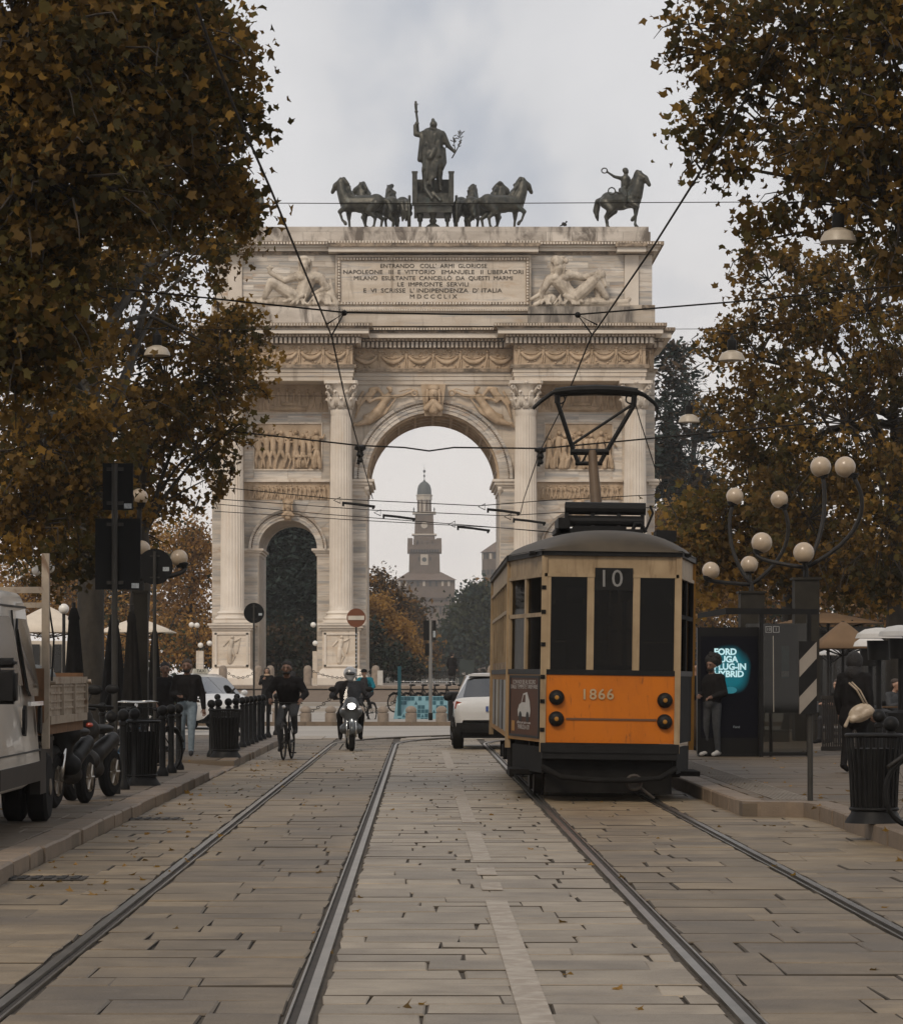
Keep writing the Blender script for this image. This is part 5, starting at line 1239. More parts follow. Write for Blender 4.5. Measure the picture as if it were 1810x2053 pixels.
park('tall thin conifer right of the arch, nearest its cornice', 1335, 205, 1350, [(1340, 1000, 0, 25, 120, 1.8), (1338, 850, 0, 24, 90, 1.1), (1345, 760, 0, 18, 60, .6), (1350, 710, 0, 12, 25, .2), (1330, 930, 0, 20, 60, .8)], [C1, C2, B2], [.4, .3, .3], .5, 40, 22, .55, .28, 'conifer_tree', LEAFN, flat=.6)
park('tall feathery conifer farther right of the arch', 1390, 212, 1350, [(1395, 900, 0, 30, 90, .9), (1388, 780, 0, 24, 70, .5), (1385, 715, 0, 14, 25, .15), (1410, 1000, 0, 35, 70, 1.2), (1420, 850, 0, 30, 50, .5), (1375, 980, 0, 30, 60, .9)], [C1, B2, C2], [.4, .4, .2], .5, 36, 22, .55, .28, 'conifer_tree', LEAFN, flat=.6)
park('golden park tree beside the right side of the arch', 1370, 190, 1350, [(1350, 1060, 0, 40, 45, 1.3), (1400, 1090, 0, 50, 60, 1.6), (1340, 1150, 0, 40, 60, 1.5), (1420, 1180, 0, 60, 70, 1.8), (1380, 1260, 0, 70, 60, 2.0)], [G1, G2, G3], [.5, .35, .15], .27, 95, 22, .6)
park('broad brown park tree behind the tram stop', 1600, 195, 1350, [(1500, 1180, 0, 80, 80, 2.0), (1620, 1150, 0, 90, 90, 2.2), (1740, 1180, 0, 90, 90, 2.2), (1540, 1270, 0, 80, 60, 1.8), (1680, 1280, 0, 90, 60, 1.8), (1800, 1270, 0, 70, 70, 1.6)], [G2, G1, G3], [.5, .25, .25], .3, 90, 22, .7)
park('brown park tree seen through the right side arch, behind the tram', 1180, 215, 1350, [(1160, 1150, 0, 60, 70, 2.0), (1120, 1240, 0, 60, 60, 1.6), (1210, 1240, 0, 60, 60, 1.6), (1170, 1310, 0, 80, 50, 1.8)], [G2, G3, C1], [.4, .3, .3], .42, 50, 22, .6)

# ================================================================ HAZE
hz = bpy.data.materials.new('haze_air'); hz.use_nodes = True; t = hz.node_tree; t.nodes.clear()
o_ = t.nodes.new('ShaderNodeOutputMaterial'); v_ = t.nodes.new('ShaderNodeVolumePrincipled')
v_.inputs['Color'].default_value = (.97, .97, .97, 1); v_.inputs['Density'].default_value = .00021; v_.inputs['Anisotropy'].default_value = .35
t.links.new(v_.outputs[0], o_.inputs['Volume'])
MB().box(-260, 260, -15, 1560, -1.6, 78).build('haze', hz, kind='stuff')
# ================================================================ TRAM
TX, TY = 2.33, 38.5
ORANGE = mat('tram_orange', (.46, .125, .004), .42, var=.06, scale=1.5, spec=.25)
overlay(ORANGE, (.26, .07, .008), 2.2, .5, .75, (1, 1, .3), .6, 2)
overlay(ORANGE, (.10, .035, .012), 9, .60, .72, (2.5, 1, .5), .7, 7)
CREAM = mat('tram_cream', (.29, .205, .115), .5, var=.15, scale=3, spec=.25, c2=(.355, .26, .155))
overlay(CREAM, (.13, .08, .04), 3, .5, .70, (2.5, 2.5, .3), .7, 5)
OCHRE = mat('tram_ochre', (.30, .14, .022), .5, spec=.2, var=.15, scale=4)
TROOF = mat('tram_roof', (.052, .039, .024), .55, var=.3, scale=2.5, spec=.25)
TDARK = mat('tram_underframe', (.009, .008, .007), .8, var=.4, scale=6, spec=.12)
WOODI = mat('tram_wood', (.10, .055, .025), .5, var=.2, scale=5)
tram = thing('tram', 'orange and cream vintage tram number 1866 on line 10', 'tram', (TX, TY, 0))
HWF, HWS, TL, TC = .825, 1.19, 13.6, 2.2      # half widths at the ends / sides, length, length of the tapered platform
out = [(-HWF, 0), (HWF, 0), (HWS, TC), (HWS, TL - TC), (HWF, TL), (-HWF, TL), (-HWS, TL - TC), (-HWS, TC)]
segs = [(out[i], out[(i + 1) % 8]) for i in range(8)]
TM = Matrix.Translation((TX, TY, 0)) @ Matrix.Rotation(R(.8), 4, 'Y')
def tb(m, name, mt, par=None, sm=False, **k):
    m.xform(TM); return m.build(name, mt, par or tram, sm, **k)
def wallbox(m, seg, z0, z1, t0=0, t1=1, off=0, th=.05, lift=None):
    (ax, ay), (bx_, by) = seg; a = Vector((ax, ay)); b = Vector((bx_, by)); d = (b - a); n = Vector((d.y, -d.x)).normalized()
    p, q = a + d * t0, a + d * t1
    v = [p + n * off, q + n * off, q + n * (off - th), p + n * (off - th)]
    return m.add([(*w_, z) for z in (z0, z1) for w_ in v], [(0, 1, 2, 3), (4, 5, 6, 7), (0, 1, 5, 4), (1, 2, 6, 5), (2, 3, 7, 6), (3, 0, 4, 7)])
Z0, ZP, ZB, ZWT, ZLB = .72, 1.555, 1.62, 2.79, 3.02
names = ['front', 'right_cab', 'right', 'rear_right', 'rear', 'rear_left', 'left', 'left_cab']
for i, s in enumerate(segs):
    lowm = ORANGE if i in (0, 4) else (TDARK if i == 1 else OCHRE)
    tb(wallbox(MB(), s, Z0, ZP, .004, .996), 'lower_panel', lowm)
    tb(wallbox(MB(), s, ZP, ZB, 0, 1, .012, .07), 'belt_rail', BLACK)
    tb(wallbox(MB(), s, ZWT, ZLB, .002, .998), 'letterboard', CREAM)
    tb(wallbox(MB(), s, ZWT - .03, ZWT + .012, 0, 1, .02, .05), 'drip_rail', CREAM)
    tb(wallbox(MB(), s, ZLB, ZLB + .075, -.01, 1.01, .045, .12), 'gutter', BLACK)
# front windows: measured along the front, -.825 .. .825
def fpane(u0, u1, z0, z1, seg, nm='window'):
    L = (Vector(seg[1]) - Vector(seg[0])).length
    w_ = tb(wallbox(MB(), seg, z0, z1, u0, u1, -.018, .008), nm, TRAMGLASS)
    return w_
def post(seg, u0, u1, z0=ZB, z1=ZWT, off=.012, mt=None): tb(wallbox(MB(), seg, z0, z1, u0, u1, off, .07), 'window_post', mt or CREAM)
def px2u(px): return (px - 1084) / (1351 - 1084)
for a, b in ((1084, 1097), (1169, 1183), (1260, 1274), (1343, 1351)): post(segs[0], px2u(a), px2u(b))
for k, (a, b) in enumerate(((1097, 1169), (1183, 1260), (1274, 1343))):
    fpane(px2u(a), px2u(b), ZB, ZWT, segs[0])
    tb(wallbox(MB(), segs[0], 1.955, 1.975, px2u(a) + .03, px2u(b) - .03, -.03, .02), 'window_rail', CHROME)
    tb(wallbox(MB(), segs[0], 2.42, 2.50, px2u(a) + .015, px2u(a) + .035, -.04, .02), 'hinge', CHROME); tb(wallbox(MB(), segs[0], 2.42, 2.50, px2u(b) - .035, px2u(b) - .015, -.04, .02), 'hinge', CHROME)
sb = tb(wallbox(MB(), segs[0], 2.60, 2.875, px2u(1184), px2u(1259), .03, .14), 'destination_box', BLACK)
SIGNW = mat('sign_grey', (.17, .165, .155), .6)
text('route_number', '10', .30, (TX + (px2u(1221) - .5) * 1.65, TY - .034, 2.735), SIGNW, tram, .003, spacing=1.1)
# tapered platform sides
for s, refl in ((segs[7], True), (segs[1], False), (segs[3], False), (segs[5], True)):
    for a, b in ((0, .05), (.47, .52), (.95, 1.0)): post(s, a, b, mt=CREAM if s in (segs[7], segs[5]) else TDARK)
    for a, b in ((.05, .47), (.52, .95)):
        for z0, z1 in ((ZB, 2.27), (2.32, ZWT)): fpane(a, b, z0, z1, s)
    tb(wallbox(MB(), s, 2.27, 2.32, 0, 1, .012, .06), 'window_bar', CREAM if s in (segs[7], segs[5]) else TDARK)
for s in (segs[2], segs[6]):
    n = 9
    for k in range(n + 1): post(s, max(0, k / n - .006), min(1, k / n + .006))
    for k in range(n):
        for z0, z1 in ((ZB, 2.36), (2.41, ZWT)): fpane(k / n + .006, (k + 1) / n - .006, z0, z1, s)
    tb(wallbox(MB(), s, 2.36, 2.41, 0, 1, .012, .06), 'window_bar', CREAM)
post(segs[4], 0, .05); post(segs[4], .95, 1); fpane(.05, .95, ZB, ZWT, segs[4])
# corner pillars
for i, (x, y) in enumerate(out):
    tb(MB().box(x - .035, x + .035, y - .02, y + .05, Z0 - .12, ZLB), 'corner_post', CREAM if i in (0, 1, 7, 6) else OCHRE)
# roof
vs_ = []; NY, NX = 26, 20
for i in range(NY + 1):
    y = -.06 + (TL + .12) * i / NY if 3 < i < NY - 3 else None
ys_ = [-.07, -.04, .0, .1, .35, .7, 1.2, 1.8, 2.4, 3.2, TL / 2, TL - 3.2, TL - 2.4, TL - 1.8, TL - 1.2, TL - .7, TL - .35, TL - .1, TL, TL + .04, TL + .07]
for y in ys_:
    yy = min(max(y, 0), TL); d = min(yy, TL - yy); wv = (HWF + (HWS - HWF) * min(1, d / TC)) + .06
    dd = min(max(y, -.07), TL + .07); q_ = min(1, (min(dd, TL - dd) + .07) / 1.1); h = .31 * math.sqrt(max(0, 1 - (1 - q_) ** 2))
    for k in range(NX + 1):
        v = -1 + 2 * k / NX; vs_.append((wv * v, y, ZLB + .055 + h * (1 - abs(v) ** 2.4) ** .75))
nk = NX + 1
m = MB().add(vs_, [(i * nk + j, i * nk + j + 1, (i + 1) * nk + j + 1, (i + 1) * nk + j) for i in range(len(ys_) - 1) for j in range(NX)])
tb(m, 'roof', TROOF, None, True)
tb(MB().box(-1.0, 1.0, .3, TL - .3, ZLB + .02, ZLB + .06).box(-.7, .7, .04, .3, ZLB + .02, ZLB + .06), 'ceiling', TDARK)
tb(MB().prism([(x * .98, y * .995 + .03) for x, y in out], Z0 + .02, Z0 + .1, 'z'), 'floor', TDARK)
# interior
tb(MB().box(-.35, .35, .35, .65, Z0 + .1, 1.65).box(-.4, .4, .3, .7, 1.62, 1.68), 'driver_console', TDARK)
m = MB(); m.box(-.17, -.07, .6, .7, 1.55, 2.15); m.prism([(-.17, 2.3), (.05, 2.3), (.05, 2.2), (-.05, 2.18), (-.05, 1.95), (-.12, 1.75), (-.04, 1.6), (-.08, 1.5), (-.2, 1.85)], .75, .78)
tb(m, 'control_handle', mat('console_grey', (.20, .18, .15), .5))
for u in (.12, .24): tb(MB().tube([(u, 2.3, Z0 + .1), (u, 2.3, ZLB)], .018, 8), 'grab_pole', CHROME)
for s in (-1, 1): tb(MB().box(s * 1.15 - .25 * (s > 0), s * 1.15 + .25 * (s < 0), 2.6, TL - 2.6, Z0 + .45, Z0 + .52).box(s * 1.15 - .04, s * 1.15 + .04 if s < 0 else s * 1.15, 2.6, TL - 2.6, Z0 + .52, Z0 + 1.0), 'bench', WOODI)
tb(MB().box(-1.15, -.45, 2.3, 2.36, Z0 + .1, ZLB).box(.45, 1.15, 2.3, 2.36, Z0 + .1, ZLB), 'partition', WOODI)
# front details
for px, py in ((1110, 1400), (1110, 1443), (1327, 1403), (1327, 1446)):
    u = (px - 1217.5) / 163.1; z = CH - (py - VY) / 163.1
    M90 = Matrix.Rotation(R(90), 3, 'X')
    h = tb(MB().lathe([(.095, 0), (.095, .03), (.085, .06), (.06, .085), (.02, .095)], (u, 0, z), 20, M90), 'headlight', BLACK, None, 'auto')
    tb(MB().lathe([(.03, .085), (.025, .105), (.008, .11)], (u, 0, z), 12, M90), 'lens', OCHRE, h, 'auto')
tb(MB().box(-.54, .57, -.012, 0, 1.0, 1.025), 'trim_bar', mat('tram_brown_line', (.10, .04, .012), .5))
text('fleet_number', '1866', .18, (TX - .14, TY - .012, 1.315), mat('tram_number', (.36, .25, .13), .5), tram, .004, .003, sx=1.05, spacing=1.12)
for s in (0, 1): tb(MB().box(-HWF + (.0 if s == 0 else 2 * HWF - .02), -HWF + (.02 if s == 0 else 2 * HWF), -.012, .0, Z0 + .02, ZP), 'edge_strip', CREAM)
for z in (.85, 1.2, 1.5, 1.9, 2.3, 2.6): tb(MB().box(-HWF - .035, -HWF + .02, -.03, 0, z, z + .05), 'hinge', TDARK)
for z in (Z0 + .03, ZP - .03):
    for k in range(17): tb(MB().ell((-.78 + k * .0975, -.001, z), (.008, .006, .008), n=6, k=4), 'rivet', ORANGE)
# advertisement on the left cab side
AD = mat('advert_brown', (.06, .020, .006), .5, spec=.1); ADW = mat('advert_text', (.33, .30, .27), .5)
ad = tb(wallbox(MB(), segs[7], .79, 1.51, .10, .90, .012, .012), 'advert_panel', AD)
tb(wallbox(MB(), segs[7], .76, .79, .07, .93, .02, .03).xform(Matrix()), 'frame_bar', BLACK, ad); tb(wallbox(MB(), segs[7], 1.51, 1.54, .07, .93, .02, .03), 'frame_bar', BLACK, ad)
tb(wallbox(MB(), segs[7], .79, 1.51, .07, .10, .02, .03), 'frame_bar', BLACK, ad); tb(wallbox(MB(), segs[7], .79, 1.51, .90, .93, .02, .03), 'frame_bar', BLACK, ad)
a7, b7 = Vector((*segs[7][0], 0)), Vector((*segs[7][1], 0)); ex = (b7 - a7).normalized(); en = Vector((ex.y, -ex.x, 0))
Mad = Matrix(((ex.x, 0, en.x, 0), (ex.y, 0, en.y, 0), (0, 1, 0, 0), (0, 0, 0, 1)))
Lad = (b7 - a7).length
def adpos(u, z): return TM @ (a7 + ex * Lad * u + en * .016 + Vector((0, 0, z)))
for s, z, sz, sxx in (('CON NOI SEI AL SICURO', 1.455, .075, 1.75), ('DALLE TEMPESTE TARIFFARIE', 1.395, .075, 1.75), ('PAROLA DI', .885, .085, 1.7), ('offerta per auto e casa', .945, .05, 1.9)):
    text('advert_line', s, sz, adpos(.5, z), ADW, ad, .001, M=Mad, sx=sxx)
CARW = mat('advert_white', (.38, .36, .33), .5)
pc = [(-.36, 0), (-.40, .08), (-.30, .15), (-.18, .17), (-.05, .29), (.2, .31), (.36, .2), (.42, .08), (.38, 0)]
m = MB().add([tuple((a7 + ex * (Lad * .5 + x * 1.0) + en * .015 + Vector((0, 0, 1.02 + z)))) for x, z in pc], [tuple(range(len(pc)))]); tb(m, 'printed_car', CARW, ad)
m = MB().add([tuple((a7 + ex * (Lad * .5 + x) + en * .017 + Vector((0, 0, 1.02 + z)))) for x, z in ((-.12, .18), (-.02, .27), (.1, .28), (.1, .18))], [(0, 1, 2, 3)]); tb(m, 'printed_window', AD, ad)
for x in (-.22, .24):
    m = MB().add([tuple(a7 + ex * (Lad * .5 + x + .1 * math.cos(k * PI / 6)) + en * .017 + Vector((0, 0, 1.02 + .065 * math.sin(k * PI / 6)))) for k in range(12)], [tuple(range(12))]); tb(m, 'printed_wheel', BLACK, ad)
m = MB().add([tuple(a7 + ex * Lad * u + en * .016 + Vector((0, 0, z))) for u, z in ((.15, .83), (.24, .83), (.24, .96), (.15, .96))], [(0, 1, 2, 3)]); tb(m, 'printed_badge', OCHRE, ad)
# door panel and posters on the long left side
for k in range(4): tb(wallbox(MB(), segs[6], .80, 1.48, .82 - k * .22, .96 - k * .22, .02, .02), 'side_poster', mat('poster_%d' % k, ((.16, .15, .13), (.05, .05, .05), (.2, .17, .12), (.08, .07, .06))[k], .4))
# under-frame, bumper, fender, coupler, trucks, steps
tb(MB().box(-.85, .85, -.05, .1, .60, .715).box(-.83, .83, -.03, .1, .52, .60), 'bumper', BLACK)
m = MB(); m.tube([(-.82, .05, .42), (-.6, -.1, .30), (-.2, -.22, .27), (.25, -.22, .27), (.62, -.1, .30), (.82, .05, .42)], .035, 8); tb(m, 'fender_bar', TDARK, None, True)
tb(MB().box(-.78, .78, .12, .16, .10, .55), 'fender_board', TDARK)
m = MB().lathe([(.10, 0), (.10, .12), (.06, .13), (.05, .3)], (.30, -.12, .245), 16, Matrix.Rotation(R(-90), 3, 'X')); m.torus((.30, -.13, .245), .085, .025, None, 16, 6); m.tube([(.36, -.1, .2), (.55, -.08, .05)], .02, 6); tb(m, 'coupler', RUST, None, 'auto')
tb(MB().box(-.75, .75, 1.2, TL - 1.2, .30, .68).box(-1.0, 1.0, 4.5, 9.0, .28, .6), 'underframe', TDARK)
for yb in (3.0, TL - 3.0):
    bg = tb(MB().box(-1.02, -.92, yb - 1.2, yb + 1.2, .28, .45).box(.92, 1.02, yb - 1.2, yb + 1.2, .28, .45).box(-.9, .9, yb - .3, yb + .3, .25, .45), 'bogie', TDARK)
    for yo in (-.85, .85):
        for s in (-1, 1):
            tb(MB().lathe([(.12, -.06), (.34, -.06), (.34, .04), (.37, .045), (.37, .07), (.1, .07)], (s * .73 - .06, yb + yo, .345), 24, Matrix.Rotation(R(90 * -s), 3, 'Y')), 'wheel', RUST, bg, 'auto')
            tb(MB().box(s * .95 - .09, s * .95 + .09, yb + yo - .14, yb + yo + .14, .25, .5), 'axle_box', TDARK, bg)
for s, seg in ((1, segs[1]), (-1, segs[7])):
    tb(wallbox(MB(), seg, .34, .66, .1, .95, -.02, .05).add([], []), 'step_guard', TDARK)
    tb(MB().box(s * 1.0 - .2, s * 1.0 + .2, .9, 1.9, .30, .36), 'step', TDARK)
m = MB()
for k in range(12): m.box(-1.15, -1.1, 2.2 + k * .12, 2.24 + k * .12, .25, .68)
m.box(-1.16, -1.1, 2.2, 3.6, .64, .7); m.box(-1.16, -1.1, 2.2, 3.6, .22, .27); tb(m, 'side_grille', TDARK)
# roof gear and pantograph
rg = tb(MB().box(-.55, .62, 3.4, 4.6, 3.46, 3.52).box(-.52, -.36, 3.4, 4.5, 3.46, 3.66).box(-.3, .4, 3.5, 4.4, 3.47, 3.56), 'pantograph_base', BLACK)
for z, r_, a, b in ((3.80, .085, -.42, .66), (3.63, .075, -.40, .64)): tb(MB().tube([(a, 3.6, z), (b, 3.6, z)], r_, 12), 'insulator_drum', BLACK, rg)
for x in (-.40, -.05, .3, .62): tb(MB().box(x - .025, x + .025, 3.55, 3.65, 3.50, 3.86), 'bracket', BLACK, rg)
tb(MB().tube([(.72, 3.6, 3.85), (.76, 3.6, 3.75), (.70, 3.6, 3.6), (.66, 3.6, 3.5)], .018, 6), 'cable_loop', BLACK, rg)
tb(MB().box(.78, 1.05, 3.2, 3.7, 3.36, 3.50), 'roof_box', BLACK); tb(MB().tube([(.48, 3.5, 3.5), (.52, 3.5, 3.6), (.6, 3.5, 3.6), (.66, 3.5, 3.48)], .03, 6), 'roof_hook', BLACK)
YPAN = 5.6; SPN = F / (TY + YPAN)
def pp(px, py, dy=0): return Vector((xs(px, TY + YPAN) - TX, YPAN + dy, zs(py, TY + YPAN)))
pan = MB().tube([tuple(pp(1194, 1030, -.3)), tuple(pp(1187, 905))], [.085, .062], 12)
PANM = mat('pantograph_brown', (.10, .062, .032), .6, var=.2)
def pb(m, n, mt=BLACK, par=None):
    if par is None:
        o = m.build(n, mt, tram, 'auto')
    else: o = m.build(n, mt, par, 'auto')
    return o
def mv(m): m.v = [(x + TX, y + TY, z) for x, y, z in m.v]; return m
pn = pb(mv(pan), 'pantograph_mast', PANM)
for (a, b, r_) in (((1143, 906), (1221, 906), .045), ((1153, 929), (1207, 929), .03), ((1150, 906), (1117, 805), .032), ((1117, 808), (1118, 780), .04), ((1215, 906), (1272, 810), .032), ((1270, 812), (1272, 782), .04), ((1148, 890), (1266, 812), .02), ((1150, 905), (1160, 930), .03), ((1215, 905), (1202, 930), .03), ((1165, 930), (1175, 912), .015), ((1195, 930), (1190, 912), .015)):
    pb(mv(MB().tube([tuple(pp(*a)), tuple(pp(*b))], r_, 8)), 'arm', BLACK, pn)
m = MB()
pts = [pp(1068, 819), pp(1082, 806), pp(1106, 788), pp(1117, 784)]; m.tube([tuple(p) for p in pts], [.025, .028, .03, .04], 8)
pts = [pp(1276, 786), pp(1292, 792), pp(1312, 808), pp(1320, 821)]; m.tube([tuple(p) for p in pts], [.04, .03, .028, .025], 8)
m.add([], []); a, b, c, d = pp(1113, 789), pp(1278, 791), pp(1278, 780), pp(1113, 780)
pts = [pp(1113, 786), pp(1150, 782), pp(1195, 780.5), pp(1240, 782), pp(1278, 786)]; m.tube([tuple(p) for p in pts], [.06, .065, .068, .065, .06], 8); m.tube([tuple(p + Vector((0, .3, 0))) for p in pts], .05, 8)
bow = pb(mv(m), 'collector_bow', BLACK, pn)
for p0 in ((1124, 800), (1263, 800)): pb(mv(MB().torus(tuple(pp(*p0)), .06, .012, None, 14, 5)), 'cable_loop', BLACK, pn)
pb(mv(MB().tube([tuple(pp(1274, 812)), tuple(pp(1285, 850)), tuple(pp(1315, 945)), tuple(pp(1330, 1000, -.5)), tuple(pp(1345, 1045, -1))], .008, 5)), 'pull_rope', WIRE, pn)

# ================================================================ CARS
def carbody(st, glassrows):
    """st: stations (y, zbot, zbelt, zroof, wbot, wbelt, wroof)"""
    body, gl = MB(), MB(); rings = []
    for (y, zb, zm, zr, wb, wm, wr) in st:
        r = [(-wb * .92, y, zb), (-wb, y, zb + .12), (-wm, y, zb + (zm - zb) * .55), (-wm * .985, y, zm - .03), (-wm * .96, y, zm), (-wr, y, zr - .05 if zr > zm + .1 else zm + (zr - zm) * .7), (-wr * .75, y, zr), (0, y, zr + .015)]
        rings.append(r + [(-x, yy, z) for x, yy, z in reversed(r[:-1])])
    n = len(rings[0])
    for i in range(len(rings) - 1):
        for j in range(n - 1):
            tgt = gl if ((j in (4, 9) and glassrows[i] in ('s', 'w')) or (glassrows[i] == 'w' and j in (5, 6, 7, 8))) else body
            q = [rings[i][j], rings[i][j + 1], rings[i + 1][j + 1], rings[i + 1][j]]
            tgt.add(q, [(0, 1, 2, 3)])
    body.add(rings[0], [tuple(range(n))]); body.add(rings[-1], [tuple(range(n))])
    return body, gl
def weld(o, d=.001, smooth=True):
    bm = bmesh.new(); bm.from_mesh(o.data); bmesh.ops.remove_doubles(bm, verts=bm.verts, dist=d); bmesh.ops.recalc_face_normals(bm, faces=bm.faces); bm.to_mesh(o.data); bm.free(); auto(o.data, 40)
    return o
def wheel(par, x, y, r, wd, side, rim=CHROME):
    M = Matrix.Rotation(R(90), 3, 'Y')
    w = MB().lathe([(r * .62, -wd / 2), (r * .93, -wd / 2), (r, -wd * .32), (r, wd * .32), (r * .93, wd / 2), (r * .62, wd / 2)], (x, y, r), 28, M).build('wheel', RUBBER, par, 'auto')
    m = MB().lathe([(r * .6, -wd * .5 - .006), (r * .6, wd * .5 + .006)], (x, y, r), 24, M)
    for k in range(5):
        a = 2 * PI * k / 5; m.cap((x + side * wd * .52, y, r), (x + side * wd * .52, y + r * .58 * math.cos(a), r + r * .58 * math.sin(a)), .035, .03, 6)
    m.build('rim', DARK, w, 'auto'); return w
# white SUV ahead of the tram, seen from behind
suv = thing('white_car', 'white crossover car driving away, left of the orange tram', 'car', (0, 0, 0), rz=0)
st = [(0, .62, .92, .95, .80, .86, .80), (.05, .50, 1.02, 1.05, .86, .905, .80), (.12, .40, 1.06, 1.10, .88, .915, .74), (.52, .36, 1.06, 1.52, .89, .92, .64), (.75, .36, 1.05, 1.575, .89, .92, .66), (1.6, .34, 1.02, 1.60, .89, .92, .68), (2.5, .34, .99, 1.55, .89, .92, .66), (3.25, .34, .98, 1.02, .89, .91, .72), (4.1, .36, .90, .93, .87, .88, .74), (4.35, .42, .74, .76, .74, .78, .70)]
b_, g_ = carbody(st, ['', '', 'w', '', 's', 's', 'w', '', ''])
weld(b_.build('body', WHITEP, suv)); weld(g_.build('window_glass', CARGLASS, suv))
MB().box(-.88, .88, .0, .10, .36, .56).box(-.80, .80, -.03, .1, .42, .52).build('rear_bumper', BLACK, suv)
MB().box(-.75, .75, .1, 4.2, .24, .4).build('underbody', BLACK, suv)
for s in (-1, 1):
    m = MB().add([(s * .50, .045, .92), (s * .88, .05, 1.02), (s * .93, .30, 1.0), (s * .90, .07, .86), (s * .56, .025, .84)], [(0, 1, 2, 3, 4)]); m.add([(s * .50, .03, .92), (s * .88, .02, 1.02), (s * .945, .30, 1.0), (s * .92, .04, .86), (s * .56, .005, .84)], [(0, 1, 2, 3, 4)]); m.build('tail_light', TAILRED, suv)
    MB().ell((s * 1.03, 2.55, 1.08), (.10, .06, .08)).box(min(s * .9, s * 1.03), max(s * .9, s * 1.03), 2.52, 2.57, 1.02, 1.06).build('mirror', BLACK, suv, 'auto')
    for y in (.78, 3.45): wheel(suv, s * .83, y, .345, .22, s)
    MB().box(s * .70 - .02, s * .70 + .02, .6, 2.6, 1.57, 1.62).build('roof_rail', CHROME, suv)
pl8 = MB().box(-.26, .26, -.022, 0.02, .80, .91).build('number_plate', mat('plate_white', (.42, .42, .40), .4), suv)
MB().box(-.26, -.215, -.028, 0.02, .80, .91).build('plate_band', mat('plate_blue', (.02, .06, .25), .4), pl8)
text('plate_text', 'FF', .10, (-.12, -.026, .855), BLACK, pl8, .001)
MB().tube([(-.35, .46, 1.14), (.1, .40, 1.16)], .012, 5).build('wiper', BLACK, suv)
MB().box(-.62, .62, .48, .72, 1.54, 1.585).build('spoiler', WHITEP, suv)
suv.location = (1.66, 65.6, 0)
# taxi facing the camera
taxi = thing('taxi', 'white taxi with roof sign waiting behind the left bollards', 'taxi', (0, 0, 0))
st = [(0, .45, .66, .70, .66, .70, .60), (.06, .32, .74, .78, .80, .82, .66), (.35, .26, .84, .88, .86, .88, .72), (.95, .24, .98, 1.02, .87, .89, .74), (1.75, .24, 1.02, 1.50, .87, .89, .62), (2.3, .24, 1.02, 1.60, .87, .89, .66), (3.2, .24, 1.03, 1.60, .87, .89, .66), (4.1, .26, 1.04, 1.52, .87, .88, .62), (4.4, .36, 1.02, 1.06, .84, .86, .70)]
b_, g_ = carbody(st, ['', '', '', 'w', 's', 's', 's', 'w'])
weld(b_.build('body', WHITEP, taxi)); weld(g_.build('window_glass', glass('windscreen', (.3, .32, .32), .3), taxi))
for s in (-1, 1):
    m = MB().ell((s * .66, .17, .70), (.19, .16, .075)); m.build('headlight', HEADLENS, taxi, True)
    MB().ell((s * 1.0, 1.35, 1.06), (.11, .06, .08)).box(min(s * .86, s * 1.0), max(s * .86, s * 1.0), 1.32, 1.37, 1.0, 1.04).build('mirror', WHITEP, taxi, 'auto')
    for y in (.85, 3.6): wheel(taxi, s * .80, y, .32, .2, s)
MB().box(-.5, .5, -.015, .06, .36, .52).build('grille', BLACK, taxi); MB().box(-.75, .75, .15, 4.1, .18, .3).build('underbody', BLACK, taxi)
MB().box(-.26, .26, -.03, 0, .54, .64).build('number_plate', mat('plate_white2', (.4, .4, .38), .4), taxi)
MB().tube([(-.5, 1.02, 1.05), (-.1, 1.1, 1.09)], .012, 5).build('wiper', BLACK, taxi); MB().tube([(.1, 1.02, 1.05), (.5, 1.1, 1.09)], .012, 5).build('wiper', BLACK, taxi)
rs = MB().prism([(-.24, 1.615), (.24, 1.615), (.20, 1.755), (-.20, 1.755)], 2.28, 2.42).build('roof_sign', mat('taxi_sign', (.50, .47, .38), .4), taxi)
text('sign_text', 'TAXI', .13, (0, 2.276, 1.685), BLACK, rs, .002)
taxi.location = (xs(462, 91), 90, 0); taxi.rotation_euler = (0, 0, R(24))

# ================================================================ DROPSIDE TRUCK
TRX0, TRX1 = -5.55, -3.58
trk = thing('dropside_truck', 'white double cab truck with dropside bed parked on the left pavement', 'truck', (-4.5, 29, SW))
prof = [(25.0, .62), (25.0, 1.05), (25.25, 1.25), (26.0, 1.42), (26.75, 2.12), (27.2, 2.27), (28.2, 2.33), (29.4, 2.33), (29.66, 2.25), (29.74, 2.0), (29.76, .58), (28.5, .52), (26.6, .52)]
def inset(z):      # tumblehome
    return 0.0 if z < 1.35 else (z - 1.35) * .17
m = MB(); NL = [p for p in prof]
L = [(TRX1 - inset(z), y, z) for y, z in prof]; Rr = [(TRX0 + inset(z), y, z) for y, z in prof]
n = len(prof)
m.add(L + Rr, [tuple(range(n)), tuple(range(2 * n - 1, n - 1, -1))] + [(i, i + n, (i + 1) % n + n, (i + 1) % n) for i in range(n)])
cab = m.build('cab', VANP, trk)
bm = bmesh.new(); bm.from_mesh(cab.data); bmesh.ops.bevel(bm, geom=[e for e in bm.edges if e.calc_face_angle(0) > .3], offset=.07, segments=3, affect='EDGES', profile=.6); bm.to_mesh(cab.data); bm.free(); auto(cab.data, 50)
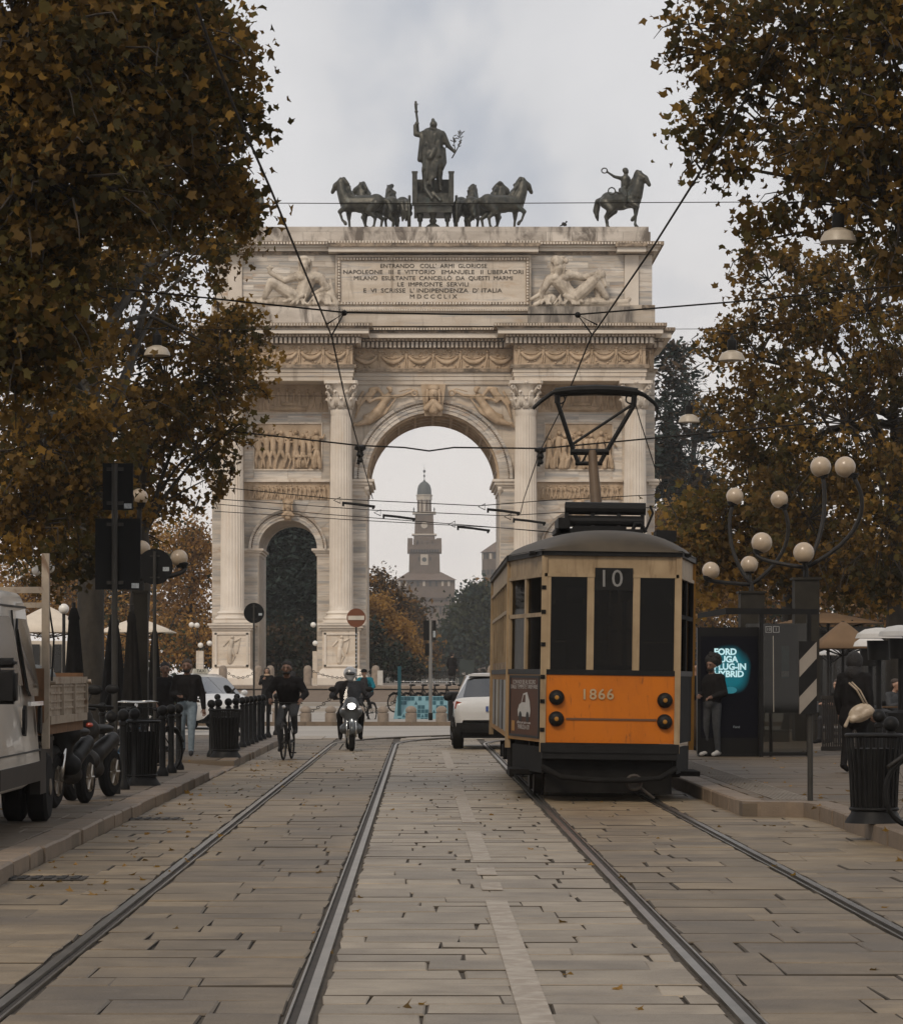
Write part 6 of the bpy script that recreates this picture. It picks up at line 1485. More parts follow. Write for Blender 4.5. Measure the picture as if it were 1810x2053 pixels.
def sidepoly(pts, off, nm, mt, par=trk, th=.03):
    o = MB(); k = len(pts)
    v = [(TRX1 - inset(z) + off, y, z) for y, z in pts] + [(TRX1 - inset(z) + off - th, y, z) for y, z in pts]
    o.add(v, [tuple(range(k)), tuple(range(2 * k - 1, k - 1, -1))] + [(i, i + k, (i + 1) % k + k, (i + 1) % k) for i in range(k)])
    return o.build(nm, mt, par)
VGL = mat('van_glass', (.012, .012, .011), .1, spec=.4); SEAM = mat('van_seam', (.03, .027, .024), .8)
sidepoly([(27.05, 1.48), (28.42, 1.46), (28.44, 1.98), (28.27, 2.09), (27.5, 2.08), (27.2, 1.95)], .006, 'front_window', VGL)
sidepoly([(28.80, 1.42), (28.92, 1.36), (29.42, 1.36), (29.58, 1.44), (29.60, 1.98), (29.48, 2.08), (28.9, 2.08), (28.78, 1.98)], .006, 'rear_window', VGL)
for pts in ([(28.60, .62), (28.62, .62), (28.62, 2.15), (28.60, 2.15)], [(26.9, 2.17), (29.68, 2.19), (29.68, 2.205), (26.9, 2.185)], [(26.3, .84), (29.74, .84), (29.74, .855), (26.3, .855)]): sidepoly(pts, .004, 'panel_gap', SEAM)
sidepoly([(28.74, 1.27), (29.70, 1.27), (29.70, 1.31), (28.74, 1.31)], .02, 'waist_trim', WHITEP)
for y in (28.36, 29.5): sidepoly([(y, 1.02), (y + .10, 1.0), (y + .16, 1.1), (y + .16, 1.24), (y + .10, 1.28), (y + .02, 1.24)], .015, 'door_handle', BLACK)
sidepoly([(26.7, .56), (29.74, .56), (29.74, .74), (26.7, .74)], .012, 'sill_trim', DARK)
mi = MB().box(TRX1 + .03, TRX1 + .21, 26.22, 26.36, 1.31, 1.60).box(TRX1 + .035, TRX1 + .205, 26.22, 26.36, 1.615, 1.70).tube([(TRX1 - .05, 26.4, 1.4), (TRX1 + .1, 26.33, 1.4)], .04, 8); mi = mi.build('mirror', BLACK, trk)
bm = bmesh.new(); bm.from_mesh(mi.data); bmesh.ops.bevel(bm, geom=bm.edges[:], offset=.03, segments=3, affect='EDGES'); bm.to_mesh(mi.data); bm.free(); auto(mi.data, 60)
for y in (26.0, 30.72):
    for s, X in ((1, TRX1 - .14), (-1, TRX0 + .14)):
        M = Matrix.Rotation(R(90), 3, 'Y'); r_ = .335
        for dx_ in ((0,) if y < 27 else (0, -s * .24)):
            w_ = MB().lathe([(.19, -.1), (.30, -.1), (r_, -.07), (r_, .07), (.30, .1), (.19, .1)], (X + dx_, y, SW + r_), 28, M).build('wheel', RUBBER, trk, 'auto')
            MB().lathe([(.19, -.02), (.16, .02), (.08, .03), (.08, .09), (.03, .1)], (X + dx_ + s * .02, y, SW + r_), 18, M).build('hub', mat('hub_grey', (.16, .13, .10), .6, .4) if dx_ == 0 else DARK, w_, 'auto')
# bed
ZB0, ZB1 = 1.10, 1.52
bed = MB().box(TRX0 - .03, TRX1 + .0, 29.95, 33.4, ZB0 - .12, ZB0).build('bed_floor', RUSTY, trk)
def dropside(x, nm='side_board'):
    sd = MB()
    sd.box(x - .02, x + .02, 30.1, 33.4, ZB0 + .02, ZB1); o = sd.build(nm, BEDP, trk)
    m = MB().box(x - .03, x + .045, 30.1, 33.4, ZB1 - .05, ZB1 + .02); m.build('top_rail', BEDP, o)
    m = MB().box(x - .03, x + .045, 30.1, 33.4, ZB0 - .02, ZB0 + .06); m.build('bottom_rail', BEDP, o)
    for y in (31.1, 32.15, 33.32): MB().box(x - .03, x + .055, y, y + .07, ZB0 + .06, ZB1 - .05).build('stake', BEDP, o)
    for z in (ZB0 + .12, ZB0 + .19, ZB0 + .27, ZB0 + .34):
        MB().box(x + .015, x + .035, 30.15, 33.35, z, z + .02).build('corrugation', BEDP, o)
    for y in (30.1, 33.35): MB().tube([(x, y, ZB1 - .04), (x + .09, y, ZB1 - .03)], .025, 8).build('latch', BEDP, o)
dropside(TRX1 + .0); dropside(TRX0)
MB().box(TRX0, TRX1, 33.36, 33.42, ZB0, ZB1 + .06).build('tail_board', RUSTY, trk)
MB().box(TRX0, TRX1, 29.9, 29.96, ZB0, ZB1 + .1).build('head_board', RUSTY, trk)
for x in (TRX0 + .03, TRX1 + .01): MB().box(x - .035, x + .035, 29.92, 30.0, ZB0 - .25, 2.72).build('rack_post', BEDP, trk)
MB().box(TRX0, TRX1, 29.93, 29.99, 2.34, 2.40).build('rack_bar', BEDP, trk); MB().box(TRX0, TRX1, 29.93, 29.99, 2.20, 2.25).build('rack_bar', BEDP, trk)
MB().tube([(TRX1 + .02, 30.03, 2.3), (TRX1 + .08, 30.03, 1.9), (TRX1 + .06, 30.03, 1.5)], .01, 5).build('rack_cable', BLACK, trk)
MB().box(TRX0 + .2, TRX1 - .3, 29.5, 33.2, .62, .98).build('chassis', DARK, trk)
MB().box(TRX1 - .12, TRX1 - .02, 29.78, 30.25, .42, .88).build('mud_guard', DARK, trk)
MB().obox((TRX1 - .3, 30.75, .93), (.5, .8, .04)).build('wheel_arch', DARK, trk)
MB().ell((TRX1 - .35, 31.4, ZB1 + .01), (.3, .5, .14), n=14, k=8).ell((TRX1 - .8, 32.2, ZB1 - .1), (.5, .6, .12)).build('tarpaulin_bundle', mat('tarp_grey', (.10, .105, .10), .7, var=.3), trk, True)
# ================================================================ PEOPLE
def dcap(Pn, a, b, r0, r1):
    a, b = np.array(a), np.array(b); d = b - a; L = (d * d).sum()
    t = np.clip(((Pn - a) @ d) / max(L, 1e-9), 0, 1)[:, None]
    return np.linalg.norm(Pn - (a + t * d), axis=1) - (r0 + (r1 - r0) * t[:, 0])
STAND = dict(pel=(0, 0, .93), che=(0, 0, 1.30), nk=(0, 0, 1.46), hd=(0, -.025, 1.60), hf=(0, -1, 0),
             sl=(-.185, 0, 1.39), sr=(.185, 0, 1.39), el=(-.25, .03, 1.12), er=(.25, .03, 1.12), wl=(-.25, -.06, .88), wr=(.25, -.06, .88),
             hl=(-.095, 0, .90), hr=(.095, 0, .90), kl=(-.11, -.02, .50), kr=(.11, -.02, .50), al=(-.11, .03, .09), ar=(.11, .03, .09), tl=(-.13, -.15, .04), tr=(.13, -.15, .04))
def person(label, loc, rz, pose, top, bot, shoe, skin, hair=HAIR, style='short', s=1.0, coat=0, bulk=1.0, helmet=None, extra=(), scarf=None, beard=False, gloves=None):
    J = dict(STAND); J.update(pose); J = {k: Vector(v) for k, v in J.items()}
    mats = [top, bot, shoe, skin, gloves or skin, hair]; pr = []
    def c(a, b, r0, r1, t): pr.append((Vector(a), Vector(b), r0, r1, t))
    k = bulk; pel, che = J['pel'], J['che']; up = (che - pel).normalized()
    sh = (J['sr'] - J['sl']).normalized()
    hp = (J['hr'] - J['hl']).normalized()
    for q in (-1, 1):
        c(pel + hp * q * .07 + up * .08, che + sh * q * .085, .105 * k, .118 * k, 0)
        c(pel + hp * q * .06, pel + hp * q * .06 + up * .03, .118, .118, 1)
    c(che + up * .02 - sh * .02, pel + up * .15, .13 * k, .12 * k, 0); c(J['sl'], J['sr'], .075 * k, .075 * k, 0); c(che + up * .06, J['nk'] - up * .02, .10 * k, .062, 0)
    for q in 'lr':
        c(J['s' + q], J['e' + q], .068 * k, .056 * k, 0); c(J['e' + q], J['w' + q], .055 * k, .040 * k, 0)
        d = (J['w' + q] - J['e' + q]).normalized(); c(J['w' + q] + d * .01, J['w' + q] + d * .08, .032, .034, 4)
        c(J['h' + q], J['k' + q], .10, .072, 1); c(J['k' + q], J['a' + q], .070, .050, 1); c(J['a' + q] - Vector((0, 0, .02)), J['t' + q], .048, .038, 2)
        f = (J['t' + q] - J['a' + q]); c(J['a' + q] - Vector((0, 0, .03)), J['a' + q] - f.normalized() * .05 - Vector((0, 0, .04)), .045, .04, 2)
    f = J['hf'].normalized(); H = J['hd']; rt = f.cross(Vector((0, 0, 1))).normalized()
    c(J['nk'], H - Vector((0, 0, .05)) + f * .0, .055, .055, 3)
    c(H + Vector((0, 0, .035)) - f * .015, H + Vector((0, 0, .03)) + f * .02, .085, .08, 3); c(H + Vector((0, 0, .0)) + f * .025, H - Vector((0, 0, .07)) + f * .035, .07, .045, 3)
    c(H + f * .09 + Vector((0, 0, .01)), H + f * .108 - Vector((0, 0, .025)), .010, .016, 3)
    for q in (-1, 1): c(H + rt * q * .083 + Vector((0, 0, .01)), H + rt * q * .086 - Vector((0, 0, .02)), .016, .012, 3)
    if coat:
        for q in (-1, 1): c(pel + hp * q * .07, pel + hp * q * .10 - Vector((0, 0, coat)), .125, .14, 0)
        c(pel, pel - Vector((0, 0, coat)), .13, .15, 0)
    for e_ in extra: c(*e_)
    mb = MB()
    for a, b, r0, r1, t in pr: mb.cap(a, b, r0, r1, 10)
    me = blob(mb, .0155, 2)
    n = len(me.polygons); cen = np.empty(n * 3); me.polygons.foreach_get('center', cen); cen = cen.reshape(-1, 3)
    D = np.stack([dcap(cen, a, b, r0, r1) for a, b, r0, r1, t in pr]); tags = np.array([t for *_, t in pr])
    for m_ in mats: me.materials.append(m_)
    me.polygons.foreach_set('material_index', tags[D.argmin(0)].astype(np.int32)); 
    # fingers, eyes, brows and mouth are joined to the same surface
    fb = MB()
    for q in 'lr':
        d = (J['w' + q] - J['e' + q]).normalized(); base = J['w' + q] + d * .09; sd = d.cross(Vector((0, 1, 0)) if abs(d.y) < .8 else Vector((0, 0, 1))).normalized(); pn = d.cross(sd)
        for i, L in enumerate((.070, .078, .073, .058)):
            o = sd * (-.027 + .018 * i); fb.tube([base + o - d * .01, base + o + d * L * .5, base + o + d * L * .8 + pn * .02, base + o + d * L * .9 + pn * .035], [.0088, .0085, .0078, .006], 6)
        fb.tube([J['w' + q] + d * .035 - sd * .028, J['w' + q] + d * .06 - sd * .05, J['w' + q] + d * .095 - sd * .052 + pn * .01], [.010, .0095, .007], 6)
    nf = len(fb.f)
    fb.cur = 1
    if not helmet:
        for q in (-1, 1):
            fb.ell(H + f * .094 + rt * q * .032 + Vector((0, 0, .02)), (.012, .008, .008), n=6, k=4); fb.cap(H + f * .098 + rt * q * .018 + Vector((0, 0, .04)), H + f * .092 + rt * q * .05 + Vector((0, 0, .038)), .006, .005, 5)
        fb.cap(H + f * .094 - rt * .022 - Vector((0, 0, .058)), H + f * .094 + rt * .022 - Vector((0, 0, .058)), .006, .006, 5)
    fm = fb.mesh('f', [gloves or skin, HAIR], True)
    bm = bmesh.new(); bm.from_mesh(me); mi0 = len(bm.faces); bm.from_mesh(fm); bm.faces.ensure_lookup_table()
    for i in range(mi0, len(bm.faces)): bm.faces[i].material_index = 4 if bm.faces[i].material_index == 0 else 5
    bm.to_mesh(me); bm.free(); bpy.data.meshes.remove(fm)
    me.polygons.foreach_set('use_smooth', [True] * len(me.polygons))
    t = thing('person', label, 'person', loc, rz=rz); t.scale = (s, s, s)
    me.name = 'body'; put('body', me, t)
    hb = MB(); b = -f
    if helmet:
        hb.ell(H + Vector((0, 0, .035)), (.135, .15, .14), n=16, k=12); hb.cap(H - Vector((0, 0, .04)) + f * .03, H - Vector((0, 0, .07)) + f * .05, .11, .08)
        put('helmet', helm_mesh(hb, helmet), t)
        vb = MB(); vb.ell(H + f * .075 + Vector((0, 0, .03)), (.105, .085, .06), n=14, k=8); put('visor', vb.mesh('visor', VISOR, True), t)
    else:
        if style == 'short':
            hb.ell(H + Vector((0, 0, .088)) + b * .028, (.094, .102, .066), n=14, k=8); hb.ell(H + b * .055 + Vector((0, 0, .01)), (.088, .07, .09))
        elif style == 'afro':
            rr = random.Random(3)
            hb.ell(H + Vector((0, 0, .115)) + b * .06, (.155, .14, .125), n=18, k=12)
            for i in range(90):
                u = Vector((rr.gauss(0, 1), rr.gauss(0, 1), rr.gauss(0, 1) + .3)).normalized()
                if u.dot(f) > .3 and u.z < .35: continue
                hb.ell(H + Vector((0, 0, .115)) + b * .06 + Vector((u.x * .145, u.y * .13, u.z * .115)), rr.uniform(.025, .045), n=6, k=4)
        elif style == 'bun':
            hb.ell(H + Vector((0, 0, .082)) + b * .028, (.095, .102, .068), n=14, k=8); hb.ell(H + b * .07 + Vector((0, 0, .12)), .05); hb.ell(H + b * .055, (.085, .06, .1))
        elif style == 'long':
            hb.ell(H + Vector((0, 0, .082)) + b * .028, (.097, .104, .07), n=14, k=8)
            for i in range(9):
                a = PI * (i / 8); o = rt * math.cos(a) * .085 + b * math.sin(a) * .08; hb.cap(H + o + Vector((0, 0, .04)), H + o * 1.25 - Vector((0, 0, .22)), .035, .03, 7)
        elif style == 'hood':
            hb.ell(H + Vector((0, 0, .03)) + b * .02, (.125, .13, .145), n=14, k=10); hb.cap(H - Vector((0, 0, .08)) + b * .03, J['nk'] + b * .04, .11, .12)
        elif style == 'cap':
            hb.ell(H + Vector((0, 0, .06)), (.098, .115, .075), n=14, k=8); hb.obox(H + f * .12 + Vector((0, 0, .045)), (.14, .1, .015), rz=math.atan2(f.y, f.x) + PI / 2)
        put('hair' if style != 'cap' else 'cap', hb.mesh('hair', hair, True), t)
        if beard:
            bb = MB(); bb.cap(H - Vector((0, 0, .062)) + f * .045 - rt * .03, H - Vector((0, 0, .062)) + f * .045 + rt * .03, .038, .038, 8); put('beard', bb.mesh('beard', HAIR, True), t)
    if scarf:
        sb = MB().torus(J['nk'] + Vector((0, -.01, .01)), .085, .04, Matrix.Rotation(R(90), 3, 'X'), 14, 7); put('scarf', sb.mesh('scarf', scarf, True), t)
    return t
VISOR = mat('helmet_visor', (.02, .02, .02), .1, coat=1)
HELM = mat('helmet_shell', (.30, .30, .30), .2, coat=.8)
def helm_mesh(hb, m): 
    me = blob(hb, .02, 2); me.materials.append(m); return me
# walkers on the left pavement
g1 = G(375, 1517, SW)
m1 = person('man in black jacket and pale jeans walking beside the left bollards', (g1.x, g1.y, SW), R(-4), dict(el=(-.27, .06, 1.13), wl=(-.22, -.16, 1.06), er=(.26, .05, 1.12), wr=(.29, .02, .86), kl=(-.10, -.10, .52), al=(-.09, .10, .14), tl=(-.10, -.02, .05), kr=(.10, -.06, .50), ar=(.10, -.16, .09), tr=(.12, -.33, .05), wl_=0) if 0 else
            dict(el=(-.27, .06, 1.13), wl=(-.13, -.20, 1.10), er=(.27, .05, 1.12), wr=(.30, .00, .87), kl=(-.10, -.02, .50), al=(-.10, .16, .16), tl=(-.11, .05, .05), kr=(.10, -.14, .51), ar=(.10, -.18, .09), tr=(.12, -.36, .05)), CBLACK, CJEAN, CDARK, SKIND, HAIRB, 'short', .985, bulk=1.12, beard=True)
MB().box(g1.x - .16, g1.x - .08, g1.y - .32, g1.y - .30, 1.21, 1.24).build('phone', BLACK, None, label='dark phone in the hand of the walking man in jeans', cat='phone')
g2 = G(328, 1515, SW)
person('woman in black with hair in a bun, left of the man in jeans', (g2.x, g2.y + .3, SW), R(10), dict(wl=(-.20, -.14, .98), el=(-.25, .02, 1.12), kr=(.10, -.10, .51), ar=(.10, -.14, .09), tr=(.11, -.32, .05), kl=(-.09, .0, .5), al=(-.09, .14, .14), tl=(-.1, .02, .05)), CBLACK, CBLACK, CWHITE, SKIND, HAIR, 'bun', .955, bulk=1.06)
# people by the arch
g3 = P(534, 1415, 118); g3.z = .11
person('woman in long black coat and pale scarf standing before the arch', (xs(535, 116), 116, .11), R(5), dict(el=(-.26, -.04, 1.14), wl=(-.14, -.18, 1.30), er=(.26, .02, 1.12), wr=(.28, -.02, .88)), CBLACK, CBLACK, CBLACK, SKIN, HAIRB, 'long', 1.0, coat=.45, scarf=CPALE)
person('person in dark clothes standing behind the first cyclist, only head showing', (xs(580, 128), 128, .26), R(-8), dict(), CDARK, CGREY, CBLACK, SKIN, HAIRB, 'short', 1.02)
person('distant person in dark coat by the fence near the traffic light', (xs(906, 160), 160, PLAT), R(150), dict(), CBLACK, CDARK, CBLACK, SKIN, HAIR, 'short', .98, coat=.3)
person('distant pedestrian in black left of the distant coat wearer', (xs(1075, 160), 160, PLAT), R(30), dict(), CBLACK, CGREY, CBLACK, SKIN, HAIR, 'short', .98) if 0 else None
# tram stop
g4 = G(1427, 1517, SR)
person('man with large afro in dark jacket waiting at the tram stop', (g4.x, g4.y, SR), R(-40), dict(el=(-.25, .02, 1.12), wl=(-.12, -.22, 1.08), er=(.25, .03, 1.12), wr=(.16, -.20, 1.06), hf=(.1, -1, 0)), CBLACK, CGREY, CWHITE, SKIND, HAIR, 'afro', .97, bulk=1.15, beard=True)
g5 = G(1400, 1508, SR)
person('person in brown trousers half hidden behind the tram at the stop', (g5.x, g5.y + .8, SR), R(60), dict(el=(-.2, -.06, 1.12), wl=(-.1, -.28, 1.08)), CBLACK, CBROWN, CBLACK, SKIN, HAIR, 'short', .95, bulk=1.05)
g6 = G(1712, 1550, SR)
wm = person('woman in black seen from behind with a pale shoulder bag', (g6.x, g6.y, SR), R(150), dict(kl=(-.10, -.08, .51), al=(-.1, -.10, .09), tl=(-.11, -.28, .05), kr=(.1, .04, .5), ar=(.1, .16, .13), tr=(.1, .02, .05)), CBLACK, CBLACK, CBLACK, SKIN, HAIR, 'hood', .98, bulk=1.12, coat=.15)
BAGM = mat('bag_leather', (.42, .31, .20), .4, var=.35, scale=9, c2=(.5, .42, .32))
bg = thing('shoulder_bag', 'pale tan leather bag hanging on the back of the woman in black', 'bag', (g6.x + .03, g6.y - .22, 1.0))
bx0, by0 = g6.x + .06, g6.y - .24
mb = MB(); mb.ell((bx0, by0, 1.02), (.19, .08, .13), Matrix.Rotation(R(-25), 3, 'Y'), 16, 10); mb.cap((bx0 - .12, by0 - .02, .93), (bx0 + .12, by0 - .02, 1.04), .06, .08); me = blob(mb, .015, 2); me.materials.append(BAGM); o = put('pouch', me); o.parent = bg; o.matrix_parent_inverse = parent_inv(bg)
MB().tube([(bx0 - .16, by0 + .05, 1.45), (bx0 - .06, by0 - .02, 1.35), (bx0 + .05, by0 - .02, 1.15)], .014, 6).tube([(bx0 - .12, by0 + .05, 1.46), (bx0 - .01, by0 - .02, 1.34), (bx0 + .10, by0 - .02, 1.13)], .012, 6).build('strap', BAGM, bg, True)
MB().cap((bx0 - .17, by0 - .04, .96), (bx0 - .22, by0 - .04, .84), .02, .03, 6).build('tassel', BAGM, bg, True)
# cafe customers
SIT = dict(pel=(0, .05, .52), che=(0, .05, .88), nk=(0, .03, 1.04), hd=(0, -.02, 1.18), sl=(-.18, .05, .98), sr=(.18, .05, .98), el=(-.24, -.05, .74), er=(.24, -.05, .74), wl=(-.15, -.30, .80), wr=(.15, -.30, .80), hl=(-.09, .03, .50), hr=(.09, .03, .50), kl=(-.12, -.40, .50), kr=(.12, -.40, .50), al=(-.12, -.42, .09), ar=(.12, -.42, .09), tl=(-.12, -.58, .04), tr=(.12, -.58, .04))
gc = Vector((xs(1680, 64), 64, SR))
person('person in black seated at a cafe table on the right', gc, R(-50), SIT, CBLACK, CDARK, CBLACK, SKIN, HAIRB, 'short', 1.0)
person('seated cafe customer at the far right edge behind the heaters', (xs(1795, 66), 66, SR), R(40), SIT, CGREY, CDARK, CBLACK, SKIN, HAIRB, 'short', 1.0)

# ================================================================ BICYCLES, MOTORBIKES
def bicycle(label, loc, rz, frame, group=None, basket=False, lamp=False):
    t = thing('bicycle', label, 'bicycle', (0, 0, 0), group); r = .33
    for y, nm in ((-.52, 'front_wheel'), (.52, 'rear_wheel')):
        M = Matrix.Rotation(R(90), 3, 'Z'); w_ = MB().torus((0, y, r), r - .018, .019, M, 32, 8).build(nm, RUBBER, t, True)
        MB().torus((0, y, r), r - .04, .010, M, 32, 6).build('rim', DARK, w_, True)
        m = MB()
        for k in range(14): a = 2 * PI * k / 14; m.tube([(0.02 * (-1) ** k, y, r), (0, y + (r - .04) * math.cos(a), r + (r - .04) * math.sin(a))], .002, 3)
        m.tube([(-.05, y, r), (.05, y, r)], .018, 8); m.build('spokes', DARK, w_, kind='stuff')
        MB().tube([(0, y + (r + .03) * math.cos(a), r + (r + .03) * math.sin(a)) for a in [R(q) for q in ((20, 60, 100, 140, 180, 210) if y > 0 else (-20, 20, 60, 100, 140))]], .022, 6).build('mudguard', DARK, t, True)
    hd = (0, -.36, .86); bb = (0, .08, .29); st = (0, .20, .80); rw = (0, .52, r)
    m = MB().tube([hd, bb], .018, 8).tube([(0, -.37, .78), (0, .0, .52), (0, .14, .5)], .016, 8).tube([st, bb], .016, 8)
    for q in (-.05, .05): m.tube([bb, (q, .52, r)], .010, 6).tube([(0, .19, .72), (q, .52, r)], .009, 6)
    m.build('frame', frame, t, True)
    m = MB().tube([(0, -.35, .92), (0, -.38, .70)], .018, 8)
    for q in (-.05, .05): m.tube([(q, -.39, .68), (q, -.52, r)], .011, 6)
    m.tube([(-.05, -.39, .69), (.05, -.39, .69)], .014, 6); m.build('fork', frame, t, True)
    MB().tube([(0, -.34, .92), (0, -.36, 1.05)], .013, 8).tube([(-.30, -.22, 1.04), (-.26, -.34, 1.06), (-.06, -.38, 1.05), (.06, -.38, 1.05), (.26, -.34, 1.06), (.30, -.22, 1.04)], .012, 8).build('handlebar', CHROME if group or basket else BLACK, t, True)
    MB().tube([st, (0, .22, .90)], .013, 8).ell((0, .26, .93), (.085, .14, .035)).build('saddle', BLACK, t, True)
    m = MB().lathe([(.09, -.008), (.09, .008)], (.03, .08, .29), 20, Matrix.Rotation(R(90), 3, 'Y')).tube([(.06, .08, .29), (.06, .02, .13)], .012, 6).tube([(-.06, .08, .29), (-.06, .14, .45)], .012, 6).box(.06, .16, -.03, .05, .115, .14).box(-.16, -.06, .10, .18, .44, .465); m.build('crank', DARK, t, 'auto')
    if basket:
        m = MB().box(-.17, .17, -.70, -.45, .72, .73)
        for k in range(8): m.tube([(-.17 + k * .0486, -.70, .72), (-.19 + k * .054, -.72, .98)], .004, 4); m.tube([(-.17 + k * .0486, -.45, .72), (-.19 + k * .054, -.43, .98)], .004, 4)
        for z in (.82, .98): m.tube([(-.18, -.71, z), (.18, -.71, z), (.18, -.44, z), (-.18, -.44, z)], .006, 4, closed=True)
        m.build('basket', BLACK, t)
    if lamp: MB().ell((0, -.45, .98), (.035, .04, .035)).build('front_lamp', HEADLENS, t, True)
    t.location = loc; t.rotation_euler = (0, 0, rz); return t
RIDE = dict(pel=(0, .22, .98), che=(0, .02, 1.30), nk=(0, -.05, 1.45), hd=(0, -.10, 1.59), sl=(-.20, -.02, 1.38), sr=(.20, -.02, 1.38), el=(-.33, -.06, 1.16), er=(.33, -.06, 1.16), wl=(-.28, -.22, 1.07), wr=(.28, -.22, 1.07),
            hl=(-.09, .22, .95), hr=(.09, .22, .95), kl=(-.13, -.10, .62), kr=(.13, -.14, .80), al=(-.12, .06, .24), ar=(.12, .12, .52), tl=(-.13, -.08, .17), tr=(.13, -.02, .48))
c1 = G(575, 1524)
bicycle('black bicycle ridden towards the camera between kerb and rail', (c1.x, c1.y + .3, 0), R(-6), BLACK, lamp=True)
person('cyclist in black sweatshirt riding a black bicycle towards the camera', (c1.x, c1.y + .3, 0), R(-6), RIDE, CBLACK, CGREY, CDARK, SKIND, HAIR, 'short', 1.05, bulk=1.18, beard=True)
c2 = G(732, 1450)
bicycle('bicycle of the rider in teal near the arch', (c2.x, c2.y + .5, 0), R(-25), DARK)
person('cyclist in teal jacket and dark cap riding near the no entry sign', (c2.x, c2.y + .5, .0), R(-25), RIDE, CTEAL, CDARK, CBLACK, SKIN, CBLACK, 'cap', 1.03, bulk=1.1, extra=[((-.04, -.10, 1.10), (-.03, -.08, 1.35), .10, .10, 1), ((.04, -.10, 1.10), (.03, -.08, 1.35), .10, .10, 1)])
bicycle('parked bicycle with blue frame behind the near left bin', (xs(262, 44), 44, SW), R(20), mat('frame_blue', (.02, .12, .22), .35), basket=True)
bicycle('second parked bicycle behind the near left bin, dark frame', (xs(300, 45.5), 45.5, SW), R(-30), DARK, basket=True)
bk = bicycle('bicycle at the right edge, only its front wheel in view', (4.95, 28.75, SR), R(-62), BLACK)
REFL = mat('orange_reflector', (.55, .16, .02), .3, coat=.5); MB().ell((4.62, 28.5, SR + .36), (.03, .012, .045)).build('reflector', REFL, bk, True)
# motor scooter with rider
MOTO = mat('scooter_grey', (.05, .055, .058), .3, coat=.5)
def scooter(label, loc, rz, lit=False, shield=True, paint=MOTO):
    t = thing('motor_scooter', label, 'motorcycle', (0, 0, 0)); r = .29
    for y in (-.68, .62):
        M = Matrix.Rotation(R(90), 3, 'Y'); w_ = MB().lathe([(.16, -.055), (.25, -.06), (r, -.03), (r, .03), (.25, .06), (.16, .055)], (0, y, r), 26, M).build('wheel', RUBBER, t, 'auto')
        m = MB().lathe([(.165, -.064), (.165, .064)], (0, y, r), 20, M)
        for k in range(6): a = 2 * PI * k / 6; [m.cap((q, y, r), (q, y + .15 * math.cos(a), r + .15 * math.sin(a)), .018, .014, 5) for q in (-.066, .066)]
        m.build('rim', STEEL, w_, 'auto')
    m = MB()
    for q in (-.09, .09): m.tube([(q, -.45, .78), (q, -.68, r)], .022, 8)
    m.build('fork', CHROME, t, True)
    b = MB(); b.cap((0, -.45, .95), (0, -.42, .55), .17, .15); b.cap((-.10, -.40, .80), (.10, -.40, .80), .14, .14); b.cap((0, -.3, .38), (0, .1, .34), .10, .12); b.cap((0, .1, .50), (0, .72, .68), .12, .09); b.cap((-.12, -.38, .45), (.12, -.38, .45), .12, .12); b.ell((0, -.55, .92), (.15, .1, .13))
    me = blob(b, .025, 3); me.materials.append(paint); put('fairing', me, t)
    MB().tube([(0, -.68 + (r + .04) * math.cos(a), r + (r + .04) * math.sin(a)) for a in [R(q) for q in (20, 50, 80, 110, 140, 170)]], .06, 8).build('front_mudguard', paint, t, True)
    MB().ell((0, .28, .80), (.13, .36, .06), n=14, k=8).build('seat', BLACK, t, True)
    MB().tube([(-.36, -.26, 1.06), (-.12, -.38, 1.08), (.12, -.38, 1.08), (.36, -.26, 1.06)], .018, 8).build('handlebar', BLACK, t, True)
    for q in (-1, 1): MB().tube([(q * .26, -.30, 1.07), (q * .34, -.34, 1.24)], .008, 5).ell((q * .38, -.36, 1.27), (.085, .025, .055)).build('mirror', BLACK, t, True)
    hl = MB().ell((0, -.63, .92), (.075, .04, .06)).build('headlight', LAMPON if lit else HEADLENS, t, True)
    for q in (-1, 1): MB().ell((q * .16, -.53, .86), (.05, .03, .03)).build('indicator', TAILRED if not lit else HEADLENS, t, True)
    if shield:
        v = []
        for i in range(7):
            z = .98 + i * .08; hw = .24 * (1 - (i / 7.5) ** 3)
            for j in range(7): u = -1 + j / 3; v.append((hw * u, -.50 + .06 * i * .6 + .06 * u * u, z))
        MB().add(v, [(i * 7 + j, i * 7 + j + 1, i * 7 + 8 + j, i * 7 + 7 + j) for i in range(6) for j in range(6)]).build('windshield', CLEARGLASS, t, True)
    MB().tube([(-.14, .1, .12), (-.22, .12, .0)], .012, 6).build('side_stand', DARK, t)
    t.location = loc; t.rotation_euler = (0, 0, rz); return t
s1 = G(700, 1506)
sct = scooter('grey motor scooter with glaring headlight coming along the left track', (s1.x, s1.y + .8, 0), R(4), True)
person('scooter rider in dark jacket and grey helmet', (s1.x, s1.y + .8, 0), R(4), dict(pel=(0, .25, .90), che=(0, .10, 1.24), nk=(0, .05, 1.38), hd=(0, .0, 1.52), sl=(-.21, .08, 1.31), sr=(.21, .08, 1.31), el=(-.36, -.02, 1.10), er=(.36, -.02, 1.10), wl=(-.33, -.22, 1.08), wr=(.33, -.22, 1.08), hl=(-.1, .25, .86), hr=(.1, .25, .86), kl=(-.22, -.18, .72), kr=(.22, -.18, .72), al=(-.20, -.12, .30), ar=(.20, -.12, .30), tl=(-.21, -.30, .25), tr=(.21, -.30, .25)), CDARK, CBLACK, CBLACK, SKIN, helmet=HELM, s=1.03, bulk=1.25, gloves=CBLACK)
scooter('dark motor scooter parked behind the truck bed, nearer one', (xs(140, 34.4), 34.4, SW), R(-9), False, False, BLACK)
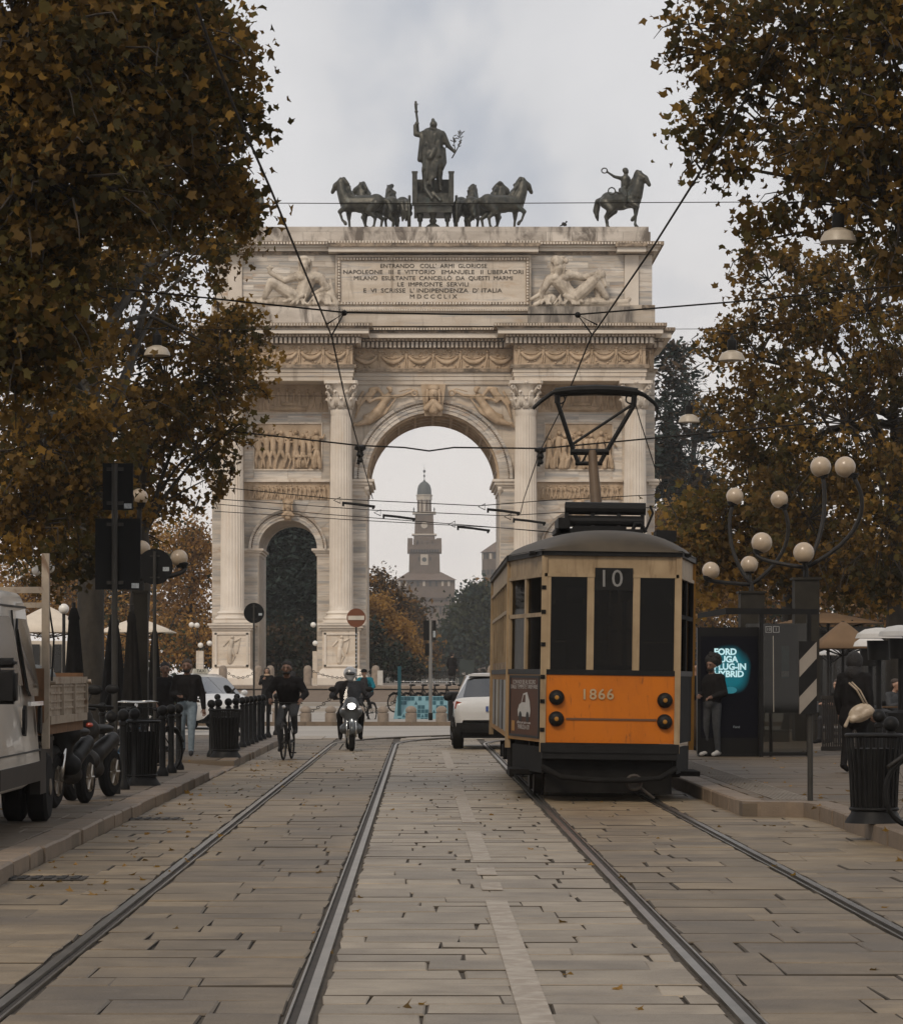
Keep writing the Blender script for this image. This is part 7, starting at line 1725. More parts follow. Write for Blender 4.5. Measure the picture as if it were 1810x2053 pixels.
scooter('dark motor scooter parked behind the truck, right one with chrome', (xs(184, 36.4), 36.4, SW), R(-14), False, False, DARK)
# ================================================================ STREET FURNITURE
# iron bollards with ball heads
def bollard_proto():
    t = thing('iron_bollard', 'x', 'bollard', (0, 0, 0), 'black iron bollards')
    MB().lathe([(.085, 0), (.085, .05), (.06, .10), (.045, .13), (.043, .80), (.055, .81), (.055, .84), (.035, .86)], (0, 0, 0), 14).build('post', BLACK, t, 'auto')
    MB().ell((0, 0, .93), .075, n=14, k=10).lathe([(.03, .85), (.03, .88)], (0, 0, 0), 10).build('ball', BLACK, t, True)
    return t
BP = bollard_proto()
def dec(px, py): return G(px, py, SW)
bl = [(224, 1592, 'front iron bollard at the foot of the tall sign pole'), (247, 1583, 'iron bollard just left of the near litter bin'), (270, 1576, 'iron bollard half hidden behind the near litter bin'), (326, 1556, 'first iron bollard right of the near litter bin'), (343, 1550, 'second iron bollard right of the near litter bin'), (358, 1544, 'third iron bollard right of the near litter bin, beside the walking man'),
      (205, 1538, 'iron bollard set back behind the tall sign pole'), (424, 1518, 'iron bollard on the left side of the second litter bin'), (438, 1512, 'iron bollard close behind the second litter bin, its left'), (458, 1507, 'iron bollard close behind the second litter bin, its middle'), (473, 1503, 'iron bollard close behind the second litter bin, its right'),
      (486, 1499, 'first of the iron bollard row right of the second litter bin'), (494.5, 1495.5, 'second of the iron bollard row right of the second litter bin'), (503, 1492, 'third of the iron bollard row right of the second litter bin'), (511, 1489, 'fourth of the iron bollard row right of the second litter bin'), (519.5, 1485.5, 'fifth of the iron bollard row right of the second litter bin'), (527, 1482.5, 'sixth of the iron bollard row right of the second litter bin'), (537.5, 1479.5, 'slightly leaning iron bollard near the end of the left row'), (554, 1474, 'last iron bollard of the left row, beside the cyclist'),
      (436, 1478, 'iron bollard before the taxi bonnet, its left'), (475, 1476, 'iron bollard before the taxi bonnet, its right')]
first = True
for px, py, lb in bl:
    c = G(px, py, SW)
    o = BP if first else dup(BP)
    first = False; o.location = (c.x, c.y, SW); o['label'] = lb
for px, py, lb in ((1786, 1648, 'iron bollard behind the right litter bin, at the frame edge'), (1762, 1600, 'iron bollard beyond the right litter bin')):
    c = G(px, py, SR); o = dup(BP, (c.x, c.y, SR), label=lb)
# litter bins
def bin_proto():
    t = thing('litter_bin', 'x', 'litter bin', (0, 0, 0), 'black slatted litter bins')
    MB().lathe([(.30, 0), (.28, .04), (.24, .10), (.23, .14)], (0, 0, 0), 24).build('foot', BLACK, t, 'auto')
    MB().lathe([(.205, .14), (.235, .80)], (0, 0, 0), 20).build('liner', BLACK, t, 'auto')
    for k in range(24):
        a = 2 * PI * k / 24; ca, sa = math.cos(a), math.sin(a)
        MB().tube([(.225 * ca, .225 * sa, .13), (.24 * ca, .24 * sa, .5), (.275 * ca, .275 * sa, .93)], .014, 5).build('slat', BLACK, t)
    MB().torus((0, 0, .94), .28, .022, Matrix.Rotation(R(90), 3, 'X'), 28, 8).build('rim', BLACK, t, True)
    MB().torus((0, 0, .15), .235, .02, Matrix.Rotation(R(90), 3, 'X'), 28, 8).build('lower_band', BLACK, t, True)
    return t
LB = bin_proto()
for i, (px, py, z, lb) in enumerate(((280, 1575, SW, 'black slatted litter bin by the tall sign pole on the left'), (452, 1519, SW, 'black slatted litter bin before the taxi, farther along the left kerb'), (1752, 1650, SR, 'large looking black slatted litter bin at the right edge'))):
    c = G(px, py, z); o = LB if i == 0 else dup(LB); o.location = (c.x, c.y, z); o['label'] = lb
    o.scale = (.93, .93, .88)
# sign poles
POLE = mat('galvanised_pole', (.035, .032, .027), .5, .2, var=.2, spec=.25); STICK = mat('sticker', (.3, .32, .33), .5, var=.4, scale=40); SIGNB = mat('sign_back', (.008, .008, .008), .6, 0, spec=.1)
c = G(230, 1592, SW); Y = c.y
sp = thing('sign_pole', 'tall pole with two rectangular sign backs above the bins', 'sign', (c.x, c.y, SW))
MB().tube([(c.x, Y, SW), (c.x, Y, zs(930, Y))], .036, 12).build('pole', POLE, sp, 'auto')
MB().lathe([(.07, SW), (.07, SW + .06), (.045, SW + .1)], (c.x, Y, 0), 12).build('pole_foot', DARK, sp, 'auto')
for a, b, d, e_, nm in ((205, 266, 928, 1022, 'upper_sign'), (190, 281, 1039, 1182, 'lower_sign')):
    pn = MB().box(xs(a, Y), xs(b, Y), Y + .05, Y + .075, zs(e_, Y), zs(d, Y)).build(nm, SIGNB, sp)
    for q in (d + 12, e_ - 14): MB().box(c.x - .10, c.x + .10, Y + .02, Y + .05, zs(q, Y) - .02, zs(q, Y) + .02).build('bracket', POLE, pn)
    MB().box(xs(b - 18, Y), xs(b - 3, Y), Y + .047, Y + .049, zs(e_ - 3, Y), zs(e_ - 13, Y)).build('sticker', STICK, pn)
def roundsign(name, label, px, base_py, cy, rpx, Yd, z0, back=True, top=None, rz=0, sticker=True, polem=None):
    t = thing(name, label, 'sign', (xs(px, Yd), Yd, z0)); X = xs(px, Yd); r = rpx * Yd / F
    MB().tube([(X, Yd, z0), (X, Yd, zs(cy - rpx * .85, Yd))], .03, 10).build('pole', polem or POLE, t, 'auto')
    yy = Yd + .045 if back else Yd - .05
    M = Matrix.Rotation(R(90), 3, 'X') if not rz else Matrix.Rotation(R(rz), 3, 'Z') @ Matrix.Rotation(R(90), 3, 'X')
    d = MB().lathe([(r, -.008), (r, .008)], (X, yy, zs(cy, Yd)), 36, M).build('disc', SIGNB if back else REDS, t, 'auto')
    if back and sticker:
        MB().box(X + r * .45, X + r * .8, Yd + .03, Yd + .036, zs(cy, Yd) - r * .25, zs(cy, Yd) - r * .02).build('sticker', STICK, d)
        for q in (-.6, .6): MB().box(X - .08, X + .08, Yd + .02, Yd + .036, zs(cy, Yd) + q * r - .012, zs(cy, Yd) + q * r + .012).build('bracket', POLE, d)
    return t, X, yy, zs(cy, Yd), r, d
REDS = mat('sign_red', (.13, .035, .008), .5, var=.1)
roundsign('round_sign', 'large round sign back right of the tall sign pole', 310, 1527, 1136, 36, 52, SW)
roundsign('round_sign', 'round sign back on a slim pole before the left side arch', 509, 1449, 1229, 20.5, 93, 0)
t, X, yy, zc, r, d = roundsign('no_entry_sign', 'round no entry sign on a striped pole before the arch', 714, 0, 1239, 19, 106, .11, False, rz=0, polem=BLACK)
MB().box(X - r * .86, X + r * .86, yy - .022, yy - .009, zc - r * .22, zc + r * .22).build('white_bar', mat('sign_white', (.5, .45, .38), .5), d)
for k in range(22): MB().lathe([(.034, 0), (.034, .045)], (X, 106, .2 + k * .13), 10).build('pale_band', STICK, t)
# striped hazard board on the tram platform
c = G(1624, 1606, SR); Y = c.y
hz_ = thing('hazard_board', 'black and grey diagonal striped board at the platform end', 'sign', (c.x, c.y, SR))
MB().tube([(c.x, Y, SR), (c.x, Y, zs(1290, Y))], .032, 10).build('pole', POLE, hz_, 'auto')
x0, x1, z0, z1 = xs(1600, Y), xs(1636, Y), zs(1432, Y), zs(1286, Y)
bd = MB().box(x0, x1, Y - .06, Y - .035, z0, z1).build('board', BLACK, hz_)
STR = mat('stripe_grey', (.22, .19, .155), .5)
w_ = x1 - x0; h_ = z1 - z0
for (a, b) in ((.565, .80), (.055, .295)):
    MB().add([(x0 + .005, Y - .064, z0 + h_ * (a - .06)), (x1 - .003, Y - .064, z0 + h_ * (a + .20)), (x1 - .003, Y - .064, z0 + h_ * (b + .195)), (x0 + .005, Y - .064, z0 + h_ * (b - .06))], [(0, 1, 2, 3)]).build('stripe', STR, bd)
# tram shelter with lit advertising display
SH = mat('shelter_black', (.009, .0085, .008), .4, 0, spec=.15)
c = G(1570, 1518, SR); YS = c.y
shl = thing('tram_shelter', 'dark tram stop shelter with glass side panel and flat roof', 'shelter', (c.x, YS, SR))
MB().add([P(1398, 1230, YS + 1.2), P(1455, 1219, YS + .2), P(1640, 1221, YS + .1), P(1640, 1232, YS + .1), P(1455, 1232, YS + .2), P(1398, 1240, YS + 1.2),
          P(1398, 1230, YS + 3), P(1455, 1219, YS + 3), P(1640, 1221, YS + 3), P(1640, 1232, YS + 3), P(1455, 1232, YS + 3), P(1398, 1240, YS + 3)],
         [(0, 1, 4, 5), (1, 2, 3, 4), (6, 7, 10, 11), (7, 8, 9, 10), (0, 1, 7, 6), (1, 2, 8, 7), (5, 4, 10, 11), (4, 3, 9, 10), (2, 3, 9, 8), (0, 5, 11, 6)]).build('roof', SH, shl)
for px in (1526, 1622): MB().box(xs(px, YS) - .035, xs(px, YS) + .035, YS, YS + .08, SR, zs(1232, YS)).build('post', SH, shl)
gp = MB().box(xs(1528, YS), xs(1620, YS), YS + .03, YS + .04, SR + .08, zs(1250, YS)).build('side_glass', CLEARGLASS, shl)
MB().box(xs(1526, YS), xs(1620, YS), YS + .02, YS + .06, SR + .02, SR + .08).build('bottom_rail', SH, shl)
mpn_ = MB().box(xs(1533, YS), xs(1600, YS), YS + .05, YS + .08, zs(1430, YS), zs(1252, YS)).build('map_panel', mat('map_dark', (.010, .011, .011), .4, spec=.15, var=.4, scale=12), shl)
MB().box(xs(1567, YS), xs(1582, YS), YS + .042, YS + .048, zs(1360, YS), zs(1295, YS)).build('poster', mat('poster_teal', (.02, .10, .12), .4, var=.5, scale=14), mpn_)
MB().box(xs(1567, YS), xs(1582, YS), YS + .041, YS + .047, zs(1357, YS), zs(1346, YS)).build('poster_box', STICK, mpn_)
LTXT = mat('line_sign', (.30, .30, .29), .5)
for px, s in ((1541, '10'), (1556, '1')):
    for a, b, c_, d_ in ((-6.3, 6.3, -6.3, -5.3), (-6.3, 6.3, 5.3, 6.3), (-6.3, -5.3, -5.3, 5.3), (5.3, 6.3, -5.3, 5.3)): MB().box(xs(px + a, YS), xs(px + b, YS), YS + .02, YS + .028, zs(1262 + d_, YS), zs(1262 + c_, YS)).build('number_box', LTXT, mpn_)
    text('line_number', s, .075, (xs(px, YS), YS + .024, zs(1262, YS)), LTXT, mpn_, .002)
MB().tube([(xs(1551, YS), YS + .02, zs(1428, YS)), (xs(1550, YS), YS + .02, zs(1275, YS))], .008, 6).build('light_strip', mat('strip_pale', (.35, .32, .27), .4), shl)
MB().ell((xs(1549, YS), YS + .3, zs(1428, YS)), (.16, .25, .02)).tube([(xs(1549, YS), YS + .3, zs(1428, YS)), (xs(1549, YS), YS + .3, SR)], .03, 8).build('stool', SH, shl, True)
MB().box(xs(1528, YS), xs(1620, YS), YS + 2.7, YS + 2.75, SR + .2, zs(1245, YS)).build('back_glass', CLEARGLASS, shl)
YD = YS + .35
dsp = thing('advertising_display', 'black street display showing a glowing teal car advertisement', 'display', (xs(1462, YD), YD, SR))
MB().box(xs(1398, YD), xs(1524, YD), YD, YD + .22, SR + .04, zs(1258, YD)).build('cabinet', SH, dsp)
MB().box(xs(1400, YD), xs(1522, YD), YD - .03, YD + .25, SR, SR + .04).build('plinth', SH, dsp)
def screenmat():
    m = bpy.data.materials.new('display_screen'); m.use_nodes = True; t = m.node_tree; b = t.nodes['Principled BSDF']; b.inputs['Base Color'].default_value = (.004, .004, .005, 1); b.inputs['Roughness'].default_value = .3; b.inputs['Specular IOR Level'].default_value = .06
    tc = t.nodes.new('ShaderNodeTexCoord'); n = t.nodes.new('ShaderNodeTexNoise'); n.inputs['Scale'].default_value = 1.5; n.inputs['Detail'].default_value = 2
    mp = t.nodes.new('ShaderNodeMapping'); mp.inputs['Location'].default_value = (-.55, 0, -.64); mp.inputs['Scale'].default_value = (1.7, .01, 2.5)
    t.links.new(tc.outputs['Generated'], mp.inputs[0]); ad = t.nodes.new('ShaderNodeVectorMath'); ad.operation = 'MULTIPLY_ADD'; ad.inputs[1].default_value = (.5, .5, .5)
    t.links.new(tc.outputs['Generated'], n.inputs['Vector']); t.links.new(n.outputs['Color'], ad.inputs[0])
    le = t.nodes.new('ShaderNodeVectorMath'); le.operation = 'LENGTH'
    mp2 = t.nodes.new('ShaderNodeMapping'); mp2.inputs['Location'].default_value = (-.85, -.0, -1.72); mp2.inputs['Scale'].default_value = (1.7, .01, 2.5)
    t.links.new(tc.outputs['Generated'], mp2.inputs[0]); t.links.new(mp2.outputs[0], ad.inputs[2])
    sub = t.nodes.new('ShaderNodeVectorMath'); sub.operation = 'SUBTRACT'; sub.inputs[1].default_value = (.25, .25, .25); t.links.new(ad.outputs[0], sub.inputs[0]); t.links.new(sub.outputs[0], le.inputs[0])
    mr = t.nodes.new('ShaderNodeMapRange'); mr.inputs[1].default_value = .62; mr.inputs[2].default_value = .38; t.links.new(le.outputs['Value'], mr.inputs[0])
    mu = t.nodes.new('ShaderNodeMix'); mu.data_type = 'RGBA'; mu.inputs[6].default_value = (.001, .001, .002, 1); mu.inputs[7].default_value = (.006, .115, .145, 1); t.links.new(mr.outputs[0], mu.inputs[0])
    t.links.new(mu.outputs[2], b.inputs['Emission Color']); b.inputs['Emission Strength'].default_value = 1.0
    return m
scr = MB().box(xs(1404, YD), xs(1518, YD), YD - .006, YD + .01, zs(1480, YD), zs(1276, YD)).build('screen', screenmat(), dsp)
ADT = mat('screen_text', (.3, .4, .42), .5, emit=(.34, .52, .55), es=1.0)
for s, py in (('FORD', 1307.5), ('KUGA', 1322.5), ('PLUG-IN', 1337.5), ('HYBRID', 1352)):
    t_ = text('screen_line', s, .15, (xs(1431, YD), YD - .008, zs(py, YD)), ADT, scr, .001, .006, align='LEFT', spacing=.97)
text('screen_logo', 'Ford', .06, (xs(1476, YD), YD - .008, zs(1458, YD)), mat('logo_dim', (.1, .1, .1), .5, emit=(.08, .09, .09)), scr, .001)
m = MB()
m.add([(xs(1464 + 13 * math.cos(k * PI / 8), YD), YD - .007, zs(1384 + 7 * math.sin(k * PI / 8), YD)) for k in range(16)], [tuple(range(16))]); m.build('screen_glow', mat('glow_teal', (.01, .05, .06), .5, emit=(.008, .12, .15)), scr)

# globe lamps
def globelamp(label, colpx, Y, z0, coltop, colw, globes, rpx, gm=GLOBE, hubpy=None, colm=None):
    X = xs(colpx, Y); t = thing('globe_lamp', label, 'street lamp', (X, Y, z0), 'globe street lamps'); s = Y / F
    hub = hubpy or (coltop - 40)
    MB().box(X - colw / 2, X + colw / 2, Y - colw / 2, Y + colw / 2, z0, zs(coltop, Y)).box(X - colw * .58, X + colw * .58, Y - colw * .58, Y + colw * .58, zs(coltop, Y), zs(coltop, Y) + .05).build('column', colm or mat('lamp_column', (.022, .019, .014), .7, var=.3, spec=.15), t)
    MB().tube([(X, Y, zs(coltop, Y)), (X, Y, zs(hub - 5, Y))], .06, 10).build('stem', DARK, t, 'auto')
    for i, (px, py, bulge) in enumerate(globes):
        g = P(px, py, Y + (-.35 if i % 2 else .35)); h = Vector((X, Y, zs(hub, Y))); r = rpx * s
        foot = g + Vector((bulge * .25 * r * 3, 0, -r * .85))
        mid = Vector(((h.x + foot.x) / 2 + bulge * .75, (h.y + g.y) / 2, h.z + (foot.z - h.z) * .3)); m2 = Vector((foot.x + bulge * .45, g.y, h.z + (foot.z - h.z) * .68))
        pts = []
        for k in range(13):
            q = k / 12; a = (1 - q) ** 3; b_ = 3 * q * (1 - q) ** 2; c_ = 3 * q * q * (1 - q); d_ = q ** 3
            pts.append(h * a + mid * b_ + m2 * c_ + foot * d_)
        ar = MB().tube(pts, .045, 8).build('arm', DARK, t, True)
        MB().lathe([(.10, 0), (.13, .08), (.11, .10)], foot - Vector((0, 0, .04)), 14).build('collar', BLACK, ar, 'auto')
        MB().ell(g, r, n=24, k=16).build('globe', gm, t, True)
    return t
globelamp('near globe lamp on a square column behind the tram shelter', 1615, 67, SR, 1163, .52, [(1645, 936, .25), (1694, 936, .95), (1527, 1088, -.4), (1611, 1108, 0)], 21, hubpy=1138)
globelamp('farther globe lamp just right of the tram roof', 1506, 72, SR, 1190, .55, [(1473, 995, -.35), (1562, 1001, .6), (1502, 1132, 0), (1425, 1144, -.4)], 17.5, hubpy=1172)
globelamp('globe lamp behind the sign backs on the left', 283, 58, SW, 1190, .26, [(205, 911, -.5), (279, 997, 0), (359, 1119, .4), (284, 1101, 0)], 17.5, hubpy=1165)
globelamp('globe lamp at the left edge, one globe showing', -40, 67, SW, 1163, .52, [(-12, 952, .4), (-70, 936, -.6), (-90, 1090, -.4), (-40, 1108, 0)], 19, hubpy=1138)
# slim lamps with white globes near the arch
def smalllamp(label, px, Y, globes, r, base=None):
    X = xs(px, Y); t = thing('park_lamp', label, 'lamp', (X, Y, PLAT), 'small white globe lamps near the arch')
    topy = min(g[1] for g in globes)
    MB().tube([(X, Y, PLAT), (X, Y, zs(max(g[1] for g in globes) + 8, Y))], .05, 8).build('pole', DARK, t, 'auto')
    for gx, gy in globes:
        g = P(gx, gy, Y); MB().tube([(X, Y, zs(max(q[1] for q in globes) + 8, Y)), (g.x, g.y, g.z)], .025, 6).build('arm', DARK, t, True); MB().ell(g, r * Y / F, n=16, k=10).build('globe', GLOBEW, t, True)
    if base:
        MB().box(xs(base[0], Y), xs(base[1], Y), Y - .3, Y + .3, PLAT, zs(base[2], Y)).build('stone_base', MARBLE, t)
smalllamp('white globe lamp with stone base left of the arch', 402, 160, [(384, 1253), (395, 1254), (402, 1294), (420, 1290)], 5.5, (394, 408, 1305))
smalllamp('white globe lamp with stone base beside the inner left column', 629, 158, [(628, 1253), (632, 1290)], 5.5, (627, 636, 1306))
TUL = thing('tulip_lamp', 'slim old lamp with white globes above the truck cab', 'lamp', (xs(92, 62), 62, SW))
MB().tube([(xs(92, 62), 62, SW), (xs(94, 62), 62, zs(1150, 62))], [.05, .03], 8).build('pole', mat('lamp_pale', (.2, .18, .15), .6), TUL, 'auto')
for px, py in ((74, 1144), (99, 1139)):
    g = P(px, py, 62); MB().ell(g, 10.5 * 62 / F, n=18, k=12).build('globe', GLOBEW, TUL, True); MB().tube([P(94, 1155, 62), g], .02, 6).build('arm', DARK, TUL, True)
g = P(128, 1221, 75); o = thing('globe_lamp', 'single white globe lamp above the cream canopy', 'street lamp', (g.x, g.y, SW)); MB().ell(g, 10.5 * 75 / F, n=18, k=12).build('globe', GLOBEW, o, True); MB().tube([(g.x, g.y, SW), g], .04, 8).build('pole', DARK, o)

# hanging street lamps on cross wires
def span(pts, r, nm, label, sag=.0):
    P3 = [Vector(p) for p in pts]; out_ = []
    for a, b in zip(P3, P3[1:]):
        for k in range(8): q = k / 8; p = a.lerp(b, q); p.z -= sag * 4 * q * (1 - q); out_.append(p)
    out_.append(P3[-1]); return MB().tube(out_, r, 5).build(nm, WIRE, None, label=label, cat='wire', group='overhead wires')
def pendant(px, py, Y, lb):
    g = P(px, py, Y); t = thing('hanging_lamp', lb, 'street lamp', (g.x, g.y, g.z + .35), 'dome lamps hanging on cross wires'); s = 1.0
    MB().lathe([(.25, 0), (.24, .05), (.19, .14), (.08, .19)], g - Vector((0, 0, .1)), 22).build('shade', mat('enamel_shade', (.40, .34, .26), .4, var=.12, scale=8), t, 'auto')
    MB().lathe([(.08, .19), (.085, .20), (.085, .38), (.04, .42), (.012, .5)], g - Vector((0, 0, .1)), 14).build('housing', BLACK, t, 'auto')
    MB().tube([g + Vector((-.22, 0, .42)), g + Vector((0, 0, .40)), g + Vector((.22, 0, .44))], .015, 6).build('hanger', BLACK, t)
for Yl, zl, lamps in ((42.9, 8.02, [(1680, 470, 'dome lamp hanging high in the right foliage, nearest')]), (58.9, 8.05, [(1467, 712, 'dome lamp hanging right of the arch cornice'), (315, 702, 'dome lamp hanging in the left foliage beside the arch')]), (73.4, 8.1, [(1381, 838, 'lowest right dome lamp hanging before the conifers'), (414, 834, 'lowest left dome lamp hanging beside the outer column')])):
    span([(-9, Yl, zl + .5), (-5.2, Yl, zl + .02), (0, Yl, zl - .0), (6.0, Yl, zl + .03), (10, Yl, zl + .5)], .006, 'lamp_wire', 'thin cross wire carrying dome lamps, %s' % {42.9: 'the highest one', 58.9: 'level with the main cornice', 73.4: 'the lowest one'}[Yl])
    for px, py, lb in lamps: pendant(px, py, Yl, lb)
# tram overhead line
def pw(pts, r, lb, nm='contact_wire'): return MB().tube([P(px, py, Y) for px, py, Y in pts], r, 6).build(nm, WIRE, None, label=lb, cat='wire', group='overhead wires')
def on(px, py, z): return (px, py, (z - CH) * F / (VY - py))
cz_ = 5.75
pw([on(393, 10, cz_), on(418, 80, cz_), on(470, 215, cz_), on(541, 375, cz_), on(601, 520, cz_), on(654, 648, cz_), (665, 674, 39.8), on(690, 790, cz_), on(716, 885, cz_), on(747, 1000, cz_)], .011, 'left contact wire descending diagonally across the leaves and arch')
pw([on(1560, 60, cz_), on(1490, 205, cz_), on(1400, 350, cz_), on(1310, 493, cz_), on(1197, 658, cz_), (1186, 672, 39.6), on(1150, 760, cz_), on(1120, 830, cz_), on(1082, 905, cz_), on(1050, 1000, cz_), on(1043, 1030, cz_)], .011, 'right contact wire descending diagonally to the pantograph')
YSP = 40.9
pw([(-200, 540, YSP), (0, 556, YSP), (330, 588, YSP), (690, 626, YSP), (930, 630, YSP), (1160, 630, YSP), (1480, 604, YSP), (1810, 572, YSP), (2000, 555, YSP)], .012, 'nearest dark cross wire below the inscription', 'span_wire')
for a, b in (((690, 627), (655, 650)), ((690, 627), (665, 672)), ((655, 650), (665, 672)), ((1158, 631), (1197, 651)), ((1158, 631), (1186, 670)), ((1197, 651), (1186, 670))): pass
for nm_, tri, lb in (('wire_hanger', [(690, 627), (655, 650), (665, 672)], 'triangular hanger holding the left contact wire'), ('wire_hanger', [(1158, 631), (1197, 651), (1186, 670)], 'triangular hanger holding the right contact wire')):
    MB().tube([P(q[0], q[1], YSP) for q in tri], .014, 6, closed=True).ell(P(*tri[0], YSP), .04).build(nm_, BLACK, None, label=lb, cat='wire hanger', group='wire hangers')
Y2 = 64.4
pw([(200, 838, Y2), (395, 857, Y2), (720, 893, Y2), (810, 897, Y2), (860, 904, Y2), (910, 897, Y2), (1085, 899, Y2), (1250, 884, Y2), (1440, 866, Y2), (1700, 842, Y2)], .018, 'second cross wire running across the main arch opening', 'span_wire')
for px, py, lb in ((722, 898, 'insulator where the second cross wire meets the left contact wire'), (1083, 902, 'insulator where the second cross wire meets the right contact wire')):
    MB().lathe([(.04, -.3), (.07, -.26), (.04, -.2), (.08, -.14), (.05, -.06), (.12, -.03), (.12, .03), (.03, .06)], P(px, py, Y2), 12).tube([P(px, py + 12, Y2), P(px - 4, py + 33, Y2)], .04, 6).build('insulator', BLACK, None, 'auto', label=lb, cat='insulator')
for i, (pts, lb) in enumerate((([(425, 975, 84), (670, 1000, 84), (960, 1014, 84), (1100, 1003, 84), (1440, 985, 84)], 'cross wire with triangle spreaders through the main arch, upper one'),
                               ([(430, 1000, 90), (750, 1023, 90), (1010, 1034, 90), (1220, 1022, 90), (1440, 1010, 90)], 'cross wire with triangle spreaders through the main arch, middle one'),
                               ([(430, 1010, 95), (640, 1030, 95), (900, 1050, 95), (1100, 1066, 95)], 'lower thin wire slanting through the main arch towards the tram'),
                               ([(430, 1025, 97), (700, 1042, 97), (1000, 1058, 97), (1110, 1068, 97)], 'lowest thin wire slanting through the main arch towards the tram'))):
    pw(pts, .013, lb, 'span_wire')
for px, py, Y, lb in ((676, 1003, 84, 'triangle spreader on the wire at the left pier'), (757, 1028, 90, 'triangle spreader inside the main arch, left'), (966, 1016, 84, 'triangle spreader inside the main arch, right'), (1018, 1036, 90, 'triangle spreader at the right pier'), (906, 1051, 95, 'triangle spreader low in the middle of the main arch')):
    t = thing('section_insulator', lb, 'insulator', P(px, py, Y), 'section insulators under the arch')
    MB().tube([P(px - 7, py, Y), P(px + 6, py - 6, Y), P(px + 6, py + 6, Y)], .02, 5, closed=True).build('spreader', BLACK, t)
    MB().tube([P(px + 10, py + 5, Y), P(px + 40, py + 8, Y), P(px + 76, py + 13, Y)], .04, 6).box(xs(px + 10, Y), xs(px + 14, Y), Y - .03, Y + .03, zs(py + 12, Y), zs(py + 4, Y)).box(xs(px + 70, Y), xs(px + 74, Y), Y - .03, Y + .03, zs(py + 18, Y), zs(py + 10, Y)).build('bar', BLACK, t)
# traffic light seen from behind
c = Vector((xs(863, 101), 101, .11)); Y = 101
tl = thing('traffic_light', 'back of a traffic light on a grey pole in the square', 'traffic light', (c.x, Y, .11))
PG = mat('pole_grey', (.20, .19, .175), .5, .3)
MB().tube([(c.x, Y, .11), (c.x, Y, zs(1243, Y))], .055, 12).build('pole', PG, tl, 'auto'); MB().lathe([(.07, .11), (.07, .35)], (c.x, Y, 0), 12).build('pole_foot', BLACK, tl, 'auto')
for a, b, d_, e_ in ((849, 860, 1244, 1284), (867, 874, 1244, 1284), (852, 860, 1290, 1315)):
    h = MB().box(xs(a, Y), xs(b, Y), Y - .05, Y + .2, zs(e_, Y), zs(d_, Y)).build('signal_head', BLACK, tl)
MB().box(xs(868, Y), xs(873, Y), Y - .056, Y - .051, zs(1278, Y), zs(1265, Y)).build('sticker', STICK, tl)
# mushroom stone bollards on the island edge
def stone():
    t = thing('stone_bollard', 'x', 'bollard', (0, 0, 0), 'low stone bollards along the square')
    MB().lathe([(.18, 0), (.18, .27), (.14, .29), (.14, .31)], (0, 0, 0), 18).build('shaft', STONEP, t, 'auto')
    MB().lathe([(.165, .31), (.175, .36), (.165, .42), (.11, .48), (.03, .51)], (0, 0, 0), 18).build('cap', STONEP, t, 'auto'); return t
SB = stone()
for i, (px, lb) in enumerate(((557, 'low stone bollard just left of the first cyclist wheel'), (613, 'low stone bollard between the first cyclist and the scooter'), (663, 'low stone bollard half behind the scooter rider, left'), (720, 'low stone bollard half behind the scooter rider, right'), (768, 'low stone bollard between the scooter and the bicycle dock'), (824, 'low stone bollard in front of the bicycle dock, left of the traffic light'), (885, 'low stone bollard in front of the bicycle dock, right of the traffic light'), (960, 'low stone bollard behind the white crossover car'))):
    o = SB if i == 0 else dup(SB)
    o.location = (xs(px, 97.9), 97.9, .11); o['label'] = lb; o.scale = (1, 1, .98)
# granite posts and chains round the monument
def post_():
    t = MB().lathe([(.20, 0), (.20, .78), (.19, .86), (.14, .96), (.05, 1.0)], (0, 0, 0), 16).build('granite_post', STONEP, None, 'auto', label='x', cat='stone post', group='granite posts with chains round the arch'); return t
GP = post_(); pxs = [(378, 'leftmost granite post behind the taxi'), (447, 'granite post behind the taxi roof sign'), (518, 'granite post left of the woman in the long coat'), (542, 'granite post right of the woman in the long coat'), (617, 'granite post between the cyclist and the inner left column'), (753, 'granite post at the right of the teal cyclist'), (985, 'granite post behind the white car roof')]
for i, (px, lb) in enumerate(pxs):
    o = GP if i == 0 else dup(GP)
    o.location = (xs(px, 152), 152, PLAT); o['label'] = lb
CHAIN = mat('chain_iron', (.05, .042, .034), .7, .3)
def chain(a, b, sag, lb):
    a, b = Vector(a), Vector(b); n = int((b - a).length / .11); m = MB()
    for k in range(n):
        q = (k + .5) / n; p = a.lerp(b, q); p.z -= sag * 4 * q * (1 - q); m.torus(p, .05, .016, Matrix.Rotation(R(90 * (k % 2)), 3, 'X') @ Matrix.Rotation(0, 3, 'Z'), 8, 4)
    m.build('chain', CHAIN, None, True, label=lb, cat='chain', group='iron chains round the arch', kind='thing')
for (a, b, lb) in ((447, 518, 'sagging chain between posts before the outer left column'), (617, 753, 'sagging chain between posts before the inner left column'), (753, 985, 'long sagging chain across the main arch')): chain((xs(a, 152), 152, PLAT + .85), (xs(b, 152), 152, PLAT + .85), .45, lb)
for (p0, q0, p1, q1, lb) in ((590, 1437, 663, 1400, 'slanting chain left of the scooter near the steps'), (752, 1428, 800, 1395, 'slanting chain right of the scooter near the steps')):
    chain(P(p0, q0, 112), P(p1, q1, 112), .12, lb)
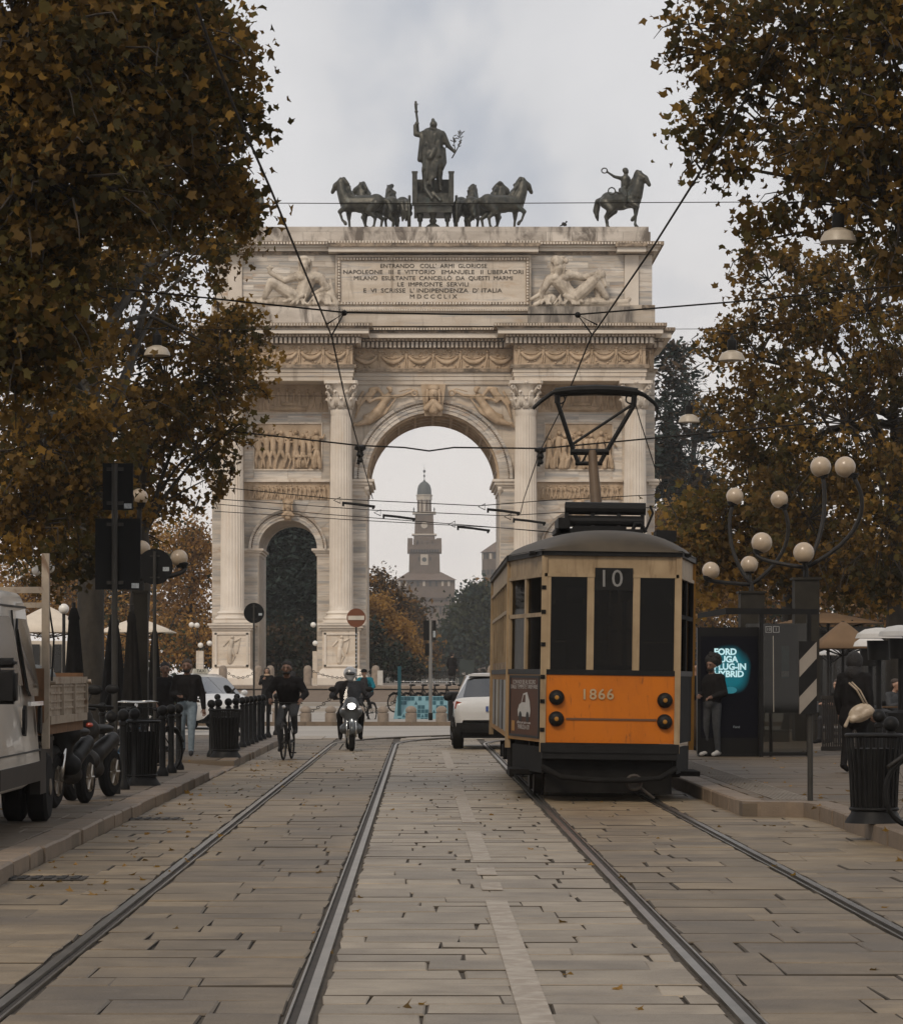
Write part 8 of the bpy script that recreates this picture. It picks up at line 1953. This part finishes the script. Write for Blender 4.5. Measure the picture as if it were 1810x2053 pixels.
# bicycle sharing dock with patterned panel
Yb = 104
TEALP = mat('dock_teal', (.003, .055, .072), .4); TEALL = mat('dock_pale', (.13, .25, .28), .4)
dk = thing('bike_share_dock', 'teal and white patterned panel of the bicycle sharing dock', 'bike dock', (xs(848, Yb), Yb, .11))
panel = MB().add([P(788, 1447, Yb), P(905, 1447, Yb), P(905, 1396, Yb + .9), P(796, 1396, Yb + .9), P(788, 1447, Yb + .3), P(905, 1447, Yb + .3), P(905, 1396, Yb + 1.1), P(796, 1396, Yb + 1.1)], [(0, 1, 2, 3), (4, 5, 6, 7), (0, 1, 5, 4), (1, 2, 6, 5), (2, 3, 7, 6), (3, 0, 4, 7)]).build('panel', TEALL, dk)
rr = random.Random(5)
for i in range(15):
    for j in range(6):
        if rr.random() < .62:
            t0, t1 = j / 6, (j + .85) / 6
            pa, pb_ = 790 + i * 7.6 + t0 * 6 * (1 - i / 15), 790 + i * 7.6 + 6.6 + t0 * 6 * (1 - i / 15)
            a = lambda px, t: P(px, 1447 - 51 * t, Yb + .9 * t - .012)
            if rr.random() < .35: v = [a(pa, t0), a(pb_, t0), a((pa + pb_) / 2, t1)]; f_ = [(0, 1, 2)]
            else: v = [a(pa, t0), a(pb_, t0), a(pb_, t1), a(pa, t1)]; f_ = [(0, 1, 2, 3)]
            MB().add(v, f_).build('printed_tile', TEALP, panel)
MB().box(xs(797, Yb), xs(804, Yb), Yb + .2, Yb + .35, .11, zs(1336, Yb)).build('totem', TEALP, dk)
for i in range(5):
    bicycle('shared bicycle in the dock, number %s from the left' % ('one', 'two', 'three', 'four', 'five')[i], (xs(815 + i * 24, 106.5), 106.5, .30), R(-50), DARK, 'shared bicycles in the dock')
MB().lathe([(.26, .11), (.26, .95), (.28, .96), (.28, 1.02), (.2, 1.05)], (xs(914, 99.5), 99.5, 0), 18).build('waste_bin', BLACK, None, 'auto', label='round dark waste bin left of the white car', cat='waste bin')
MB().box(xs(757, 152), xs(768, 152), 150.9, 150.96, PLAT + .05, PLAT + .75).build('info_board', mat('board_white', (.5, .48, .44), .5), None, label='small white notice board at the foot of the pier', cat='notice board')
MB().box(xs(922, 150), xs(952, 150), 152, 152.2, PLAT, zs(1323, 150)).build('dark_panel', mat('hoarding_green', (.03, .04, .038), .7), None, label='dark square hoarding beyond the traffic light', cat='hoarding')
# low fence beyond the arch
fn = thing('park_fence', 'low iron park fence seen through the main arch', 'fence', (xs(880, 200), 200, PLAT))
for k in range(70):
    x = xs(740 + k * 3.6, 200); MB().box(x - .015, x + .015, 200, 200.03, PLAT, PLAT + .8).build('bar', DARK, fn)
MB().box(xs(738, 200), xs(995, 200), 199.98, 200.05, PLAT + .72, PLAT + .76).build('rail', DARK, fn)

# parasols: closed dark ones
PARB = mat('parasol_black', (.011, .010, .009), .85, var=.35, scale=6, spec=.1); CANV = mat('canvas_cream', (.60, .52, .42), .8, var=.08); CANT = mat('canvas_tan', (.15, .088, .042), .8, var=.12, scale=3); CANW = mat('canvas_white', (.55, .53, .50), .8, var=.08)
def closed_parasol(label, px, Y, topy, boty, wpx):
    X = xs(px, Y); t = thing('closed_parasol', label, 'parasol', (X, Y, SW), 'closed dark parasols'); R0 = wpx * Y / F / 2; zt, zb = zs(topy, Y), zs(boty, Y); vs = []
    prof = [(.22, 1.0), (.30, .97), (.46, .90), (.40, .88), (.55, .7), (.70, .45), (.85, .2), (1.0, 0)]; n = 32; rr = random.Random(int(px))
    ph = [rr.uniform(.8, 1.1) for _ in range(n)]
    for f, h in prof:
        for j in range(n):
            a = 2 * PI * j / n; r = R0 * f * (1 + (.16 if j % 4 == 0 else (-.14 if j % 4 == 2 else 0)) * (1.1 - h)) * (ph[j] if h < .8 else 1); vs.append((X + r * math.cos(a), Y + r * math.sin(a), zb + (zt - zb) * h))
    MB().add(vs, [(i * n + j, i * n + (j + 1) % n, (i + 1) * n + (j + 1) % n, (i + 1) * n + j) for i in range(len(prof) - 1) for j in range(n)] + [tuple(range(n))]).build('folded_canopy', PARB, t, True)
    MB().tube([(X, Y, SW), (X, Y, zt + .1)], .035, 8).build('pole', DARK, t, 'auto'); MB().box(X - .3, X + .3, Y - .3, Y + .3, SW, SW + .08).build('base', DARK, t)
closed_parasol('closed black parasol behind the truck bed, leftmost', 148, 56, 1219, 1430, 52)
closed_parasol('closed black parasol behind the tall sign pole', 228, 57, 1232, 1425, 48)
closed_parasol('closed black parasol between the two sign poles', 264, 54, 1225, 1430, 42)
closed_parasol('closed black parasol behind the round sign pole, rightmost', 310, 60, 1262, 1430, 32)
def open_parasol(label, px, Y, topy, eavey, wpx, mt, z0, seg=4, group='open parasols'):
    X = xs(px, Y); t = thing('open_parasol', label, 'parasol', (X, Y, z0), group); R0 = wpx * Y / F / 2 * 1.15; zt, ze = zs(topy, Y), zs(eavey, Y); n = 16; vs = []
    for f, h in ((.02, 1), (.25, .8), (.5, .55), (.75, .3), (1, 0)):
        for j in range(n):
            a = 2 * PI * (j + .5) / n; k = 1 / max(abs(math.cos(a)), abs(math.sin(a))) * .82 if seg == 4 else 1; vs.append((X + R0 * f * k * math.cos(a), Y + R0 * f * k * math.sin(a), ze + (zt - ze) * h))
    m = MB().add(vs, [(i * n + j, i * n + (j + 1) % n, (i + 1) * n + (j + 1) % n, (i + 1) * n + j) for i in range(4) for j in range(n)])
    o = m.build('canopy', mt, t, 'auto'); md = o.modifiers.new('t', 'SOLIDIFY'); md.thickness = .02
    MB().tube([(X, Y, z0), (X, Y, zt)], .04, 8).build('pole', DARK, t, 'auto')
    for k in range(8):
        a = 2 * PI * (k + .5) / 8; MB().tube([(X, Y, ze + (zt - ze) * .2 - .3), (X + R0 * .8 * math.cos(a), Y + R0 * .8 * math.sin(a), ze + .06)], .015, 5).build('rib', DARK, t)
    MB().box(X - .35, X + .35, Y - .35, Y + .35, z0, z0 + .08).build('base', DARK, t)
open_parasol('large open cream canopy behind the truck bed', 95, 84, 1215, 1268, 190, CANV, SW)
open_parasol('open cream canopy behind the closed parasols', 275, 90, 1238, 1268, 160, CANV, SW)
open_parasol('open tan parasol behind the near lamp column on the right', 1690, 70, 1245, 1300, 130, CANT, SR)
open_parasol('higher tan awning parasol on the right, behind the other', 1660, 78, 1228, 1250, 210, CANT, SR)
open_parasol('open white parasol far inside the cafe terrace', 1665, 90, 1300, 1313, 70, CANW, SR)
open_parasol('second open white parasol inside the cafe terrace', 1725, 92, 1300, 1312, 50, CANW, SR)
# patio heaters
def heater(label, px, Y, topy, wpx):
    X = xs(px, Y); t = thing('patio_heater', label, 'patio heater', (X, Y, SR), 'patio heaters'); R0 = wpx * Y / F / 2; zt = zs(topy, Y)
    MB().lathe([(R0, zt - .16), (R0 * .92, zt - .08), (R0 * .6, zt), (R0 * .15, zt + .03)], (X, Y, 0), 20).build('reflector', CANW, t, 'auto')
    MB().lathe([(.20, zt - .55), (.22, zt - .2)], (X, Y, 0), 14).build('burner', BLACK, t, 'auto'); MB().tube([(X, Y, SR), (X, Y, zt - .5)], .05, 8).build('pole', BLACK, t, 'auto'); MB().lathe([(.27, SR), (.25, SR + .75), (.1, SR + .8)], (X, Y, 0), 16).build('gas_box', BLACK, t, 'auto')
heater('patio heater with white top at the right, nearer', 1762, 56, 1262, 96); heater('patio heater with white top at the right edge', 1806, 54, 1257, 92)
heater('patio heater with low white top behind the woman in black', 1745, 62, 1280, 70)
# cafe: planter fence, tables, chairs, dark pavilion
WOODD = mat('dark_wood', (.035, .026, .018), .7, var=.3)
pf = thing('terrace_screen', 'dark slatted terrace screen on the right pavement', 'fence', (xs(1700, 58), 58, SR))
for k in range(16):
    a = xs(1648 + k * 4.4, 58); MB().box(a, a + .028, 58, 58.04, SR + .08, SR + 1.0).build('slat', WOODD, pf)
MB().box(xs(1646, 58), xs(1722, 58), 57.98, 58.06, SR + .96, SR + 1.02).build('rail', WOODD, pf); MB().box(xs(1646, 58), xs(1722, 58), 57.98, 58.06, SR, SR + .08).build('rail', WOODD, pf)
def table(label, X, Y, z0):
    t = thing('cafe_table', label, 'table', (X, Y, z0), 'cafe tables')
    MB().lathe([(.36, z0 + .72), (.36, z0 + .75)], (X, Y, 0), 20).build('top', CBROWN, t, 'auto'); MB().tube([(X, Y, z0), (X, Y, z0 + .72)], .03, 8).build('leg', BLACK, t); MB().lathe([(.25, z0), (.22, z0 + .03)], (X, Y, 0), 16).build('foot', BLACK, t, 'auto')
table('round cafe table before the seated person in black', xs(1693, 63.4), 63.4, SR); table('round cafe table near the right frame edge', xs(1775, 65.5), 65.5, SR)
def chair(label, X, Y, z0, rz):
    t = thing('cafe_chair', label, 'chair', (0, 0, 0), 'cafe chairs')
    MB().box(-.2, .2, -.2, .2, .43, .46).build('seat', BLACK, t)
    for x in (-.18, .18):
        for y in (-.18, .18): MB().tube([(x, y, 0), (x, y, .43)], .014, 6).build('leg', BLACK, t)
        MB().tube([(x, .18, .43), (x, .22, .85)], .014, 6).build('back_post', BLACK, t)
    MB().box(-.2, .2, .19, .22, .62, .85).build('backrest', BLACK, t); t.location = (X, Y, z0); t.rotation_euler = (0, 0, rz)
chair('black cafe chair under the seated person in black', gc.x + .03, gc.y + .04, SR, R(-50)); chair('black cafe chair under the customer at the right edge', xs(1795, 66) - .03, 66.04, SR, R(40)); chair('empty black cafe chair left of the seated person', xs(1655, 66), 66, SR, R(70))
PAV = mat('pavilion_dark', (.014, .013, .012), .6, spec=.15, var=.4, scale=2)
pv = thing('cafe_pavilion', 'dark glazed cafe pavilion behind the terrace on the right', 'building', (xs(1800, 112), 112, SR))
MB().box(xs(1640, 112), xs(2050, 112), 112, 118, 0, zs(1268, 112)).build('wall', PAV, pv)
for k in range(14):
    a = 1648 + k * 28; MB().box(xs(a, 112), xs(a + 23, 112), 111.9, 111.98, .4, zs(1282, 112)).build('pane', VGL, pv); MB().box(xs(a + 23, 112), xs(a + 28, 112), 111.85, 112, .11, zs(1278, 112)).build('mullion', DARK, pv)
MB().box(xs(1630, 112), xs(2060, 112), 111, 119, zs(1268, 112), zs(1258, 112)).build('roof', PAV, pv)
# left terrace: pale kiosk and planters behind the truck
kv = thing('kiosk', 'pale kiosk front behind the truck bed and closed parasols', 'building', (xs(100, 92), 92, SW))
MB().box(xs(-60, 92), xs(135, 92), 92, 95, SW, zs(1285, 92)).build('wall', CANV, kv)
for k in range(5): MB().box(xs(20 + k * 22, 92), xs(36 + k * 22, 92), 91.9, 92.0, SW + .3, zs(1292, 92)).build('pane', VGL, kv)
hdg = [tree('hedge', lb, (xs(px, Y), Y, SW), .05, .3, [pl_(px, 1395, Y, 60, 32, 3.0), pl_(px + 60, 1395, Y, 50, 32, 2.4), pl_(px - 60, 1395, Y, 50, 32, 2.4)], .13, [B1, B2], [.7, .3], LEAFQ, 'hedges behind the left pavement', 22, 50, .2) for px, Y, lb in ((150, 76, 'dark hedge behind the parked scooters on the left'), (270, 86, 'dark hedge behind the woman with the bun'))]
# fallen leaves on the ground
n = 420; pts = []
for i in range(n):
    u = random.random()
    if u < .35: pts.append((random.uniform(-3.05, -1.9), random.uniform(22, 70), .008))
    elif u < .6: pts.append((random.uniform(-8, -3.4), random.uniform(24, 60), SW + .012))
    elif u < .85: pts.append((random.uniform(3.9, 9), random.uniform(26, 60), SR + .012))
    else: pts.append((random.uniform(-1.8, 4.1), random.uniform(14, 60), .008))
pts = np.array(pts); lo = leaves('fallen_leaves', pts, rng.uniform(.05, .13, n), [L2, G1, L1], [.4, .2, .4], LEAFP, None, None, .25); lo['label'] = 'scattered fallen brown leaves on road and pavements'
